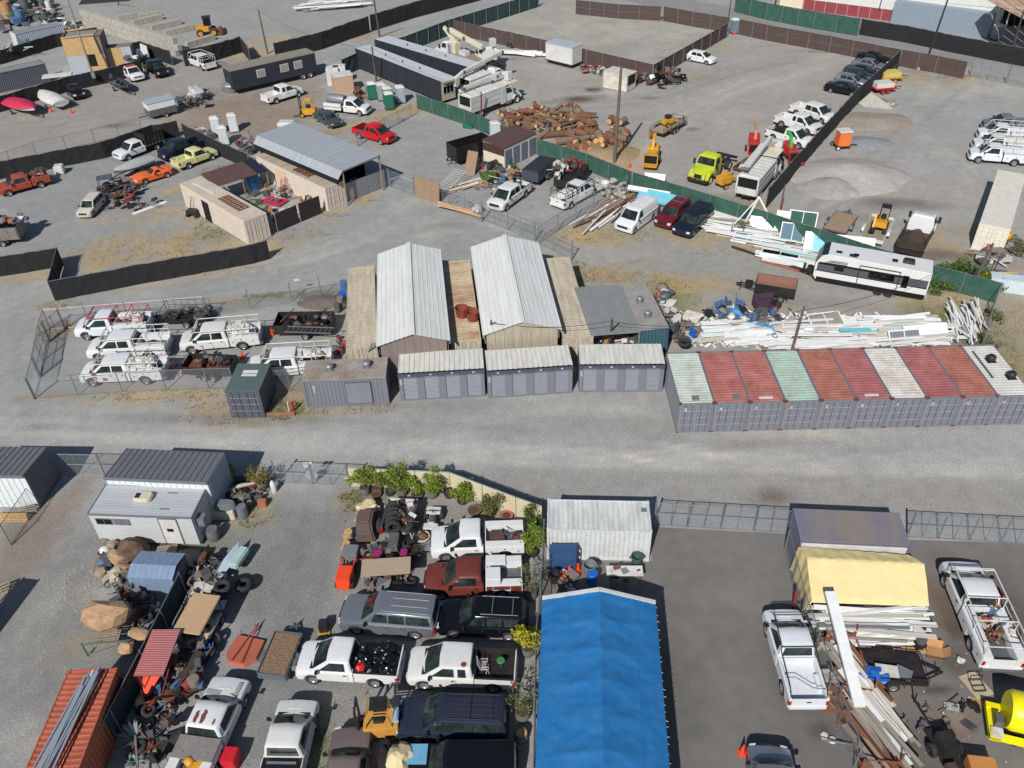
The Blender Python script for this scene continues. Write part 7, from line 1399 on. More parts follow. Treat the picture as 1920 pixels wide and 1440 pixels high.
mchn('Scrapped red engine frame lying beside the bucket truck','scrapped_engine','engine frame',(1405,315),radians(50),Ru,[('frame','m',[((-2,-1,.5),(1.5,-1,.5),.15,.2),((-2,1,.5),(1.5,1,.5),.15,.2),((-2,-1,.5),(-2,1,.5),.15,.2),((1.5,-1,.5),(1.5,1,.5),.15,.2)],None),('block','b',(-1.2,.2,-.6,.6,.4,1.1),Gd),('cover','b',(.3,1.3,-.8,.8,.6,.9),CARD),('fender','b',(-1.9,-1.3,-.7,.4,.5,.9),Wh)],[])
def forklift(label,px,rz,col):return mchn(label,'forklift','forklift',px,rz,col,[('body','b',(-1.2,.5,-.55,.55,.35,1.15),None),('seat','b',(-.5,0,-.28,.28,1.15,1.5),Bk),('mast','m',[((.75,-.4,.1),(.75,-.4,2.5),.12,.1),((.75,.4,.1),(.75,.4,2.5),.12,.1),((.75,-.4,2.45),(.75,.4,2.45),.1,.1),((.75,-.4,1.2),(.75,.4,1.2),.1,.1)],Bk),('fork','m',[((.85,-.25,.08),(1.9,-.25,.05),.1,.04),((.85,.25,.08),(1.9,.25,.05),.1,.04),((.87,-.5,.45),(.87,.5,.45),.05,.3)],Bk),('roll_cage','m',[((-.9,-.48,1.1),(-.75,-.45,2.15),.07,.07),((-.9,.48,1.1),(-.75,.45,2.15),.07,.07),((.45,-.48,1.0),(.2,-.45,2.15),.07,.07),((.45,.48,1.0),(.2,.45,2.15),.07,.07)],None),('overhead_guard','m',[((-.8,y,2.18),(.25,y,2.18),.04,.05) for y in (-.45,-.3,-.15,0,.15,.3,.45)]+[((-.78,-.45,2.17),(-.78,.45,2.17),.07,.07),((.22,-.45,2.17),(.22,.45,2.17),.07,.07)],None)],[(-.85,-.5,.26,.2),(-.85,.5,.26,.2),(.55,-.52,.32,.24),(.55,.52,.32,.24)])
forklift('Yellow forklift beside the dark grey sedan',(577,218),radians(178),Cy)
t=forklift('Tan yellow forklift with gas bottle, squeezed beside the old dark wagon',(706,1372),radians(183),M('forklift_tan',lin(206,152,72),.5,dirt=.4));MB().tube((-1.1,-.35,1.38),(-1.1,.35,1.38),.16,10).bd('gas_bottle',M('gas_blue',lin(150,178,200),.5),t);MB().b2(-.75,.1,-.5,.2,2.2,2.3).bd('guard_cover',Bk,t)
p=W(1925,1388);t=thing('yellow_tank_trailer','Bright yellow cylindrical tank on a yellow frame at the right edge','tank trailer',p,radians(-18));MB().lathe([(.02,-1.6),(.86,-1.6),(.98,-1.4),(.98,1.6),(.02,1.7)],28,(0,0,0),Matrix.Translation((.35,.5,1.4)) @ Matrix.Rotation(pi/2,4,'Y') @ Matrix.Rotation(pi/2,4,'Z')).bd('tank',SALLY,t,smooth=40)
for o in [t.children[-1]]:o.rotation_euler.z=0
MB().b2(-1.9,2.6,-.75,-.45,.45,.7).b2(-1.9,2.6,.9,1.2,.45,.7).b2(-1.9,-1.4,-.75,1.2,.4,.65).bd('frame',SALLY,t);MB().b2(-1.7,-1.35,-.2,.3,.7,1.2).bd('control_box',Gd,t);MB().b2(-1.85,-1.3,-.75,-.2,.7,.74).bd('step_plate',Dw,t);MB().tube((.6,.5,2.05),(.6,.5,2.25),.22,12).bd('hatch',GLASSD,t)
def toilet(label,px,col,roof=None,z=0,group=None,rz=.3):
 p=W(*px,z);t=thing('portable_toilet',label,'portable toilet',(p.x,p.y,z),rz,group);MB().loft([[(-.55,-.55,.1),(.55,-.55,.1),(.55,.55,.1),(-.55,.55,.1)],[(-.52,-.52,2.0),(.52,-.52,2.0),(.52,.52,2.0),(-.52,.52,2.0)]]).bd('cabin',col,t,bevel=.03);MB().loft([[(-.58,-.58,2.0),(.58,-.58,2.0),(.58,.58,2.0),(-.58,.58,2.0)],[(-.54,-.54,2.15),(.54,-.54,2.15),(.54,.54,2.15),(-.54,.54,2.15)],[(-.3,-.3,2.3),(.3,-.3,2.3),(.3,.3,2.3),(-.3,.3,2.3)]]).bd('roof',roof or Wh,t,bevel=.02);MB().b2(-.4,.4,-.575,-.55,.2,1.9).bd('door',col,t,bevel=.01);MB().b2(-.6,.6,-.6,.6,0,.1).bd('base',Bk,t);return t
GT=paint('toilet_green',34,106,84,.5,.2);GY=paint('toilet_grey',150,158,166,.5,.2);TB2=paint('toilet_blue',150,168,180,.5,.2);OT=paint('toilet_orange',226,118,56,.6,.2);WT=paint('toilet_white',206,210,214,.5,.15)
tg='portable toilets beside the black clad site office'
toilet('Green portable toilet with white roof, leftmost by the site office',(699,185),GT,group=tg);toilet('Grey portable toilet between the two green ones',(717,187),GY,group=tg);toilet('Green portable toilet behind, with pale roof',(728,194),GT,group=tg);toilet('Green portable toilet standing nearest the camera',(731,204),GT,group=tg);toilet('Pale blue portable toilet nearest the green fence',(752,192),TB2,group=tg)
toilet('Grey portable toilet with white roof at the road corner',(1376,62),paint('toilet_steel',112,128,144));toilet('White portable toilet beside the brown roofed shed',(929,262),WT);toilet('Grey portable toilet by the annex across the road',(1866,74),paint('toilet_mauve',140,140,152))
wg='white rounded portable toilets by the black fence'
toilet('White portable toilet behind the other two, left',(408,252),WT,group=wg);toilet('White portable toilet in front by the black fence',(422,270),WT,group=wg);toilet('White portable toilet standing apart on the right',(440,246),WT,group=wg)
p=W(1577,277);t=thing('toilet_trailer','Orange wrapped portable toilet on a small two wheeled trailer','toilet trailer',p,.1);MB().b2(-.7,.7,-.6,.6,.35,1.95).bd('cabin',OT,t,bevel=.05);MB().b2(-.75,.75,-.65,.65,1.95,2.15).bd('roof',Wh,t,bevel=.04);MB().b2(-.8,.8,-.7,.7,.3,.38).beam((.8,0,.35),(1.8,-.1,.3),.08,.08).bd('frame',Bk,t)
for s in (-1,1):whl(t,-.75,s*.75,.28,.18,s,rim=Wh)
def boat(label,nose,tail,L,Wd,hull,cover,zref=1.0,cz=.35,covered=True,frame=Bk):
 c,h=ctr_from(nose,tail,zref);t=thing('boat_on_trailer',label,'boat',(c.x,c.y,0),h);st=[]
 for u,w_,zt in ((0,.86,0),(.25,.96,0),(.5,1,.02),(.72,.85,.08),(.88,.5,.16),(1,.05,.26)):
  x=-L/2+L*u;hw=Wd/2*w_;st.append([(x,-hw,1.15+zt),(x,-hw*.75,.75+zt),(x,0,.55+zt*1.5),(x,hw*.75,.75+zt),(x,hw,1.15+zt)])
 MB().loft(st,closed=False,cap=False).add(st[0],[(0,1,2,3,4)]).bd('hull',hull,t,smooth=40)
 if covered:
  cv=[]
  for k,r_ in enumerate(st):
   hump=(.35,.55,.75,.5,.3,.05)[k]*cz/.35;a,b=r_[0],r_[4];cv.append([(a[0],a[1]*1.04,a[2]-.12),(a[0],a[1],a[2]+.02),(a[0],a[1]*.5,a[2]+hump*.8+.05*sin(k*2)),(a[0],0,a[2]+hump),(a[0],b[1]*.5,a[2]+hump*.75+.04*cos(k*3)),(a[0],b[1],b[2]+.02),(a[0],b[1]*1.04,b[2]-.12)])
  MB().loft(cv,closed=False,cap=False).add(cv[0],[tuple(range(7))]).bd('cover',cover,t,smooth=50)
 else:
  MB().b2(-L/2+.2,L/2-1.2,-Wd*.35,Wd*.35,.8,.86).bd('deck',cover,t)
  for x in (-.8,.5):MB().b2(x,x+.4,-.25,.25,.86,1.3).bd('seat',Bk,t,bevel=.04)
  MB().b2(-L/2-.3,-L/2,-.2,.2,.7,1.7).bd('outboard_motor',Gd,t,bevel=.05)
 MB().beam((-L/2,-.5,.5),(L/2-.3,-.4,.5),.08,.1).beam((-L/2,.5,.5),(L/2-.3,.4,.5),.08,.1).beam((L/2-.4,-.4,.5),(L/2+.9,0,.45),.08,.1).beam((L/2-.4,.4,.5),(L/2+.9,0,.45),.08,.1).bd('trailer_frame',frame,t)
 for s in (-1,1):whl(t,-.6,s*(Wd/2-.1),.3,.2,s)
 return t
boat('Boat under a bright crimson cover on a trailer at the left',(70,208),(10,186),7.0,2.8,Wh,M('crimson_cover',lin(190,44,76),.7,bump=.02,bscale=3),1.0,.3)
boat('Boat under a white shrink wrap cover on a green trailer',(72,172),(120,196),6.4,2.6,Wh,Wh,1.0,.3,frame=paint('trailer_green',50,110,96))
boat('Small grey cloth covered boat beside the orange sports car',(218,325),(282,300),4.8,1.7,GALV,M('grey_boat_cloth',lin(168,170,172),.7,bump=.03,bscale=4),.9,.25)
boat('Dark open bass boat on a trailer by the black fence',(245,168),(207,148),5.2,2.0,paint('boat_dark',48,62,68,.3),M('boat_deck',lin(90,96,98),.8),.9,.2,covered=False)
c,h=ctr_from((275,212),(325,200),.8);t=thing('cargo_trailer','White enclosed cargo trailer with pale roof in the concrete yard','trailer',(c.x,c.y,0),h);MB().b2(-1.9,1.7,-.95,.95,.45,1.25).bd('lower_body',Gd,t);MB().b2(-1.9,1.7,-.95,.95,1.25,2.1).bd('body',WHITE,t,bevel=.05);MB().b2(-1.95,1.75,-1,1,2.1,2.16).bd('roof',M('blue_grey_cap',lin(160,172,182),.5),t)
for s in (-1,1):whl(t,-.3,s*1.0,.33,.2,s)
MB().beam((1.7,0,.45),(2.9,0,.45),.08,.1).bd('tongue',Bk,t)
RG=random.Random(21)
BAGK=M('garbage_bag',lin(18,18,20),.22,dirt=.2,bump=.03,bscale=7,spec=.7);SACK=M('white_sack',lin(204,202,194),.8,dirt=.35,bump=.03,bscale=6)
TANB=M('tan_lumber',lin(200,166,126),.8,dirt=.35,scale=2,stretch=(1,5,5));GREYL=M('grey_lumber',lin(152,142,130),.85,dirt=.5,stretch=(1,5,5));BRL=M('brown_lumber',lin(122,82,60),.85,dirt=.4,stretch=(1,5,5))
MINTP=M('mint_panel',lin(168,214,206),.5,dirt=.3);CYAN=M('cyan_film',lin(112,190,208),.5,dirt=.3);WGL=M('window_glass_blue',lin(96,124,136),.08,dirt=.2);WPL=M('white_plank_paint',lin(230,231,229),.6,dirt=.25,dcol=lin(186,180,168),scale=1.4)
BARK=M('bark',lin(122,92,68),.95,dirt=.6,dcol=lin(70,52,40),scale=2.5,fine=.25,bump=.06,bscale=6,stretch=(.4,2,2));CUT=M('cut_wood',lin(206,158,104),.85,dirt=.35)
PALW=M('pallet_wood',lin(196,162,108),.85,dirt=.4,fine=.15);PALG=M('grey_pallet_wood',lin(150,138,120),.9,dirt=.4)
def W3(px,z=0):return W(px[0],px[1],z)
def one(name,label,cat,mb,mat,loc,rz=0,group=None,bevel=0,smooth=None,rot=None):
 o=mb.bd(name,mat,None,loc,rz,smooth,bevel);tag(o,label,cat,group)
 if rot:o.rotation_euler=rot
 return o
def cone(label,px,z=0,tip=None,group='orange traffic cones'):
 p=W3(px,z);t=thing('traffic_cone',label,'traffic cone',p,0,group)
 MB().b2(-.2,.2,-.2,.2,0,.04).lathe([(.16,.04),(.035,.74),(.01,.75)],12).bd('cone',CONE,t);MB().lathe([(.105,.33),(.075,.5)],12).bd('band',Wh,t);MB().lathe([(.062,.56),(.048,.64)],12).bd('band',Wh,t)
 if tip:t.rotation_euler=tip
 return t
for px,ds in (((129,612),'leaning in the gate corner by the red rack truck'),((327,697),'behind the front white work truck'),((511,627),'before the trailer of garbage bags'),((455,672),'at the left end of the half hidden work truck'),((96,210),'between the crimson and white boats'),((134,212),'under the bow of the white covered boat'),((1283,114),'behind the white hatchback'),((1377,66),'at the foot of the road corner toilet'),((1180,314),'near the yellow chipper'),((1097,330),'behind the white pickup by the green fence')):
 cone('Orange traffic cone '+ds,px)
for k,(px) in enumerate(((1694,113),(1700,116),(1712,121),(1707,108),(1718,118),(1724,120),(1699,108))):cone('Orange and white traffic cone in the cluster by the grey street pole',px,group='cone cluster at the right lot')
cone('Orange traffic cone in front of the blue shelf, leftmost',(1056,1086));cone('Orange and white cone beside the grey trash can',(1068,1074));cone('Short red topped cone next to the galvanised can',(1084,1072));cone('Small orange red marker beside the silver van roof',(1391,1412))
TUBE=M('silver_tube',lin(168,176,186),.4,.3,dirt=.3);TUBA=math.degrees(dirang(W(172,1262,2.8),W(80,1440,2.8)))
def planks(group,label,n,region,ang,Lr,mats,wr=(.08,.22),zr=(.05,.7),th=(.03,.1),jit=6,name='plank',cat='plank',tilt=.03,seed=0):
 r=random.Random(seed)
 cache=[]
 for _ in range(12):
  cache.append(MB().box((0,0,0),(1,1,1)))
 bm_={}
 for i in range(n):
  u,v=r.random(),r.random();a,b,c,d=region
  x=(a[0]*(1-u)+b[0]*u)*(1-v)+(d[0]*(1-u)+c[0]*u)*v;y=(a[1]*(1-u)+b[1]*u)*(1-v)+(d[1]*(1-u)+c[1]*u)*v
  m=r.choices([q[0] for q in mats],[q[1] for q in mats])[0];z=r.uniform(*zr)
  if m.name not in bm_:bm_[m.name]=MB().box((0,0,0),(1,1,1)).mesh('plank',m)
  p=W(x,y,z);o=inst(name,bm_[m.name],None,p);o.scale=(r.uniform(*Lr),r.uniform(*wr),r.uniform(*th))
  o.rotation_euler=(r.uniform(-.2,.2),r.uniform(-tilt,tilt),radians(ang+r.gauss(0,jit)))
  nm={'white_plank_paint':'White','mint_panel':'Mint','cyan_film':'Cyan','grey_lumber':'Grey','brown_lumber':'Brown','tan_lumber':'Tan','galvanised':'Steel','silver_tube':'Steel','dirty_white':'Off-white','black_metal':'Black','rusty_metal':'Rusty'}.get(m.name,'Pale')
  tag(o,nm+' '+label,cat,nm.lower()+' pieces, '+group)
MW=[(WPL,12),(Dw,2),(MINTP,.4),(CYAN,.2)]
planks('main white scrap heap','length lying in the big white scrap heap behind the containers',120,((1500,600),(1700,590),(1760,640),(1490,655)),3,(2.5,7),MW,(.12,.45),(.1,.8),seed=1,jit=5)
planks('left white scrap heap','length lying in the left scrap heap near the blue tarp strip',60,((1330,605),(1480,600),(1480,648),(1320,635)),2,(1.5,5),MW+[(MINTP,.6)],(.15,.6),(.1,.6),seed=2,jit=9)
planks('upright white scrap bundle','length in the bundle beside the weedy end fence',55,((1785,575),(1850,575),(1828,632),(1770,625)),80,(2.2,3.6),[(WPL,5),(Dw,2)],(.08,.16),(.15,.8),name='white_post',seed=3,jit=8,tilt=.15)
planks('fence salvage strip','length lying in the salvage strip along the green fence',60,((1340,402),(1440,428),(1540,500),(1330,424)),-23,(3,8),MW+[(GREYL,1)],(.12,.4),(.05,.6),seed=4,jit=4)
planks('salvage strip front part','length in front of the salvage strip near the travel trailer',35,((1430,470),(1480,470),(1540,500),(1480,500)),-25,(2,5),MW,(.12,.5),(.05,.4),seed=5,jit=6)
planks('lumber beside the van','length lying in the lumber heap beside the white van',48,((1090,408),(1160,372),(1195,385),(1120,425)),48,(2,6),[(WPL,4),(GREYL,4),(BRL,1.5),(Dw,2)],(.08,.3),(.05,.4),name='lumber_board',seed=6,jit=6)
planks('lumber below the stone pile','length in the lumber rows below the grey stone pile',30,((1130,378),(1200,352),(1205,372),(1150,392)),45,(3,6),[(GREYL,5),(BRL,2)],(.1,.3),(.1,.4),name='lumber_board',seed=7,jit=3)
planks('tan lumber bundle','board in the bundle behind the pickup yard fence',24,((856,386),(876,395),(872,400),(852,391)),-32,(3.5,5),[(TANB,1)],(.1,.2),(.1,.6),name='lumber_board',seed=8,jit=2)
planks('stack under the yellow tarp','length in the white stack under the yellow tarpaulin',62,((1600,1134),(1655,1142),(1655,1192),(1600,1172)),-3,(4.5,6.2),[(WPL,8),(GALV,1.5),(Dw,2)],(.1,.3),(.3,1.1),name='white_beam',seed=9,jit=2.5)
planks('lower part of the white stack','length below the stack front near the buckets',22,((1620,1180),(1680,1186),(1665,1208),(1610,1200)),-2,(2.5,4),[(WPL,6),(MINTP,1),(GREYL,1)],(.1,.3),(.1,.6),name='white_beam',seed=10,jit=3)
planks('boards in the steel rack','board resting in the long rust coloured steel rack',46,((1580,1230),(1620,1230),(1700,1420),(1625,1420)),-69,(2.5,5.5),[(GREYL,6),(Dw,3),(WPL,2),(BRL,1)],(.12,.3),(.5,.8),name='lumber_board',seed=11,jit=2)
planks('steel tubes on the red container','tube strapped on top of the terracotta container',34,((124,1344),(150,1344),(128,1372),(98,1372)),TUBA,(4.5,5.6),[(TUBE,8),(WPL,1)],(.06,.1),(2.68,3.0),th=(.06,.1),seed=12,jit=1.6,cat='steel tube',name='steel_tube')
planks('roof trusses at the top','length in the neat stack at the top edge',22,((580,6),(640,-4),(660,10),(600,18)),12,(7,10),[(WPL,1)],(.3,.5),(.2,.8),name='roof_truss',seed=13,jit=2)
planks('beams near the crane truck','beam lying beside the brown fence',7,((935,92),(985,98),(1000,103),(930,98)),-14,(6,9),[(WPL,1)],(.35,.5),(.3,.6),th=(.3,.4),name='white_beam',seed=14,jit=3)
planks('boards by the white rack','board on the ground beside the brown roofed shed',14,((840,355),(895,335),(900,345),(850,362)),35,(3,6),[(WPL,1),(BRL,1),(TANB,1)],(.1,.25),(.05,.3),name='lumber_board',seed=15,jit=5)
a,b=W(1556,1110,2.6),W(1612,1325,1.6);one('steel_channel','Long white channel beam lying across the tarp and the steel rack','beam',MB().beam((0,0,0),b-a,.55,.18),WPL,a)
a,b=W(1372,465),W(1510,510);one('steel_pole','Long black steel pole lying before the salvage strip','pole',MB().tube((0,0,.15),(b-a)+Vector((0,0,.15)),.12,8),Bk,a)
a,b=W(1425,490),W(1505,512);one('steel_pole','Rust red steel pole lying before the travel trailer','pole',MB().tube((0,0,.12),(b-a)+Vector((0,0,.12)),.09,8),M('red_oxide2',lin(160,84,70),.8),a)
a,b=W(250,402),W(312,379);one('plank','Long cream board lying near the scrap vehicles','plank',MB().beam((0,0,.06),(b-a)+Vector((0,0,.06)),.5,.06),WPL,a)
def frame_window(label,px,z,rz,w_,h_,lean,mat=None,gl=None,grp=None):
 p=W3(px,z);t=thing('window_frame',label,'window frame',p,0,grp);t.rotation_euler=(radians(lean),0,rz);f=.09
 mb=MB().b2(-w_/2,w_/2,-.05,.05,0,f).b2(-w_/2,w_/2,-.05,.05,h_-f,h_).b2(-w_/2,-w_/2+f,-.05,.05,f,h_-f).b2(w_/2-f,w_/2,-.05,.05,f,h_-f).b2(-.03,.03,-.05,.05,f,h_-f);mb.bd('frame',mat or WPL,t)
 MB().b2(-w_/2+f,-.03,-.01,.01,f,h_-f).b2(.03,w_/2-f,-.01,.01,f,h_-f).bd('pane',gl or WGL,t);return t
frame_window('Large white door frame leaning on the green fence',(1498,447),.0,-.35,2.6,2.6,-28,gl=SCREENS['green']);frame_window('White framed double window with dark glass standing before the door frame',(1482,456),0,-.35,2.2,1.9,-25)
frame_window('Flat white framed window unit on the salvage strip',(1400,452),.3,-.4,2.6,1.2,-80);frame_window('Long white window unit with dark panes near the travel trailer',(1462,480),.4,-.42,3.4,.8,-84,gl=GLASSD);frame_window('Teal glazed panel leaning before the green fence',(1428,438),0,-.35,2.6,1.6,-35,gl=M('teal_glass',lin(110,160,156),.15))
frame_window('White frame lying at the middle of the white heap',(1555,612),.5,.15,2.8,1.5,-75,gl=GREYL);frame_window('White gate like frame at the right of the heap',(1740,640),.2,.1,3.6,1.4,-50,gl=WPL);frame_window('White frame with steel bars behind the mint container',(1700,648),.2,.1,2.6,1.3,-50,gl=GALV)
def sitm(label,name,cat,px,z,dims,mat,rz=0,rot=None,group=None,bevel=0):return one(name,label,cat,MB().box((0,0,dims[2]/2),dims),mat,W3(px,z),rz,group,bevel,rot=rot)
sitm('White panel leaning upright on the green fence near the door frame','panel','panel',(1462,442),0,(1.3,.06,2.4),WPL,-.35,(radians(-18),0,-.35));sitm('White board with torn top leaning behind the teal panel','panel','panel',(1428,424),.2,(2.6,.06,1.3),WPL,0,(radians(-20),0,-.35))
sitm('White and cyan sheet leaning on the fence behind the travel trailer','panel','panel',(1570,478),0,(6.2,.1,1.9),WPL,0,(radians(-40),0,-.3));sitm('Cyan corner sheet leaning by the travel trailer nose','panel','panel',(1532,474),0,(1.0,.14,2.1),CYAN,0,(radians(-40),0,-.3))
sitm('White and cyan shed side panel behind the parked van','panel','panel',(1232,382),.4,(4.6,.3,1.4),CYAN,0,(radians(-60),0,-.55));sitm('White panel leaning on the green fence behind the van','panel','panel',(1225,352),.1,(2.2,.1,1.5),WPL,0,(radians(-25),0,-.3));sitm('White capped long panel above the maroon suv','panel','panel',(1215,362),.9,(4.5,.3,.5),WPL,0,(radians(-60),0,-.45))
sitm('Large white wrapped sheet lying behind the navy wagon','panel','panel',(1372,405),.3,(5.5,1.8,.18),WPL,-.37,bevel=.05);sitm('Pale blue portable booth row beyond the end fence','booth','booth',(1905,545),0,(4.6,1.2,1.2),M('pale_booth',lin(196,210,214),.5),-.35)
mb=MB();a=W(1395,432); 
mb.beam((0,0,0),(1.2,.3,3.2),.14,.14).beam((1.2,.3,3.2),(3.2,-.8,0),.14,.14).beam((-1.6,-.6,0),(1.2,.3,3.1),.08,.08);one('steel_a_frame','White A-shaped steel frame standing on the salvage strip','frame',mb,WPL,W(1392,428))
mb=MB()
for x in (0,1.1):mb.beam((x,0,0),(x,0,1.3),.06,.06).beam((x,-.3,.03),(x,.5,.03),.06,.06)
for z in (.6,1.25):mb.beam((0,0,z),(2.2,-.2,z),.05,.05)
one('step_frame','Dark steel step frame standing before the salvage strip','frame',mb,Bk,W(1370,442),-.3)
pts=[(1368,590),(1374,578),(1385,584),(1395,596),(1415,603),(1435,608),(1452,614)];c0=W(*pts[0]);mb=MB();P3=[W(*p,.6)-c0 for p in pts]
vs=[]
for i,p in enumerate(P3):
 for k in range(4):vs.append((p.x+(k-1.5)*.05,p.y+(k-1.5)*.38,.55+.35*mn.noise(Vector((i*.9,k*.7,2)))+.12*(1 if k in (1,2) else 0)))
mb.add(vs,[(4*i+k,4*i+k+1,4*i+k+5,4*i+k+4) for i in range(len(P3)-1) for k in range(3)]);one('tarp_strip','Crumpled light blue tarp strip across the left scrap heap','tarpaulin',mb,M('light_blue_tarp',lin(86,154,196),.5,dirt=.3,bump=.03,bscale=4),(c0.x,c0.y,0),smooth=60)
one('armchair','Dark plum armchair above the white scrap heap','armchair',MB().b2(-.9,.9,-.8,.8,.1,.7).b2(-.9,.9,.5,.8,.7,1.2).b2(-.9,-.6,-.8,.5,.7,.95).b2(.6,.9,-.8,.5,.7,.95),M('plum_cloth',lin(70,52,68),.8),W(1433,580),.1,bevel=.08)
def torus_mesh(R,r,name='tyre'):
 rings=[];n,m=20,8
 for i in range(n):
  a=2*pi*i/n;rings.append([((R+r*cos(2*pi*j/m))*cos(a),(R+r*cos(2*pi*j/m))*sin(a),r*1.05*sin(2*pi*j/m)) for j in range(m)])
 rings.append(rings[0]);return MB().loft(rings,cap=False).mesh(name,RUBBER,60)
TY=torus_mesh(.27,.12);TYL=torus_mesh(.36,.16)
def tyre(label,px,z,rot=(0,0,0),big=False,group=None):o=inst('tyre',TYL if big else TY,None,W3(px,z+(.13 if not big else .17)));o.rotation_euler=rot;return tag(o,label,'tyre',group)
for k in range(5):tyre('Large tyre in the black stack with hollow top near the surfboard',(417,1100),.28*k,big=True,group='tyre stack beside the surfboard')
for k in range(3):tyre('Tyre in the stack standing near the weeds edge',(457,1096),.24*k,group='tyres at the weed edge',big=(k == 2))
for k in range(6):tyre('Tyre heaped inside the green frame by the wooden barrel',(390+8*(k % 3),1050+8*(k//3)),.2*(k % 4),(RG.uniform(-.4,.4),RG.uniform(-.4,.4),0),group='tyre heap by the barrel')
for k in range(5):tyre('Tyre standing in a roll in the cut truck bed',(737,988-9*k),.95,(1.45,0,.1),True,'tyre roll in the truck bed')
for k in range(4):tyre('Tyre stacked before the teal container beside the blue drum',(1283,643),.26*k,big=True,group='tyre stack by the teal container')
for k in range(5):tyre('Tan dusted tyre roll beside the cone cluster',(1677+2*k,128-3*k),.3,(1.3,.2,1.2),True,'tyre roll at the right lot')
tyre('Tyre leaning beside the brown cloth covered machine',(714,985),.4,(1.4,0,1.4),True)
for k,px in enumerate(((955,84),(960,86),(1000,92),(1012,93))):tyre('Dark tyre lying along the brown fence by the white beams',px,.1,(.9,0,k),True,'tyres along the brown fence')
def bag(label,p,r,mat,group,seed,cat='bag',name='garbage_bag'):
 o=MB().blob((0,0,r*.62),(r,r*RG.uniform(.75,1.1),r*.62),seed,.3,3,1.9).bd(name,mat,None,p,RG.uniform(0,6),40);return tag(o,label,cat,group)
def in_bed(truck,x,y,z):return truck.matrix_basis @ Vector((x,y,z))
bpy.context.view_layer.update()
t_,b_=BAGT;r=random.Random(4)
for k in range(15):bag('Shiny black garbage bag in the white single cab pickup bed',in_bed(t_,b_[0]+.45+(k % 5)*.42+r.uniform(-.08,.08),-.62+(k//5)*.6+r.uniform(-.08,.08),.8+r.uniform(0,.2)),r.uniform(.3,.42),BAGK,'garbage bags in the pickup bed',k)
bag('Red and yellow fuel jug at the head of the garbage bag load',in_bed(t_,b_[1]-.35,-.6 if False else .6,1.15),.22,M('jug_red',lin(206,40,40),.4),None,77,'jug','fuel_jug')
t_,b_=CHT
mb=MB()
for y in (-.25,.25):mb.path([(-.1,y,0),(0,y,.42),(-.35,y,.44),(-.5,y,.95)],.018,5).path([(0,y,.42),(.1,y,0)],.018,5).path([(-.3,y,.65),(.05,y,.65),(.05,y,.42)],.018,5)
for k in range(7):mb.tube((-.05-.05*k,-.25,.43),(-.05-.05*k,.25,.43),.014,5);mb.tube((-.36-.022*k,-.25,.5+.065*k),(-.36-.022*k,.25,.5+.065*k),.014,5)
one('garden_chair','White slatted garden chair standing in the extended cab pickup bed','garden chair',mb,Wh,in_bed(t_,b_[1]-.6,.1,.78),t_.rotation_euler.z+3.3)
one('stool','Green round topped stool beside the white garden chair','stool',MB().lathe([(.2,.45),(.22,.48),(.2,.5),(.02,.5)],14).tube((.1,.1,0),(.05,.05,.45),.015,5).tube((-.1,.1,0),(-.05,.05,.45),.015,5).tube((0,-.13,0),(0,-.05,.45),.015,5),M('stool_green',lin(60,130,70),.5),in_bed(t_,b_[1]-1.3,-.2,.78))
sac=[o for o in SC.objects if o.name.startswith('pickup_truck') and o.type == 'EMPTY']
def fdt(txt):return next(o for o in SC.objects if o.type == 'EMPTY' and txt in str(o.get('label','')))
for txt,g_,n in (('loaded with white sacks, nearest','front work truck',9),('with sacks, parked right','rear crew cab work truck',8),('Work truck half'.lower()[5:],'half hidden work truck',4),('red ladder rack','red rack truck',7),('loaded with white sacks beside','pickup by the lumber',6)):
 try:t_=fdt(txt)
 except StopIteration:continue
 for k in range(n):bag('White bulky sack loaded on the '+g_,in_bed(t_,-2.3+(k % 3)*.6+RG.uniform(-.1,.1),-.35+(k//3)*.35+RG.uniform(-.1,.1),1.15+.12*(k//3 % 2)),RG.uniform(.38,.54),SACK,'white sacks on the '+g_,k+40,'sack','white_sack')
FBLUE=M('faded_blue',lin(84,112,148),.6,dirt=.3);FRED=M('faded_red',lin(150,66,60),.6,dirt=.3);FGRN=M('dull_green',lin(66,96,78),.6,dirt=.3)
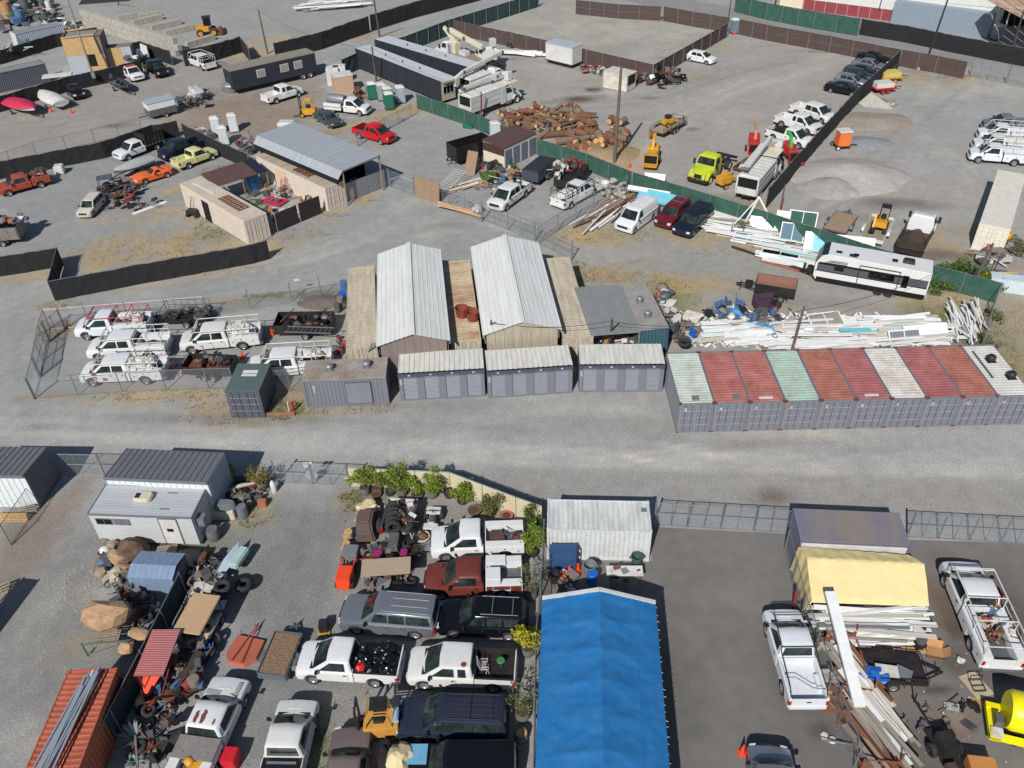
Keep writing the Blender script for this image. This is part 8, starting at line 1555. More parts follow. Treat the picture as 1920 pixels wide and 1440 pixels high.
def clut(group,ds,n,region,kinds,zr=(0,.2),sc=(.6,1.1),seed=0,cols=None):
 kinds=list(kinds)+(['coil','chair','grid','cart'] if 'gear' in kinds else []);r=random.Random(seed);a,b,c,d=region;cols=cols or [Wh,Gd,Bk,Ru,CARD,BLUE,Dw,GREYB]
 cols=[{BLUE:FBLUE,REDP:FRED,MATS['lime_cab']:Dw,MINTP:Gd,GT:FGRN,CONE:FRED if r.random()<.5 else CONE}.get(q,q) for q in cols]+[Gd,GREYB]
 cn={FBLUE:'faded blue',FRED:'faded red',FGRN:'dull green',Wh:'white',Gd:'grey steel',Bk:'black',Ru:'rusty',CARD:'brown',BLUE:'blue',Dw:'off-white',GREYB:'dull grey',CONE:'orange',REDP:'red',GALV:'silver',MINTP:'mint',SACK:'white',BAGK:'shiny black',Cy:'yellow',PALW:'tan',GT:'green',PALG:'weathered',TERRA:'terracotta',BLUE:'blue',MATS['machine_yellow']:'yellow',BRL:'brown'}
 for i in range(n):
  u,v=r.random(),r.random();x=(a[0]*(1-u)+b[0]*u)*(1-v)+(d[0]*(1-u)+c[0]*u)*v;y=(a[1]*(1-u)+b[1]*u)*(1-v)+(d[1]*(1-u)+c[1]*u)*v
  k=r.choice(kinds);z=r.uniform(*zr);p=W(x,y,z);s=r.uniform(*sc);m=r.choice(cols);rz=r.uniform(0,6.28);nm=cn.get(m,'dull');mb=MB();sm=None;bv=0
  if k == 'box':mb.b2(-.3*s,.3*s,-.22*s,.22*s,0,.3*s);bv=.02;cat,on='box','storage_box'
  elif k == 'crate':
   for q in range(3):mb.b2(-.4*s,.4*s,-.3*s,-.27*s,.02+.13*q,.12+.13*q).b2(-.4*s,.4*s,.27*s,.3*s,.02+.13*q,.12+.13*q).b2(-.4*s,-.37*s,-.27*s,.27*s,.02+.13*q,.12+.13*q).b2(.37*s,.4*s,-.27*s,.27*s,.02+.13*q,.12+.13*q)
   mb.b2(-.37*s,.37*s,-.27*s,.27*s,0,.02);cat,on='crate','crate'
  elif k == 'coil':
   for q in range(3):mb.path([((.3-.03*q)*cos(a_/1.6)*s,(.3+.02*q)*sin(a_/1.6)*s,.04+.05*q) for a_ in range(11)],.025,5)
   cat,on='hose coil','hose_coil'
  elif k == 'chair':
   mb.b2(-.22*s,.22*s,-.22*s,.22*s,.42*s,.47*s).b2(-.22*s,-.17*s,-.22*s,.22*s,.47*s,.9*s)
   for q in (-.2,.2):
    for w_ in (-.2,.2):mb.tube((q*s,w_*s,0),(q*s,w_*s,.43*s),.02,5)
   cat,on='chair','chair'
  elif k == 'grid':
   for q in range(6):mb.beam((-.5*s,(-.3+.12*q)*s,.1),(.5*s,(-.3+.12*q)*s,.25),.02,.02).beam(((-.5+.2*q)*s,-.32*s,.1+.03*q),((-.5+.2*q)*s,.32*s,.1+.03*q),.02,.02)
   cat,on='wire rack','wire_rack'
  elif k == 'cart':
   mb.tube((-.5*s,-.2,.2),(-.5*s,.2,.2),.2*s,12).tube((.5*s,-.03,.2),(.5*s,.03,.2),.22*s,12).path([(-.5*s,0,.2),(0,0,.6*s),(.5*s,0,.2),(.45*s,0,.8*s),(.3*s,.2,.85*s)],.03,5).b2(-.3*s,.1*s,-.15,.15,.4*s,.6*s);cat,on='motor frame','motor_frame'
  elif k == 'bucket':mb.lathe([(.12*s,0),(.16*s,.36*s),(.17*s,.36*s),(.15*s,.33*s),(.1*s,.05)],12);sm=40;cat,on='bucket','bucket'
  elif k == 'drum':mb.lathe([(.28*s,0),(.3*s,.3*s),(.28*s,.32*s),(.3*s,.6*s),(.29*s,.85*s),(.25*s,.86*s),(.01,.84*s)],14);sm=40;cat,on='drum','drum'
  elif k == 'bag':mb.blob((0,0,.2*s),(.35*s,.3*s,.24*s),i+seed*31,.25,2,1.7);sm=60;cat,on='bag','sack'
  elif k == 'pipe':mb.tube((-.9*s,0,.1),(.9*s,0,.1+r.uniform(0,.5)),.045*s,7);cat,on='pipe','pipe'
  elif k == 'sheet':q=r.uniform(.1,.5);mb.add([(-.5*s,-.4*s,.03),(.5*s,-.4*s,.03),(.55*s,.35*s,q),(-.5*s,.4*s,q*.6),(0,0,q*.3+.1)],[(0,1,4),(1,2,4),(2,3,4),(3,0,4)]).add([(-.5*s,-.4*s,.0),(.5*s,-.4*s,.0),(.55*s,.35*s,q-.03),(-.5*s,.4*s,q*.6-.03),(0,0,q*.3+.07)],[(4,1,0),(4,2,1),(4,3,2),(4,0,3)]);cat,on='sheet','bent_sheet'
  elif k == 'tyre':o=inst('tyre',TY,None,p+Vector((0,0,.15)));o.rotation_euler=(r.uniform(-.5,.5),r.uniform(-.5,.5),0);tag(o,'Old tyre lying '+ds,'tyre','tyres, '+group);continue
  elif k == 'pan':mb.lathe([(.1*s,0),(.3*s,.12*s),(.32*s,.12*s),(.1*s,.02)],14);sm=40;cat,on='basin','basin'
  elif k == 'gear':mb.lathe([(.2*s,0),(.22*s,.2*s),(.1*s,.22*s),(.1*s,.4*s),(.02,.4*s)],10).beam((-.4*s,0,.2),(.4*s,.1,.3*s),.08*s,.08*s).b2(-.15*s,.2*s,-.2*s,.1*s,.1,.3*s);cat,on='machine part','machine_part'
  else:mb.beam((-.6*s,0,.05),(.6*s,0,.08),.14*s,.05);cat,on='board','short_board'
  one(on,nm.capitalize()+' '+cat+' lying '+ds,cat,mb,m,p,rz,nm+' '+cat+' items, '+group,bv,sm)
def shards(label,name,n,regions,mat,sz,seed=0,hz=.5):
 r=random.Random(seed);mb=MB()
 for _ in range(n):
  a,b,c,d=r.choice(regions);u,v=r.random(),r.random();x=(a[0]*(1-u)+b[0]*u)*(1-v)+(d[0]*(1-u)+c[0]*u)*v;y=(a[1]*(1-u)+b[1]*u)*(1-v)+(d[1]*(1-u)+c[1]*u)*v;p=W(x,y);s=sz*r.uniform(.4,1.5)
  mb.box((p.x,p.y,r.uniform(.01,.02)+hz*r.random()**2),(s*r.uniform(.8,3),s*r.uniform(.3,1),s*.15),r.uniform(0,3.1),r.uniform(-.3,.3),r.uniform(-.3,.3))
 tag(mb.bd(name,mat),label,None,None,'stuff')
SCR=[((1320,590),(1520,590),(1500,655),(1290,650)),((1500,590),(1750,595),(1780,650),(1490,655))]
shards('Small broken white pieces under the scrap heaps','white_rubble',900,SCR,WPL,.22,3,.35);shards('Small dull grey pieces mixed into the scrap heaps','grey_rubble',260,SCR,GREYL,.2,4,.3)
YARDS=[((200,950),(500,930),(470,1440),(60,1440)),((640,940),(1000,950),(1000,1430),(600,1430)),((880,320),(1010,290),(1180,340),(1000,400)),((1180,130),(1300,130),(1300,165),(1180,170)),((1480,1150),(1900,1150),(1900,1440),(1600,1440)),((420,350),(600,330),(620,400),(500,430)),((1060,400),(1560,440),(1540,520),(1100,440)),((160,340),(320,340),(330,410),(180,420))]
shards('Small white litter scattered over the yards','white_litter',420,YARDS,Dw,.05,5,0);shards('Small dark litter and debris scattered over the yards','dark_litter',900,YARDS,GREYB,.07,6,0);shards('Small rusty bits scattered over the yards','rusty_litter',380,YARDS,Ru,.06,7,0)
shards('Pale stones on the gravel left of the boulders','pale_stones',260,[((120,1060),(190,1060),(170,1150),(110,1150))],CONC,.05,8,0)
ALLK=['box','bucket','bag','pipe','sheet','board','crate','gear'];MET=['pipe','gear','sheet','gear','tyre','box']
clut('service truck load','in the service truck bed under the pipe rack',34,((1826,1110),(1880,1120),(1905,1200),(1850,1215)),ALLK+['gear'],(.85,1.15),(.6,1.0),1,[Ru,Gd,CARD,BLUE,REDP,Bk,Dw,PALG])
clut('red pickup load','in the faded red pickup bed',12,((48,328),(80,318),(84,330),(55,338)),ALLK,(.9,1.2),(.6,1),2,[Bk,Wh,REDP,Gd])
clut('trash trailer','heaped in the grey dump trailer at the left edge',26,((-20,412),(48,402),(52,412),(-20,424)),['bag','box','sheet','board'],(1.6,2.0),(.8,1.3),3,[Wh,Dw,TERRA,CARD,REDP,BLUE,PALG])
clut('cage trailer','in the cage sided trailer behind the red rack truck',20,((315,588),(395,580),(400,600),(320,605)),MET,(.6,.9),(.6,1),4,[Bk,Ru,Gd,Wh])
clut('ladder trailer','in the trailer with the ladder and bags',18,((535,595),(630,592),(630,610),(540,615)),['bag','bag','pipe','box'],(.6,.9),(.8,1.2),5,[BAGK,BAGK,Bk,BRL])
clut('front small trailer','in the two axle trailer behind the front work truck',12,((370,668),(430,665),(440,690),(370,692)),MET,(.6,.9),(.6,1),6,[Bk,Ru,Gd])
clut('scrap vehicles','in the scrap heap beside the dusty small van',46,((190,345),(245,335),(300,385),(205,400)),MET+['sheet','crate'],(0,.6),(.8,1.5),7,[Bk,Ru,Gd,Bk,MINTP,REDP,GALV])
clut('court junk','inside the court between the cream containers',44,((450,370),(560,330),(590,380),(520,420)),ALLK,(0,.4),(.7,1.3),8,[Wh,Bk,Gd,Dw,BLUE,CARD,MINTP])
clut('tool trailer','in the trailer loaded with white sacks by the green fence',28,((1030,320),(1080,295),(1095,310),(1045,345)),ALLK,(.8,1.2),(.7,1.2),9,[Wh,REDP,Bk,Gd,MATS['lime_cab'],CARD])
clut('shed front junk','in the junk beside the brown roofed shed',40,((895,325),(965,310),(985,340),(920,362)),ALLK,(0,.4),(.7,1.3),10,[Wh,BLUE,CARD,Gd,Bk,GT,Dw])
clut('pickup tools','in the bed of the white pickup facing the gate',8,((957,348),(975,338),(985,343),(968,354)),['box','bucket','bag'],(.9,1.1),(.6,.9),11,[GT,Cy,Gd])
clut('far scrap heap','in the scrap heap at the brown fence corner',70,((1190,145),(1240,125),(1300,145),(1235,170)),MET+['bag','pan'],(0,.7),(.9,1.7),12,[Bk,Gd,Wh,Ru,GALV,BRL,BAGK])
clut('box body junk','between the two white truck boxes',22,((1090,122),(1128,128),(1130,142),(1095,136)),ALLK,(0,.3),(.8,1.4),13,[Wh,REDP,BLUE,CARD,Gd])
clut('near box junk','at the rear of the cut-down truck box',16,((1185,140),(1215,145),(1215,156),(1188,152)),ALLK,(0,.3),(.8,1.3),14,[Wh,REDP,Bk,BRL])
clut('left scrap heap','among the white scrap near the blue tarp strip',50,((1300,600),(1370,575),(1490,585),(1480,640)),ALLK+['pan'],(.0,.6),(.8,1.5),15,[Wh,Dw,Wh,Bk,TERRA,MINTP,Gd,BLUE])
clut('scrap behind teal box','in the pile beside the teal sided container',34,((1245,590),(1300,590),(1310,640),(1262,645)),['sheet','pipe','board','crate','gear'],(0,.6),(.9,1.6),16,[Gd,Dw,GREYB,Wh])
clut('rubbish by ivy','by the leaning pole behind the cream container',46,((1850,440),(1890,440),(1880,520),(1825,535)),['pipe','pipe','bag','sheet','box'],(0,.7),(.9,1.7),17,[Gd,Bk,Wh,Bk,BLUE,CONE,Cy])
clut('plastic near vents','in the weeds beside the vented flat roof',8,((1235,545),(1256,548),(1255,572),(1236,572)),['sheet','bag','pan'],(0,.3),(1.2,1.8),18,[Wh,MINTP,TERRA])
clut('lean-to goods','under the flat grey lean-to roof',18,((1115,640),(1190,636),(1190,630),(1115,632)),ALLK,(.2,1.0),(.9,1.3),19,[Wh,Dw,REDP,Cy,CARD])
clut('red blue jugs','at the end of the half hidden work truck',10,((628,640),(646,628),(648,665),(632,668)),['bucket','bag','box'],(0,.3),(.8,1.1),20,[REDP,BLUE,Wh,REDP])
clut('drum corner','beside the blue drums left of the beige roof',6,((632,570),(648,565),(648,590),(630,590)),['bucket','drum','bag'],(0,.2),(.8,1.1),21,[Bk,Gd,Wh])
clut('buckets by hut','left of the boulders before the office trailer',20,((185,1015),(210,1015),(240,1075),(190,1080)),['bucket','crate','bag','pan','box'],(0,.4),(.8,1.2),22,[Wh,Wh,BLUE,Gd,PALG])
clut('metal by blue shed','around the small blue metal shed',44,((200,1090),(260,1075),(300,1170),(250,1160)),MET+['pan'],(0,1.0),(.7,1.2),23,[Gd,Bk,Ru,GALV,Dw])
clut('goods by the barrel','around the surfboard and tyre stacks',36,((345,1065),(400,1040),(440,1130),(350,1180)),ALLK+['tyre'],(0,.7),(.7,1.2),24,[Bk,Gd,Ru,Dw,Bk])
clut('shaded heap','in the shaded heap between the red panel and patched pickup',60,((340,1190),(405,1200),(375,1290),(280,1330)),MET+['bucket','pan','drum'],(0,.6),(.7,1.3),25,[Bk,Ru,Gd,Bk,BRL,BLUE,REDP])
clut('lower shaded heap','near the agaves in the lower left corner',34,((270,1310),(345,1300),(310,1430),(240,1430)),MET+['bag','pan'],(0,.5),(.7,1.2),26,[Bk,Ru,GREYB,BAGK,BRL])
clut('behind upper barrels','by the black tool box below the prickly pear',22,((410,905),(470,900),(510,940),(440,960)),MET+['bucket','box'],(0,.4),(.7,1.1),27,[Bk,Ru,Gd,PALG,Bk])
clut('open truck bed','in the cut truck bed with the tyre roll',30,((725,945),(780,945),(775,1000),(750,1000)),MET,(.8,1.1),(.5,.9),28,[Ru,Gd,Bk,Wh,BRL])
clut('tractor parts','around the magenta tractor beside the plywood board',40,((700,1015),(790,1015),(780,1105),(680,1110)),MET,(0,.7),(.7,1.2),29,[Bk,Ru,Gd,Bk])
clut('orange machine parts','around the small orange machine',12,((648,1035),(680,1030),(680,1060),(645,1060)),MET,(0,.5),(.5,.9),30,[CONE,Bk,CONE])
t_,b_=WT1
for nm_,k_ in (('brown leather tool chest in the raised work truck bed',0),):one('tool_chest',nm_.capitalize(),'tool chest',MB().b2(-.45,.45,-.35,.35,0,.45),M('brown_leather',lin(88,66,58),.6),in_bed(t_,b_[1]-.8,.0,.85),t_.rotation_euler.z,bevel=.06)
clut('raised truck load','in the raised white work truck bed',10,((940,1000),(975,1000),(975,1012),(942,1012)),MET,(.9,1.1),(.5,.8),31,[Ru,CONE,Gd,MINTP])
clut('patched truck load','in the patched utility pickup bed',14,((350,1400),(385,1400),(372,1440),(335,1440)),['bucket','bag','box','pan'],(.95,1.15),(.5,.8),32,[Wh,Cy,Ru,Gd])
clut('buckets by tent','in the shade between the blue tent and white container',14,((1035,1078),(1080,1082),(1075,1110),(1030,1110)),['bucket','bucket','box'],(0,.1),(.9,1.2),33,[Wh,Wh,Bk,TERRA])
clut('asphalt litter','scattered on the asphalt beside the black machine',18,((1680,1340),(1800,1300),(1850,1380),(1700,1400)),['gear','bucket','pipe'],(0,0),(.4,.7),34,[Bk,Gd,Ru,Wh])
clut('rack foot litter','around the base of the steel lumber rack',22,((1500,1200),(1560,1180),(1620,1380),(1570,1400)),['pipe','board','sheet','board'],(0,.5),(.8,1.4),35,[GALV,Gd,BRL,Dw,Cy])
clut('pallet goods','on the pallet below the white stack',9,((1680,1190),(1740,1190),(1730,1215),(1690,1215)),['bucket','drum','box'],(.15,.3),(.7,1.0),36,[Cy,BLUE,CONE,Wh,Bk])
clut('yard behind the block wall','in the crowded yard at the top left corner',90,((0,2),(80,-5),(118,40),(0,56)),['box','sheet','bag','crate','pipe','drum'],(0,1.0),(1.4,3.2),37,[Wh,Gd,Bk,MINTP,BLUE,CARD,GREYB,GT])
clut('goods beyond pale container','above the black screen left of the plywood tower',26,((0,92),(60,85),(62,92),(0,102)),ALLK,(.2,1.4),(1.0,1.8),38,[Wh,Dw,BLUE,GREYB])
clut('colourful heap','in the heap beside the wrapped shed',24,((235,105),(262,98),(268,108),(240,114)),ALLK,(.3,1.6),(1,1.5),39,[Wh,BLUE,CARD,TERRA,REDP])
clut('white bags top left','beside the wooden pole near the block wall',16,((115,45),(150,42),(155,58),(122,60)),['bag','box','sheet'],(0,.8),(1.4,2.2),40,[SACK,Wh,Bk,GT])
clut('tarped yard machines','in the weedy strip beside the cargo trailer',22,((335,185),(390,175),(395,198),(345,205)),MET,(0,.5),(1,1.7),41,[Gd,Bk,GALV,Ru])
clut('totes by toilets','beside the white rounded toilets at the black fence',12,((360,245),(400,245),(405,258),(370,255)),['box','crate','bag'],(0,.3),(1.4,2.0),42,[Wh,Dw,Cy])
clut('tractor corner','behind the cream container with the steel grating',18,((440,270),(490,262),(495,280),(455,290)),MET,(0,.5),(1,1.6),43,[REDP,GT,Bk,Gd])
clut('hose heap','beside the green toilets and brown booth',12,((665,172),(690,168),(695,182),(672,185)),['gear','pipe','board','tyre'],(0,.4),(1,1.4),44,[Ru,Bk,TERRA])
def mound(label,px,rx,ry,h,colr,kind='gravel_pile',seed=0,two=None):
 c=W3(px);n=44;X,Y=np.meshgrid(np.linspace(-1.25,1.25,n),np.linspace(-1.25,1.25,n));R=np.sqrt(X*X+Y*Y)
 nz=fbm(X*3+seed,Y*3,1,seed+3);base=np.clip(1-R*(.85+.3*nz),0,None);Z=h*(base**.85)+.05*(fbm(X*14,Y*14,1,seed)-.5)*(base>0)-.03
 vs=np.stack([X*rx,Y*ry,Z],-1).reshape(-1,3);fs=[(j*n+i,j*n+i+1,(j+1)*n+i+1,(j+1)*n+i) for j in range(n-1) for i in range(n-1) if max(Z[j,i],Z[j,i+1],Z[j+1,i],Z[j+1,i+1])>-.02]
 me=bpy.data.meshes.new(kind);me.from_pydata(vs.tolist(),[],fs);C=np.array(colr)*GK*(1+.25*(nz-.5))[...,None];setcol(me,C.reshape(-1,3));me.materials.append(GM2);me.polygons.foreach_set('use_smooth',[True]*len(me.polygons));o=bpy.data.objects.new(kind,me);COL.objects.link(o);o.location=c;tag(o,label,'gravel pile');return o
GM2=gmat('pile_gravel',.2,8,.03)
mound('Large pale gravel pile behind the tall black screen',(1590,330),6.4,5.0,1.5,lin(158,154,148),seed=1);mound('Darker grey gravel cone in front of the pale pile',(1560,352),3.6,3.0,1.1,lin(148,143,138),seed=2);mound('Low brown soil mound below the broken slab',(1632,228),5.4,3.2,.5,lin(144,134,122),'soil_mound',4);mound('Low grey gravel heap beside the orange toilet trailer',(1622,268),3.2,2.2,.5,lin(130,132,134),seed=5)
mound('Brown wood chip pile behind the green fence',(1120,290),5.2,3.2,.7,lin(150,130,102),'chip_pile',6);mound('Small dark soil heap behind the fenced trailers',(605,566),2.4,1.4,.4,lin(104,96,90),'soil_mound',7)
sitm('Broken pale concrete slab tilted over a dark gap','concrete_slab','concrete slab',(1641,200),.0,(3.6,2.2,.25),CONC,0,(radians(28),radians(18),-.9))
clut('stones by the slab','in the scatter of stones beside the broken slab',26,((1645,185),(1675,190),(1680,200),(1655,200)),['bag'],(0,.1),(.5,1.1),45,[CONC,PALG])
r=random.Random(9)
def logmesh(L,R,seed):
 rr=random.Random(seed);n=12;rings=[]
 for k in range(5):
  x=-L/2+L*k/4;q=R*(1-.06*k)*(1+.04*rr.uniform(-1,1));rings.append([(x,q*cos(2*pi*j/n)*(1+.08*rr.uniform(-1,1)),q*sin(2*pi*j/n)*(1+.08*rr.uniform(-1,1))) for j in range(n)])
 body=MB().loft(rings).mesh('log',BARK,70);e=MB()
 for x,s in ((-L/2-.005,1),(L/2+.005,.76)):e.add([(x,R*s*.97*cos(2*pi*j/n),R*s*.97*sin(2*pi*j/n)) for j in range(n)],[tuple(range(n))])
 return body,e.mesh('cut_end',CUT)
def addlog(label,px,z,L,R,rz,ry=0,grp=None,sd=0):
 a,b=LM[sd % len(LM)];o=inst('log',a,None,W(px[0],px[1],z));o.rotation_euler=(r.uniform(0,6),ry,rz);o.scale=(L,R,R);inst('cut_end',b,o);tag(o,label,'log',grp)
BK2=M('bark_grey',lin(130,112,96),.95,dirt=.6,dcol=lin(80,66,56),scale=2.5,fine=.25,bump=.05,bscale=6);BK3=M('bark_red',lin(134,88,66),.95,dirt=.6,dcol=lin(84,52,42),scale=3,fine=.25,bump=.05,bscale=6)
LM=[logmesh(1,1,k) for k in range(6)]
for k,(a_,b__) in enumerate(LM):
 if k % 3:a_.materials[0]=(BK2,BK3)[k % 3-1]
for k in range(22):addlog('Long brown log in the upper part of the log pile',(r.uniform(965,1110),r.uniform(206,236)),r.uniform(.2,1.2),r.uniform(2,3.8),r.uniform(.18,.36),r.gauss(0,.4),r.uniform(-.15,.15),'long logs in the log pile',k)
for k in range(84):addlog('Short log of the log pile near the brown roofed shed',(r.uniform(935,1090),r.uniform(198,256)),r.uniform(.1,1.0),r.uniform(.7,2.2),r.uniform(.12,.34),r.uniform(0,3.1),r.uniform(-.4,.4),'short logs in the log pile',k)
for k in range(40):addlog('Thick round log with pale cut end near the tall bare pole',(r.uniform(1070,1174),r.uniform(222,276)),r.uniform(.25,.9),r.uniform(.6,1.5),r.uniform(.3,.56),-1.2+r.uniform(-1.1,1.1),r.uniform(-.25,.25),'thick cut rounds in the log pile',k)
for k,(px,L,rz,R) in enumerate((((1055,250),5.5,.15,.42),((1075,262),4.5,.25,.45),((1100,278),1.2,-1.1,.5),((1072,275),1.1,-.9,.42),((1168,246),1.4,-.7,.45),((1222,252),.5,0,.5),((1050,218),5,.1,.4))):addlog('Log with fresh cut face, '+('longest along the front','dark one below the longest','lowest single round by the green fence','stubby one left of the lowest round','rightmost of the log pile','lone round beside the equipment trailer','long one along the back')[k],px,R,L,R,rz,0,None,k)
clut('wood splinters','in the broken wood at the left of the log pile',60,((935,205),(1040,205),(1060,245),(940,240)),['board','pipe'],(.1,.9),(.6,1.4),46,[PALG,PALW,BRL])
clut('firewood','in the small firewood heap beside the shed junk',34,((885,342),(915,338),(925,352),(890,356)),['board'],(0,.2),(.5,.8),47,[PALW,TANB])
for k in range(46): 
 p=W(r.uniform(1118,1172),r.uniform(335,370),r.uniform(.1,.8));one('stone','Grey rough stone in the pallet pile before the van','stone',MB().blob((0,0,0),(.35,.28,.2),k,.2,1,1.5),CONC,p,r.uniform(0,6),'stones in the pallet pile')
one('tub','White round tub on the grey stone pile','tub',MB().lathe([(.4,0),(.55,.5),(.5,.5),(.36,.1),(.01,.08)],14),Wh,W(1133,350,.5),smooth=50)
def pallet(label,px,z=0,rot=(0,0,0),m=None,group=None):
 t=thing('pallet',label,'pallet',W3(px,z),0,group);t.rotation_euler=rot;m=m or PALW
 for k in range(7):inst('slat',PALM[m.name],t,(0,-.5+k*.167,.13))
 for y in (-.5,0,.5):inst('slat',PALM[m.name],t,(0,y,.01))
 for x in (-.56,0,.56):MB().b2(x-.03,x+.03,-.55,.55,.02,.12).bd('bearer',m,t)
PALM={m.name:MB().b2(-.6,.6,-.05,.05,-.01,.012).mesh('slat',m) for m in (PALW,PALG)}
for k in range(3):pallet('Fresh tan pallet standing upright by the left ribbed shed',(6+16*k,975),.0,(radians(80),0,-.05),PALW,'upright pallets at the left shed')
pallet('Grey pallet standing behind the tan pallets',(52,962),0,(radians(75),0,.3),PALG);pallet('Grey slatted pallet behind the small blue shed',(312,1038),.1,(0,0,.1),PALG);pallet('Pallet under the big tan boulder',(205,1195),.9,(0,0,.1),PALG);pallet('Pallet holding buckets below the white stack',(1708,1208),0,(0,0,-.1),PALW);pallet('Grey pallet under buckets near the small boulders',(196,1058),0,(0,0,.2),PALG)
ROCKD=M('dark_boulder',lin(112,86,68),.9,dirt=.8,dcol=lin(60,54,50),scale=1.4,fine=.15);ROCK=M('tan_boulder',lin(184,148,112),.9,dirt=.9,dcol=lin(116,98,86),scale=1.1,fine=.15,bump=.05,bscale=3)
for lb,px,z,sz,sd in (('Huge tan boulder on a steel rack',(208,1176),1.2,(1.15,1.0,1.1),3),('Dark brown flat sided boulder before the office trailer',(250,1040),.3,(.95,.7,.7),5),('Orange tan boulder left of the dark one',(228,1052),.1,(.7,.6,.5),7),('Small pale rock slab at the foot of the boulders',(232,1072),.0,(.6,.4,.3),9),('Pale flat rock on the pallet beside the red slatted panel',(268,1190),.8,(.7,.45,.25),11),('Square tan stone block under the rack',(240,1222),.3,(.45,.35,.35),13)):
 one('boulder',lb,'boulder',MB().blob((0,0,sz[2]*.8),sz,sd,.3,2,.9),ROCKD if sd == 5 else ROCK,W3(px,z))
STL=M('teal_steel',lin(104,128,122),.6,.3,dirt=.4);mb=MB();a=W(165,1230)
for x in (0,2.4):
 for y in (0,1.6):mb.beam((x,y,0),(x,y,1.1),.08,.08)
for y in (0,1.6):mb.beam((0,y,1.05),(2.4,y,1.05),.08,.1).beam((0,y,.1),(2.4,y,1.0),.05,.05)
one('steel_rack','Teal steel rack carrying the huge tan boulder','steel rack',mb,STL,a,.05)
a,b,r_=px_frame((236,1079),(322,1084),2.0);L=(b-a).length;BSH=M('pale_blue_shed',lin(132,154,180),.45,.15,dirt=.3);t=thing('small_metal_shed','Small pale blue metal shed with gabled ribbed roof','metal shed',(a.x,a.y,0),r_)
for k in range(8): 
 x0,x1=L*k/8,L*(k+1)/8-.01;MB().add([(x0,0,1.85),(x1,0,1.85),(x1,.75,2.15),(x0,.75,2.15)],[(0,1,2,3)]).bd('roof_sheet',BSH,t);MB().add([(x0,.75,2.15),(x1,.75,2.15),(x1,1.9,1.9),(x0,1.9,1.9)],[(0,1,2,3)]).bd('roof_sheet',BSH,t);MB().b2(x0,x1,.0,.03,0,1.84).bd('wall_panel',BSH,t)
MB().b2(.03,L-.03,.05,1.85,0,1.82).bd('core',SHG,t)
def smpl(name,label,cat,px,mb,mat,z=0,rz=0,rot=None,bevel=0,smooth=None):return one(name,label,cat,mb,mat,W3(px,z),rz,None,bevel,smooth,rot)
TUBG=M('zinc_tub',lin(164,176,180),.5,.2,dirt=.3)
for k,px in enumerate(((383,1082),(390,1112))):smpl('cream_cabinet',('Upper','Lower')[k]+' cream cabinet lying on its back beside the tyre stack','cabinet',px,MB().b2(-.75,.75,-.4,.4,0,.6).b2(-.7,-.1,-.34,.34,.6,.63).b2(0,.7,-.34,.34,.6,.63),Dw,.1,.05,bevel=.02)
smpl('steel_tripod','Tan and rust steel A-frame standing before the small blue shed','steel frame',(262,1112),MB().beam((-.9,0,1.9),(.3,-.6,0),.07,.07).beam((.9,.1,1.9),(.3,-.6,0),.08,.08).beam((-.9,0,1.9),(.9,.1,1.9),.07,.1).beam((-.9,0,1.9),(-1.0,.8,0),.06,.06),M('tan_steel',lin(150,126,100),.7,dirt=.5),0,.1)
smpl('surfboard','White and pale blue surfboard with yellow edge lying by the tyre stack','surfboard',(425,1055),MB().loft([[(-1.5,-.02,0),(-1.5,.02,0),(-1.5,0,.06)],[(-1.0,-.28,0),(-1.0,.28,0),(-1.0,0,.16)],[(0,-.36,0),(0,.36,0),(0,0,.2)],[(1.0,-.22,0),(1.0,.22,0),(1.0,0,.16)],[(1.6,-.02,.1),(1.6,.02,.1),(1.6,0,.14)]]),M('surf_white',lin(196,208,218),.3),.7,radians(76),bevel=.02)
smpl('storage_case','Mint green plastic case beside the surfboard','case',(450,1050),MB().b2(-.75,.75,-.3,.3,0,.45),M('mint_case',lin(168,196,190),.4),.5,radians(74),bevel=.08)
smpl('water_trough','Galvanised oval trough upside down on the cream cabinet','trough',(422,953),MB().loft([[(.75*cos(q),.32*sin(q),0) for q in [2*pi*k/20 for k in range(20)]],[(.7*cos(q),.29*sin(q),.55) for q in [2*pi*k/20 for k in range(20)]]]),GALV,.75,0,bevel=.03)
smpl('cabinet','Cream front cabinet under the galvanised trough','cabinet',(422,968),MB().b2(-.75,.75,-.35,.35,0,.8),paint('cream_cab',206,196,180),0,0,bevel=.04)
smpl('steel_tub','Tall galvanised oval tub standing right of the trough','tub',(457,968),MB().loft([[(.38*cos(q),.3*sin(q),0) for q in [2*pi*k/20 for k in range(20)]],[(.36*cos(q),.28*sin(q),.9) for q in [2*pi*k/20 for k in range(20)]]]),GALV,0,1.2,bevel=.03)
smpl('wooden_barrel','Grey wooden barrel with planked lid below the cabinet','barrel',(403,1010),MB().lathe([(.33,0),(.42,.3),(.42,.6),(.34,.9),(.32,.88),(.01,.88)],18),BARREL,0,0,smooth=40)
smpl('tool_box','Dark flat truck tool box under the prickly pear','tool box',(430,922),MB().b2(-.9,.9,-.4,.4,0,.5),M('slate_box',lin(66,68,78),.5),0,-.03,bevel=.04)
smpl('driftwood','Pale twisted driftwood log lying on the dark tool box','driftwood',(455,915),MB().tube((-.9,-.3,.1),(0,0,.25),.09,7,.14).tube((0,0,.25),(.9,.25,.2),.14,7,.06),M('driftwood',lin(186,176,158),.85),.5)
smpl('gas_bottle','White gas bottle beside the gate post','gas bottle',(515,922),MB().lathe([(.17,0),(.19,.1),(.19,.75),(.1,.95),(.05,1.0)],14),Wh,smooth=40)
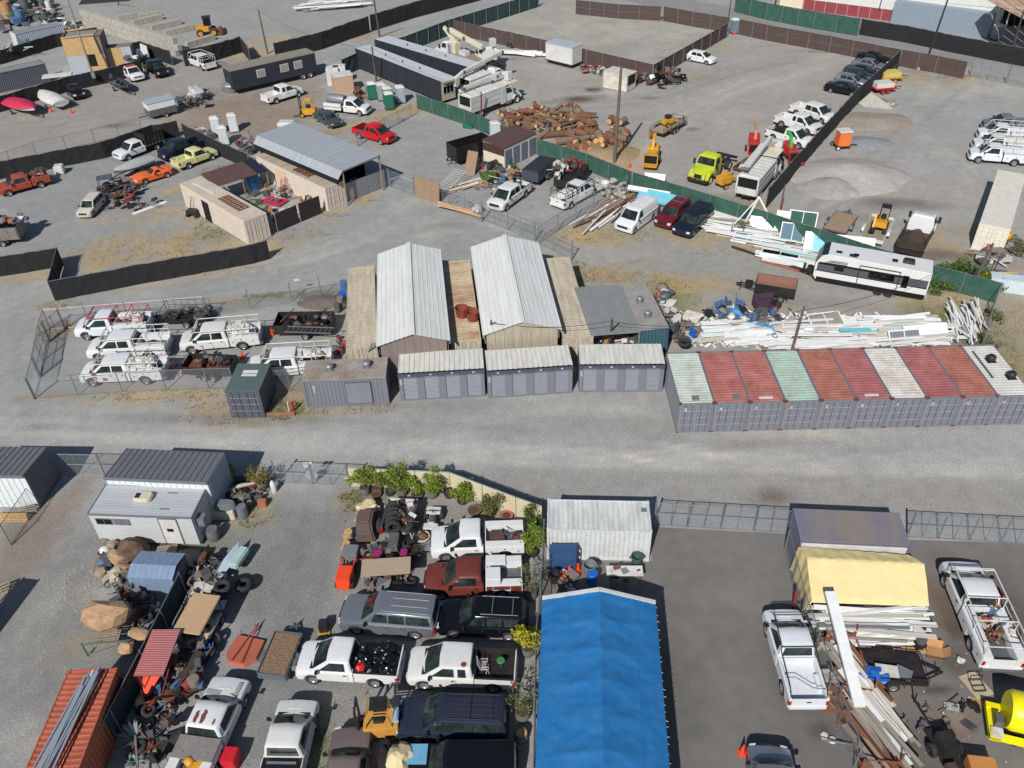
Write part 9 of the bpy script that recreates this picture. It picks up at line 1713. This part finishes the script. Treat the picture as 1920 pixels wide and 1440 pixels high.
smpl('brick_block','Reddish brick block at the weed edge','brick',(494,948),MB().b2(-.25,.25,-.18,.18,0,.5),TERRA,bevel=.02)
smpl('wheelbarrow','Overturned tan wheelbarrow tray left of the blue shed','wheelbarrow',(216,1080),MB().loft([[(-.7,-.35,.1),(.6,-.3,.1),(.6,.3,.1),(-.7,.35,.1)],[(-.5,-.22,.45),(.4,-.2,.5),(.4,.2,.5),(-.5,.22,.45)]]).tube((-1.2,-.5,.05),(.6,-.1,.3),.025,5),M('tan_tray',lin(176,160,132),.7,dirt=.5),0,.5,bevel=.04)
smpl('tabletop','Pale blue rounded tabletop beyond the tan roofed cart','tabletop',(402,1135),MB().b2(-.62,.62,-.32,.32,0,.05),M('powder_blue',lin(158,192,206),.5),.9,0,bevel=.02)
a=smpl('golf_cart','Cart with a large tan canopy roof beside the red slatted panel','cart',(385,1190),MB().b2(-.8,.8,-1.3,1.3,1.85,1.95),M('tan_canopy',lin(188,158,122),.7,dirt=.25),0,-.18,bevel=.04);mb=MB()
for x in (-.7,.7):
 for y in (-1.1,1.1):mb.tube((x,y,.4),(x,y,1.86),.03,6)
mb.bd('roof_post',Bk,a);MB().b2(-.6,.6,-1.2,1.2,.35,.6).bd('cart_body',M('cart_body',lin(190,180,158),.5),a,bevel=.05);MB().b2(-.5,.5,-.3,.1,.6,.95).bd('seat',Bk,a,bevel=.04)
for x in (-.6,.6):
 for y in (-.9,.9):whl(a,x,y,.24,.18,1).rotation_euler.z=pi/2
a=W(250,1267,2.2);b=W(305,1267,2.2);c=W(338,1180,2.2);r_=dirang(a,b);L=(b-a).length;D=(c-b).length;t=thing('slatted_panel','Red and white slatted awning panel standing over the screened fence','slatted panel',(a.x,a.y,0),dirang(b,c)-pi/2);SLR=M('slat_red',lin(172,84,82),.6,dirt=.3);nS_=26
for k in range(nS_):MB().b2(0,L,D*k/nS_,D*k/nS_+D/nS_*.72,2.15,2.2).bd('slat',SLR,t);MB().b2(0,L,D*k/nS_+D/nS_*.72,D*k/nS_+D/nS_*.98,2.16,2.185).bd('slat',WPL,t)
for x in (.05,L/2,L-.1):MB().b2(x,x+.05,0,D,2.08,2.15).bd('bearer',Bk,t)
for x in (.1,L-.15):
 for y in (.2,D-.2):MB().tube((x,y,0),(x,y,2.1),.03,6).bd('post',Gd,t)
smpl('orange_sheet','Bright orange pointed sheet below the red slatted panel','sheet',(284,1290),MB().add([(-.9,.3,1.2),(.9,.35,1.2),(.25,-.9,.6),(-.1,-.2,1.0),(-.9,.3,1.16),(.9,.35,1.16),(.25,-.9,.56),(-.1,-.2,.96)],[(0,3,1),(3,2,1),(0,2,3),(5,7,4),(5,6,7),(7,6,4)]),CONE)
smpl('steel_boiler','Dark cylindrical boiler tank lying beside the patched pickup','boiler',(362,1262),MB().tube((-.9,0,.5),(.9,0,.5),.32,16),M('dark_boiler',lin(88,76,68),.6,.4,dirt=.5),.2,radians(72),bevel=.03)
smpl('blue_drum','Open blue plastic drum beside the black bags','drum',(392,1232),MB().lathe([(.28,0),(.31,.3),(.3,.85),(.27,.85),(.26,.1)],18),BLUE,smooth=40);smpl('blue_drum','Blue plastic drum standing in the shade by the tent','drum',(1110,1092),MB().lathe([(.3,0),(.32,.85),(.28,.88),(.01,.85)],18),BLUE,smooth=40)
smpl('blue_drum','Bright blue drum beside the tyre stack at the teal container','drum',(1297,640),MB().lathe([(.3,0),(.3,1.0),(.1,1.1)],14).lathe([(.28,0),(.28,.9)],12,(.1,.6,0)),BLUE,smooth=40);smpl('blue_drum','Blue drum standing against the left beige roof','drum',(646,545),MB().lathe([(.3,0),(.32,.5),(.3,1.0),(.01,1)],14),BLUE,smooth=40);smpl('blue_drum','Second blue drum nearer the soil heap','drum',(644,566),MB().lathe([(.3,0),(.32,.5),(.3,1.0),(.01,1)],14),BLUE,smooth=40)
smpl('mower_shell','Terracotta rounded mower deck lying upside down','mower deck',(458,1225),MB().loft([[(-.9,-.85,0),(.3,-.95,0),(.85,-.5,0),(.85,.5,0),(.3,.95,0),(-.9,.85,0)],[(-.9,-.8,.22),(.25,-.88,.22),(.75,-.45,.22),(.75,.45,.22),(.25,.88,.22),(-.9,.8,.22)]]).beam((-1.8,0,.3),(.8,-.3,.35),.06,.06).beam((-1.8,0,.3),(.8,.3,.35),.06,.06).tube((-1.5,0,0),(-1.5,0,.7),.03,6),M('terracotta_deck',lin(176,96,74),.7,dirt=.3),0,radians(-105),bevel=.02)
smpl('generator','Small black generator with yellow corners beside the silver wagon','generator',(609,1182),MB().b2(-.25,.25,-.3,.3,.15,.7),Bk,0,.1,bevel=.04);smpl('generator_stand','Yellow and green base frame under the black generator','base frame',(609,1184),MB().b2(-.32,.32,-.34,.34,0,.14),Cy,0,.1,bevel=.02)
smpl('red_box','Bright red box beside the patched pickup at the bottom edge','box',(437,1432),MB().b2(-.35,.35,-.4,.4,0,.9),M('box_red',lin(200,32,46),.5),0,-.1,bevel=.03)
smpl('engine_cover','Black engine lump beside the beige canvas','engine',(723,1425),MB().b2(-.25,.25,-.6,.6,0,.9).lathe([(.2,.9),(.15,1.1),(.02,1.1)],10),Bk,0,0,bevel=.08)
mb=MB(); 
smpl('canvas_cover','Creased beige canvas draped over a machine at the bottom edge','canvas',(757,1445),MB().blob((0,0,.6),(.75,.9,.85),8,.25,3,1.6),M('beige_canvas',lin(206,190,150),.85,dirt=.25),0,0,smooth=20)
smpl('cloth_cover','Dark brown cloth draped over a tall machine beside the truck bed','cloth cover',(689,1000),MB().loft([[(-.62,-.9,.1),(.62,-.9,.1),(.66,.9,.1),(-.66,.9,.1)],[(-.55,-.75,.9),(.45,-.7,.8),(.6,.8,1.1),(-.55,.8,1.1)],[(-.4,-.3,1.35),(.35,-.3,1.25),(.5,.7,1.5),(-.45,.7,1.5)]]),M('brown_cloth',lin(92,74,68),.85,bump=.03,bscale=3),0,.05,bevel=.1)
smpl('cream_sheet','Torn cream sheet behind the brown cloth cover','sheet',(690,962),MB().blob((0,0,.4),(.8,.5,.4),12,.35,3,2),M('cream_rag',lin(214,200,162),.8,dirt=.4,dcol=lin(130,70,46)),0,0,smooth=40)
p=W(752,985);t=thing('truck_bed','Detached pickup bed on wheels with white tailgate, full of scrap','truck bed',p,radians(84));SLB=M('slate_side',lin(66,74,86),.6)
for s in (-1,1):MB().b2(-1.2,1.2,s*.95,s*.82,.5,1.15).bd('bed_side',MATS['slate_side'],t,bevel=.03);whl(t,-.1,s*.8,.36,.24,s);MB().b2(-1.25,-1.15,s*.95,s*.8,.6,1.05).bd('taillight',REDL,t)
MB().b2(-1.2,1.2,-.82,.82,.55,.6).bd('bed_floor',Gd,t);MB().b2(1.15,1.22,-.95,.95,.5,1.15).bd('bed_front',Wh,t)
p=W(812,985);t=thing('quad_bike','White quad bike with grey seat behind the white work truck','quad bike',p,radians(85));MB().b2(-.6,.5,-.2,.2,.45,.75).bd('body',Wh,t,bevel=.06);MB().b2(.35,.95,-.45,.45,.6,.72).b2(-.95,-.45,-.45,.45,.6,.72).bd('mudguard',Wh,t,bevel=.04);MB().b2(-.45,.1,-.16,.16,.75,.86).bd('seat',Gd,t,bevel=.03);MB().tube((.3,-.38,1.0),(.3,.38,1.0),.025,6).tube((.4,0,.7),(.3,0,1.0),.03,6).bd('handlebar',Bk,t)
for x in (-.65,.65):
 for s in (-1,1):whl(t,x,s*.48,.28,.24,s)
smpl('pet_bed','Round cream basin holding a brown cloth below the quad bike','basin',(793,1012),MB().lathe([(.3,0),(.48,.35),(.42,.38),(.3,.12),(.01,.1)],16),Dw,smooth=40);smpl('cloth','Brown cloth bundled in the cream basin','cloth',(793,1010),MB().blob((0,0,.25),(.3,.28,.18),4,.2),BRL,.1,smooth=50)
MAG=M('magenta_paint',lin(152,44,98),.5,dirt=.3)
t=mchn('Old magenta tractor partly under the plywood board','tractor','tractor',(738,1055),radians(88),MAG,[('hood','b',(.2,1.4,-.3,.3,.7,1.15),M('tractor_grey',lin(92,94,92),.6,dirt=.5)),('fender','b',(-1.1,.1,-.95,-.55,.7,1.15),None),('fender','b',(-.9,.1,.55,1.05,.7,1.1),None),('seat','b',(-.8,-.35,-.22,.22,1.0,1.3),Bk),('frame','b',(-1.5,1.2,-.2,.2,.45,.7),Ru),('loader_bar','m',[((-1.9,-.8,.5),(-1.9,.9,.5),.1,.1),((-1.9,-.5,.5),(-.9,-.4,.8),.08,.08)],Bk)],[(-.6,-.7,.55,.3),(-.6,.7,.55,.3),(1.0,-.5,.35,.2),(1.0,.5,.35,.2)])
a,b,r_=px_frame((676,1082),(769,1078),1.6);L=(b-a).length;o=MB().b2(0,L,0,1.25,0,.03).bd('plywood_board',M('weathered_ply',lin(176,156,134),.8,dirt=.6,dcol=lin(134,112,94),scale=2.5,fine=.12,stretch=(.6,5,1)),None,a,r_+.03);tag(o,'Weathered plywood board lying over the magenta tractor','board')
t=mchn('Small orange sweeper machine with grey tank at the yard edge','sweeper','sweeper',(652,1085),radians(-95),CONE,[('body','b',(-.2,.9,-.42,.42,.3,1.0),None),('front','b',(.7,1.0,-.38,.38,.2,.6),None),('frame','m',[((-1.0,-.4,.9),(.2,-.4,.9),.06,.06),((-1.0,.4,.9),(.2,.4,.9),.06,.06),((-1.0,-.4,.3),(-.2,.4,.9),.06,.06)],None),('tank','b',(-1.7,-.9,-.45,.45,.5,1.1),M('grey_tank',lin(118,122,122),.5,dirt=.3))],[(-.5,-.45,.26,.18),(-.5,.45,.26,.18),(.6,-.45,.26,.18),(.6,.45,.26,.18)])
BSF=M('blue_rack_steel',lin(50,82,122),.5,dirt=.3);a=W(1030,1076);t=thing('steel_shelf','Blue steel shelving unit against the white container','shelf',(a.x,a.y,0),-.03)
mb=MB()
for x in (0,1.5):
 for y in (0,.6):mb.b2(x,x+.06,y,y+.06,0,1.9)
mb.bd('upright',BSF,t)
for z in (.15,.7,1.25,1.8):MB().b2(0,1.56,0,.66,z,z+.06).bd('shelf_board',BSF,t)
def trash(label,px,mat,s=1):t=thing('trash_can',label,'trash can',W3(px));MB().lathe([(.26*s,0),(.34*s,.8*s),(.37*s,.82*s),(.37*s,.86*s),(.33*s,.86*s),(.3*s,.5*s),(.01,.45*s)],18).bd('bin',mat,t,smooth=40);MB().b2(-.45*s,-.34*s,-.06,.06,.66*s,.76*s).b2(.34*s,.45*s,-.06,.06,.66*s,.76*s).bd('handle',mat,t);return t
DGC=M('dark_green_can',lin(66,88,84),.6,dirt=.2);trash('Dark green trash can at the white container right end',(1193,1060),DGC,1.0);trash('Grey trash can with a full pale top by the blue shelf',(1105,1078),M('grey_can',lin(118,122,124),.6),1.1);trash('Black trash can before the blue shelf',(1040,1092),Bk,.95);trash('Silver can with lid in the tent shade',(1152,1095),GALV,.8);trash('Small pale cylinder beside the silver can in the shade',(1172,1100),GALV,.6)
a=W(1138,1080,.75);t=thing('folding_table','White folding table with tools beside the white container','folding table',(a.x,a.y,0),-.03);MB().b2(0,2.1,0,.75,.72,.77).bd('table_top',Wh,t,bevel=.01);mb=MB()
for x in (.2,1.9):
 for y in (.08,.67):mb.tube((x,y,0),(x,y,.72),.02,6)
mb.bd('leg',Gd,t)
q=Matrix.Rotation(-.03,3,'Z'); 
for nm,lb,(x,y),d,m in (('tool_pouch','Brown tool pouch on the folding table',(.6,.55),(.4,.22,.12),BRL),('tray','Pale green slotted tray on the folding table',(1.05,.35),(.38,.4,.04),GALV),('phone','Small black phone on the folding table',(1.85,.4),(.2,.1,.02),Bk)):one(nm,lb,nm.replace('_',' '),MB().box((0,0,d[2]/2),d),m,Vector((a.x,a.y,.772))+q @ Vector((x,y,0)),.4)
one('cup','White cup on the left end of the folding table','cup',MB().lathe([(.05,0),(.07,.16),(.06,.16),(.02,.03)],10),Wh,Vector((a.x,a.y,.772))+q @ Vector((.22,.2,0)))
RR2=M('rust_orange_steel',lin(140,82,58),.8,dirt=.4);t=thing('lumber_rack','Long rust orange steel rack full of boards on the asphalt','lumber rack',(0,0,0));g1=[(1549,1195),(1575,1300),(1617,1435)];g2=[(1605,1185),(1640,1290),(1690,1425)];mb=[]
for (p1,p2) in zip(g1,g2):
 a,b=W(*p1,.8),W(*p2,.8);m_=MB().beam((a.x,a.y,.6),(b.x,b.y,.6),.09,.12)
 for p in (a,b):m_.beam((p.x,p.y,0),(p.x,p.y,1.35),.08,.08)
 m_.beam((a.x,a.y,1.3),(b.x,b.y,.6),.05,.05);m_.bd('cross_frame',RR2,t)
for gg in (g1,g2):
 m_=MB()
 for p1,p2 in zip(gg[:-1],gg[1:]):a,b=W(*p1,.8),W(*p2,.8);m_.beam((a.x,a.y,.55),(b.x,b.y,.55),.08,.1)
 m_.bd('side_rail',RR2,t)
smpl('cardboard_box','Opened brown cardboard box beside the pallet of buckets','cardboard box',(1752,1222),MB().b2(-.4,.4,-.3,.3,0,.03).add([(-.4,-.3,.02),(.4,-.3,.02),(.6,-.6,.25),(-.5,-.65,.2)],[(0,1,2,3)]).add([(.4,-.3,.02),(.4,.3,.02),(.75,.35,.3),(.7,-.3,.3)],[(0,1,2,3)]).add([(-.4,.3,.02),(.4,.3,.02),(.4,.5,.4),(-.4,.55,.4)],[(0,1,2,3)]),CARD,0,-.3)
smpl('cardboard_sheet','Square cardboard sheet flat on the asphalt near the yellow tank','cardboard',(1832,1318),MB().b2(-.3,.3,-.3,.3,0,.02),CARD,0,-.2);smpl('mdf_board','Worn pale board with a black seat frame beside the yellow tank','board',(1830,1285),MB().b2(-.5,.5,-.7,.7,0,.03),M('worn_board',lin(188,172,146),.8,dirt=.5),0,.3);smpl('seat_frame','Black wire seat frame lying on the worn pale board','seat frame',(1832,1288),MB().path([(-.3,-.3,.1),(.3,-.3,.1),(.3,.3,.15),(-.3,.3,.15),(-.3,-.3,.1)],.025,5).path([(-.3,0,.1),(.3,0,.12)],.02,5).path([(-.3,.3,.1),(-.3,.35,.5),(.3,.35,.5),(.3,.3,.1)],.025,5),Bk,.03)
smpl('plastic_scrap','Crumpled white plastic on the asphalt by the service truck','plastic scrap',(1801,1240),MB().blob((0,0,.1),(.22,.2,.12),3,.3,2,2),Wh);smpl('bucket','Small white can on the asphalt below the yellow tank','can',(1856,1382),MB().lathe([(.12,0),(.14,.3),(.12,.3),(.1,.05)],12),Wh);smpl('bucket','Black pot with pale rim at the lower right','pot',(1900,1392),MB().lathe([(.22,0),(.28,.4),(.25,.4),(.2,.05)],14),POTK)
smpl('paint_tray','Cream framed tray leaning on the black trailer','tray',(1663,1258),MB().b2(-.55,.55,-.35,.35,0,.05),Dw,.8,-.2);smpl('blue_tarp_bundle','Crumpled bright blue tarp on the black utility trailer','tarpaulin',(1640,1270),MB().blob((0,0,.2),(.7,.45,.25),6,.35,3,2),BLUE,.5,smooth=20);smpl('lid','Pale grey hinged lid at the trailer corner','lid',(1694,1262),MB().b2(-.4,.4,-.35,.35,0,.04),GALV,.7,-.6);smpl('round_lamp','Lamp with round tan shade lying on the asphalt','lamp',(1666,1330),MB().lathe([(.2,0),(.22,.04),(.02,.05)],14).tube((0,0,.02),(-.5,.4,.05),.02,5),PALW)
t=mchn('Black portable machine with long drawbar standing on the asphalt','black_machine','machine',(1765,1410),radians(97),Bk,[('frame','b',(-1.4,1.0,-.45,.45,.3,.5),None),('engine','b',(-.6,.5,-.4,.35,.5,1.1),None),('hopper','b',(-1.6,-.9,.1,.6,.5,.85),M('brown_hopper',lin(84,62,58),.6)),('drawbar','m',[((1.0,0,.4),(2.6,.1,.4),.09,.09),((2.6,0,.1),(2.6,.1,.9),.06,.06)],None),('pulley','t',((-.2,-.55,.7),(-.2,-.45,.7),.35,14),None)],[(0,-.6,.35,.2),(0,.6,.35,.2)])
smpl('orange_cabinet','Orange tan cabinet at the bottom edge of the asphalt','cabinet',(1830,1455),MB().b2(-.6,.6,-.4,.4,0,1.1),M('orange_wood',lin(196,132,72),.6),0,-.15,bevel=.02);smpl('red_extinguisher','Dark red steel post by the lower yellow tarp corner','post',(1487,1143),MB().tube((0,0,0),(-.05,.1,1.5),.09,8),M('post_red',lin(130,58,44),.8))
for k,(px,m) in enumerate((((1545,1380),'foot of the right gate post'),((1560,1388),'sweeping broom head by the fence'))):smpl('concrete_footing','Round pale base at the '+m,'base',px,MB().lathe([(.2,0),(.16,.12),(.02,.14)],12),Dw)
for px,ds in (((866,592),'left one of the pair'),((887,599),'right one of the pair')):smpl('rusty_tub','Rusty steel tub on the middle beige roof, '+ds,'tub',px,MB().lathe([(.42,0),(.52,.75),(.56,.78),(.5,.78),(.38,.1)],16),M('red_rust_tub',lin(130,62,48),.7,dirt=.5),2.62,smooth=40)
def ladder(label,p0,p1,w_,m=GALV,n=8):
 a,b=p0,p1;d=b-a;s=Vector((-d.y,d.x,0)).normalized()*w_/2;mb=MB().beam(s,d+s,.05,.07).beam(-s,d-s,.05,.07)
 for k in range(n):q=d*(k+.5)/n;mb.tube(q+s,q-s,.022,5)
 one('ladder',label,'ladder',mb,m,a)
ladder('Aluminium ladder leaning on the first canopy beside the beige roof',W(690,668,1.2),W(704,641,3.4),.5);ladder('Long aluminium ladder lying across the garbage bag trailer',W(536,617,1.3),W(623,620,1.4),.8,n=10);ladder('Red stepladder standing inside the cream container court',W(530,362,0),W(531,334,1.9),.55,M('ladder_red',lin(160,50,40),.6),6);ladder('Thin steel ladder leaning on the left cream container',W(360,398,0),W(362,367,2.2),.5,n=6)
ladder('White steel rack lying beside the brown roofed shed',W(835,350,.5),W(865,318,1.2),1.4,Wh,9)
for k in range(3):sitm('Tall brown plywood sheet standing at the open shed gate','plywood_sheet','plywood sheet',(787+14*k,372+4*k),0,(1.15,.05,2.3),M('brown_ply',lin(146,122,98),.85,dirt=.3),0,(radians(-8),0,-.5),'brown sheets at the gate')
sitm('Brown plywood sheet leaning beside the white steel rack','plywood_sheet','plywood sheet',(880,328),0,(1.3,.05,2.6),MATS['brown_ply'],0,(radians(-25),0,-.5));bag('White bulk sack at the end of the tan lumber bundle',W(893,398,.2),.6,SACK,None,99,'sack','white_sack')
for k,px in enumerate(((891,322),(903,316))):smpl('red_dolly','Red hand dolly beside the brown roofed shed, '+('left one','right one')[k],'hand dolly',px,MB().tube((-.2,0,0),(-.2,.2,1.3),.04,6).tube((.2,0,0),(.2,.2,1.3),.04,6).b2(-.25,.25,-.3,0,0,.06).tube((-.2,.2,1.3),(.2,.2,1.3),.04,6),REDP,0,.4)
bag('Green turf heap beside the shed junk',W(917,338,0),.8,M('turf',lin(62,92,40),.95,bump=.03,bscale=20),None,55,'turf heap','turf_heap');bag('Black covered round heap at the cream shed wall',W(925,318,0),.8,Bk,None,56,'covered heap','covered_heap')
sitm('Crimson cloth spread on the floor of the cream court','cloth','cloth',(515,378),.1,(2.6,1.7,.12),MATS['crimson_cover'],-.5,None,None,.04);sitm('Grey flat board on the floor of the cream court','board','board',(535,398),.05,(3.2,1.8,.1),Dw,.4);sitm('White fridge like panel standing under the brown lean-to','panel','panel',(470,358),0,(.8,.4,1.9),Wh,-.3)
p=W(632,168); 
for k,(px,H_) in enumerate((((627,158),2.4),((640,155),2.4))):sitm(('Left','Right')[k]+' white shelving booth beside the site office','booth','booth',px,0,(1.7,1.4,H_),Wh,.1,None,None,.03)
t=boxhut('tan_booth','Tan booth with white top beside the white shelving booths','booth',W(630,178),.35,2.6,2.0,0,2.4,M('tan_booth_wall',lin(186,156,130),.8),Wh)
smpl('steel_box','Greenish utility box near the green fence on the gravel','utility box',(876,240),MB().b2(-.5,.5,-.3,.3,0,.6).lathe([(.3,0),(.3,.5)],10,(.5,0,0)),GT,0,-.4,bevel=.05);smpl('camper_shell','White truck bed cap lying beside the big grey roof','truck cap',(538,236),MB().b2(-1.1,1.1,-.7,.7,0,.6),Wh,.1,-.1,bevel=.15)
smpl('white_tank','White square tote beside the faded red pickup','tote',(114,325),MB().b2(-.5,.5,-.5,.5,0,1.0),Wh,0,.2,bevel=.08);smpl('garden_cart','Small black garden cart beside the left cream container','garden cart',(364,405),MB().b2(-.6,.6,-.4,.4,.35,.7).tube((-.5,-.45,.2),(-.5,.45,.2),.2,10).tube((.5,-.45,.2),(.5,.45,.2),.2,10),Bk,0,-.3)
t=mchn('Dark roofed utility cart among the scrap vehicles','utility_cart','cart',(205,362),radians(200),Bk,[('roof','b',(-.8,.8,-.65,.65,1.8,1.88),GREYV2),('roof_frame','m',[((x,y,.5),(x,y,1.8),.05,.05) for x in (-.7,.7) for y in (-.6,.6)],None),('body','b',(-1.2,1.1,-.6,.6,.35,.7),None),('seat','b',(-.3,.2,-.5,.5,.7,1.1),None)],[(-.9,-.65,.3,.2),(-.9,.65,.3,.2),(.8,-.65,.3,.2),(.8,.65,.3,.2)])
for k,(px,c1,ds) in enumerate((((1655,172),Wh,'White tanked red sprayer trailer beside the tall black screen'),((1668,152),M('pale_yellow_tank',lin(206,184,96),.6),'Yellow tanked machine behind the red sprayer trailer'))):mchn(ds,'sprayer_trailer','sprayer trailer',px,radians(10),REDP if k == 0 else Cy,[('frame','b',(-1.6,1.4,-.9,.9,.55,.75),None),('tank','b',(-1.5,1.0,-.8,.8,.75,1.35),c1),('drawbar','m',[((1.4,0,.6),(2.6,0,.5),.08,.08)],Bk)],[(-.6,-.95,.33,.22),(.15,-.95,.33,.22),(-.6,.95,.33,.22),(.15,.95,.33,.22)])
sitm('Faded pink barrier boards stacked beside the street pole','barrier_boards','barrier boards',(1741,130),0,(3.2,1.0,.35),M('faded_pink',lin(216,142,142),.7),-.2,None,None,.02)
smpl('tarp_machine','Machine under a silver tarp beside the dark office trailer','tarp covered machine',(433,172),MB().blob((0,0,.7),(1.1,.9,.8),14,.25,3,1.6),GALV,0,smooth=30);smpl('tarp_machine','Grey tarp covered machine in the weeds beside the cargo trailer','tarp covered machine',(372,186),MB().blob((0,0,.8),(1.2,1.0,1.0),15,.25,3,1.6),M('silver_tarp',lin(176,176,174),.5,bump=.03,bscale=3),0,smooth=30)
t=mchn('Small yellow roller machine beside the cut-down truck box','plate_compactor','compactor',(1143,151),.3,Cy,[('body','b',(-.4,.4,-.3,.3,.2,.8),None)],[(-.2,-.35,.2,.15),(.3,-.35,.2,.15)])
smpl('white_hood','White hood shaped sheet behind the black covered pickup','hood',(272,108),MB().loft([[(-.9,0,.2),(.9,0,.2),(.9,.2,.2),(-.9,.2,.2)],[(-.8,.3,1.9),(.6,.3,1.7),(.6,.4,1.7),(-.8,.4,1.9)]]),Wh,.6,-.6);smpl('boat_awning','White slatted boat top above the black screen','boat top',(108,143),MB().b2(-2,2,-.8,.8,0,.25),Wh,1.6,.28,bevel=.08)
sitm('Rust stained dark timber shade floor at the top edge','shade_floor','shade floor',(200,-2),.0,(9,6,.1),M('shade_dark',lin(50,46,42),.9),.2)  # plain dark brown slab lying flat on the ground
pallet('Pallet leaning at the left edge above its own shadow',(4,1112),0,(radians(60),0,.6),PALG)
p=W(-75,1235);t=thing('storage_rack','Loaded steel storage rack at the far left edge','storage rack',p,radians(80));mb=MB()
for x in (-2.6,-.9,.9,2.6):
 for y in (-.5,.5):mb.beam((x,y,0),(x,y,2.6),.09,.09)
mb.bd('upright',Bk,t)
for z in (.9,1.8,2.5):MB().b2(-2.6,2.6,-.55,.55,z,z+.06).bd('shelf_board',PALG,t)
for k in range(6):MB().b2(-2.5+.85*k,-1.8+.85*k,-.45,.45,.96+(k % 2)*.9,1.6+(k % 2)*.85).bd('stored_box',(Bk,CARD,Gd)[k % 3],t)
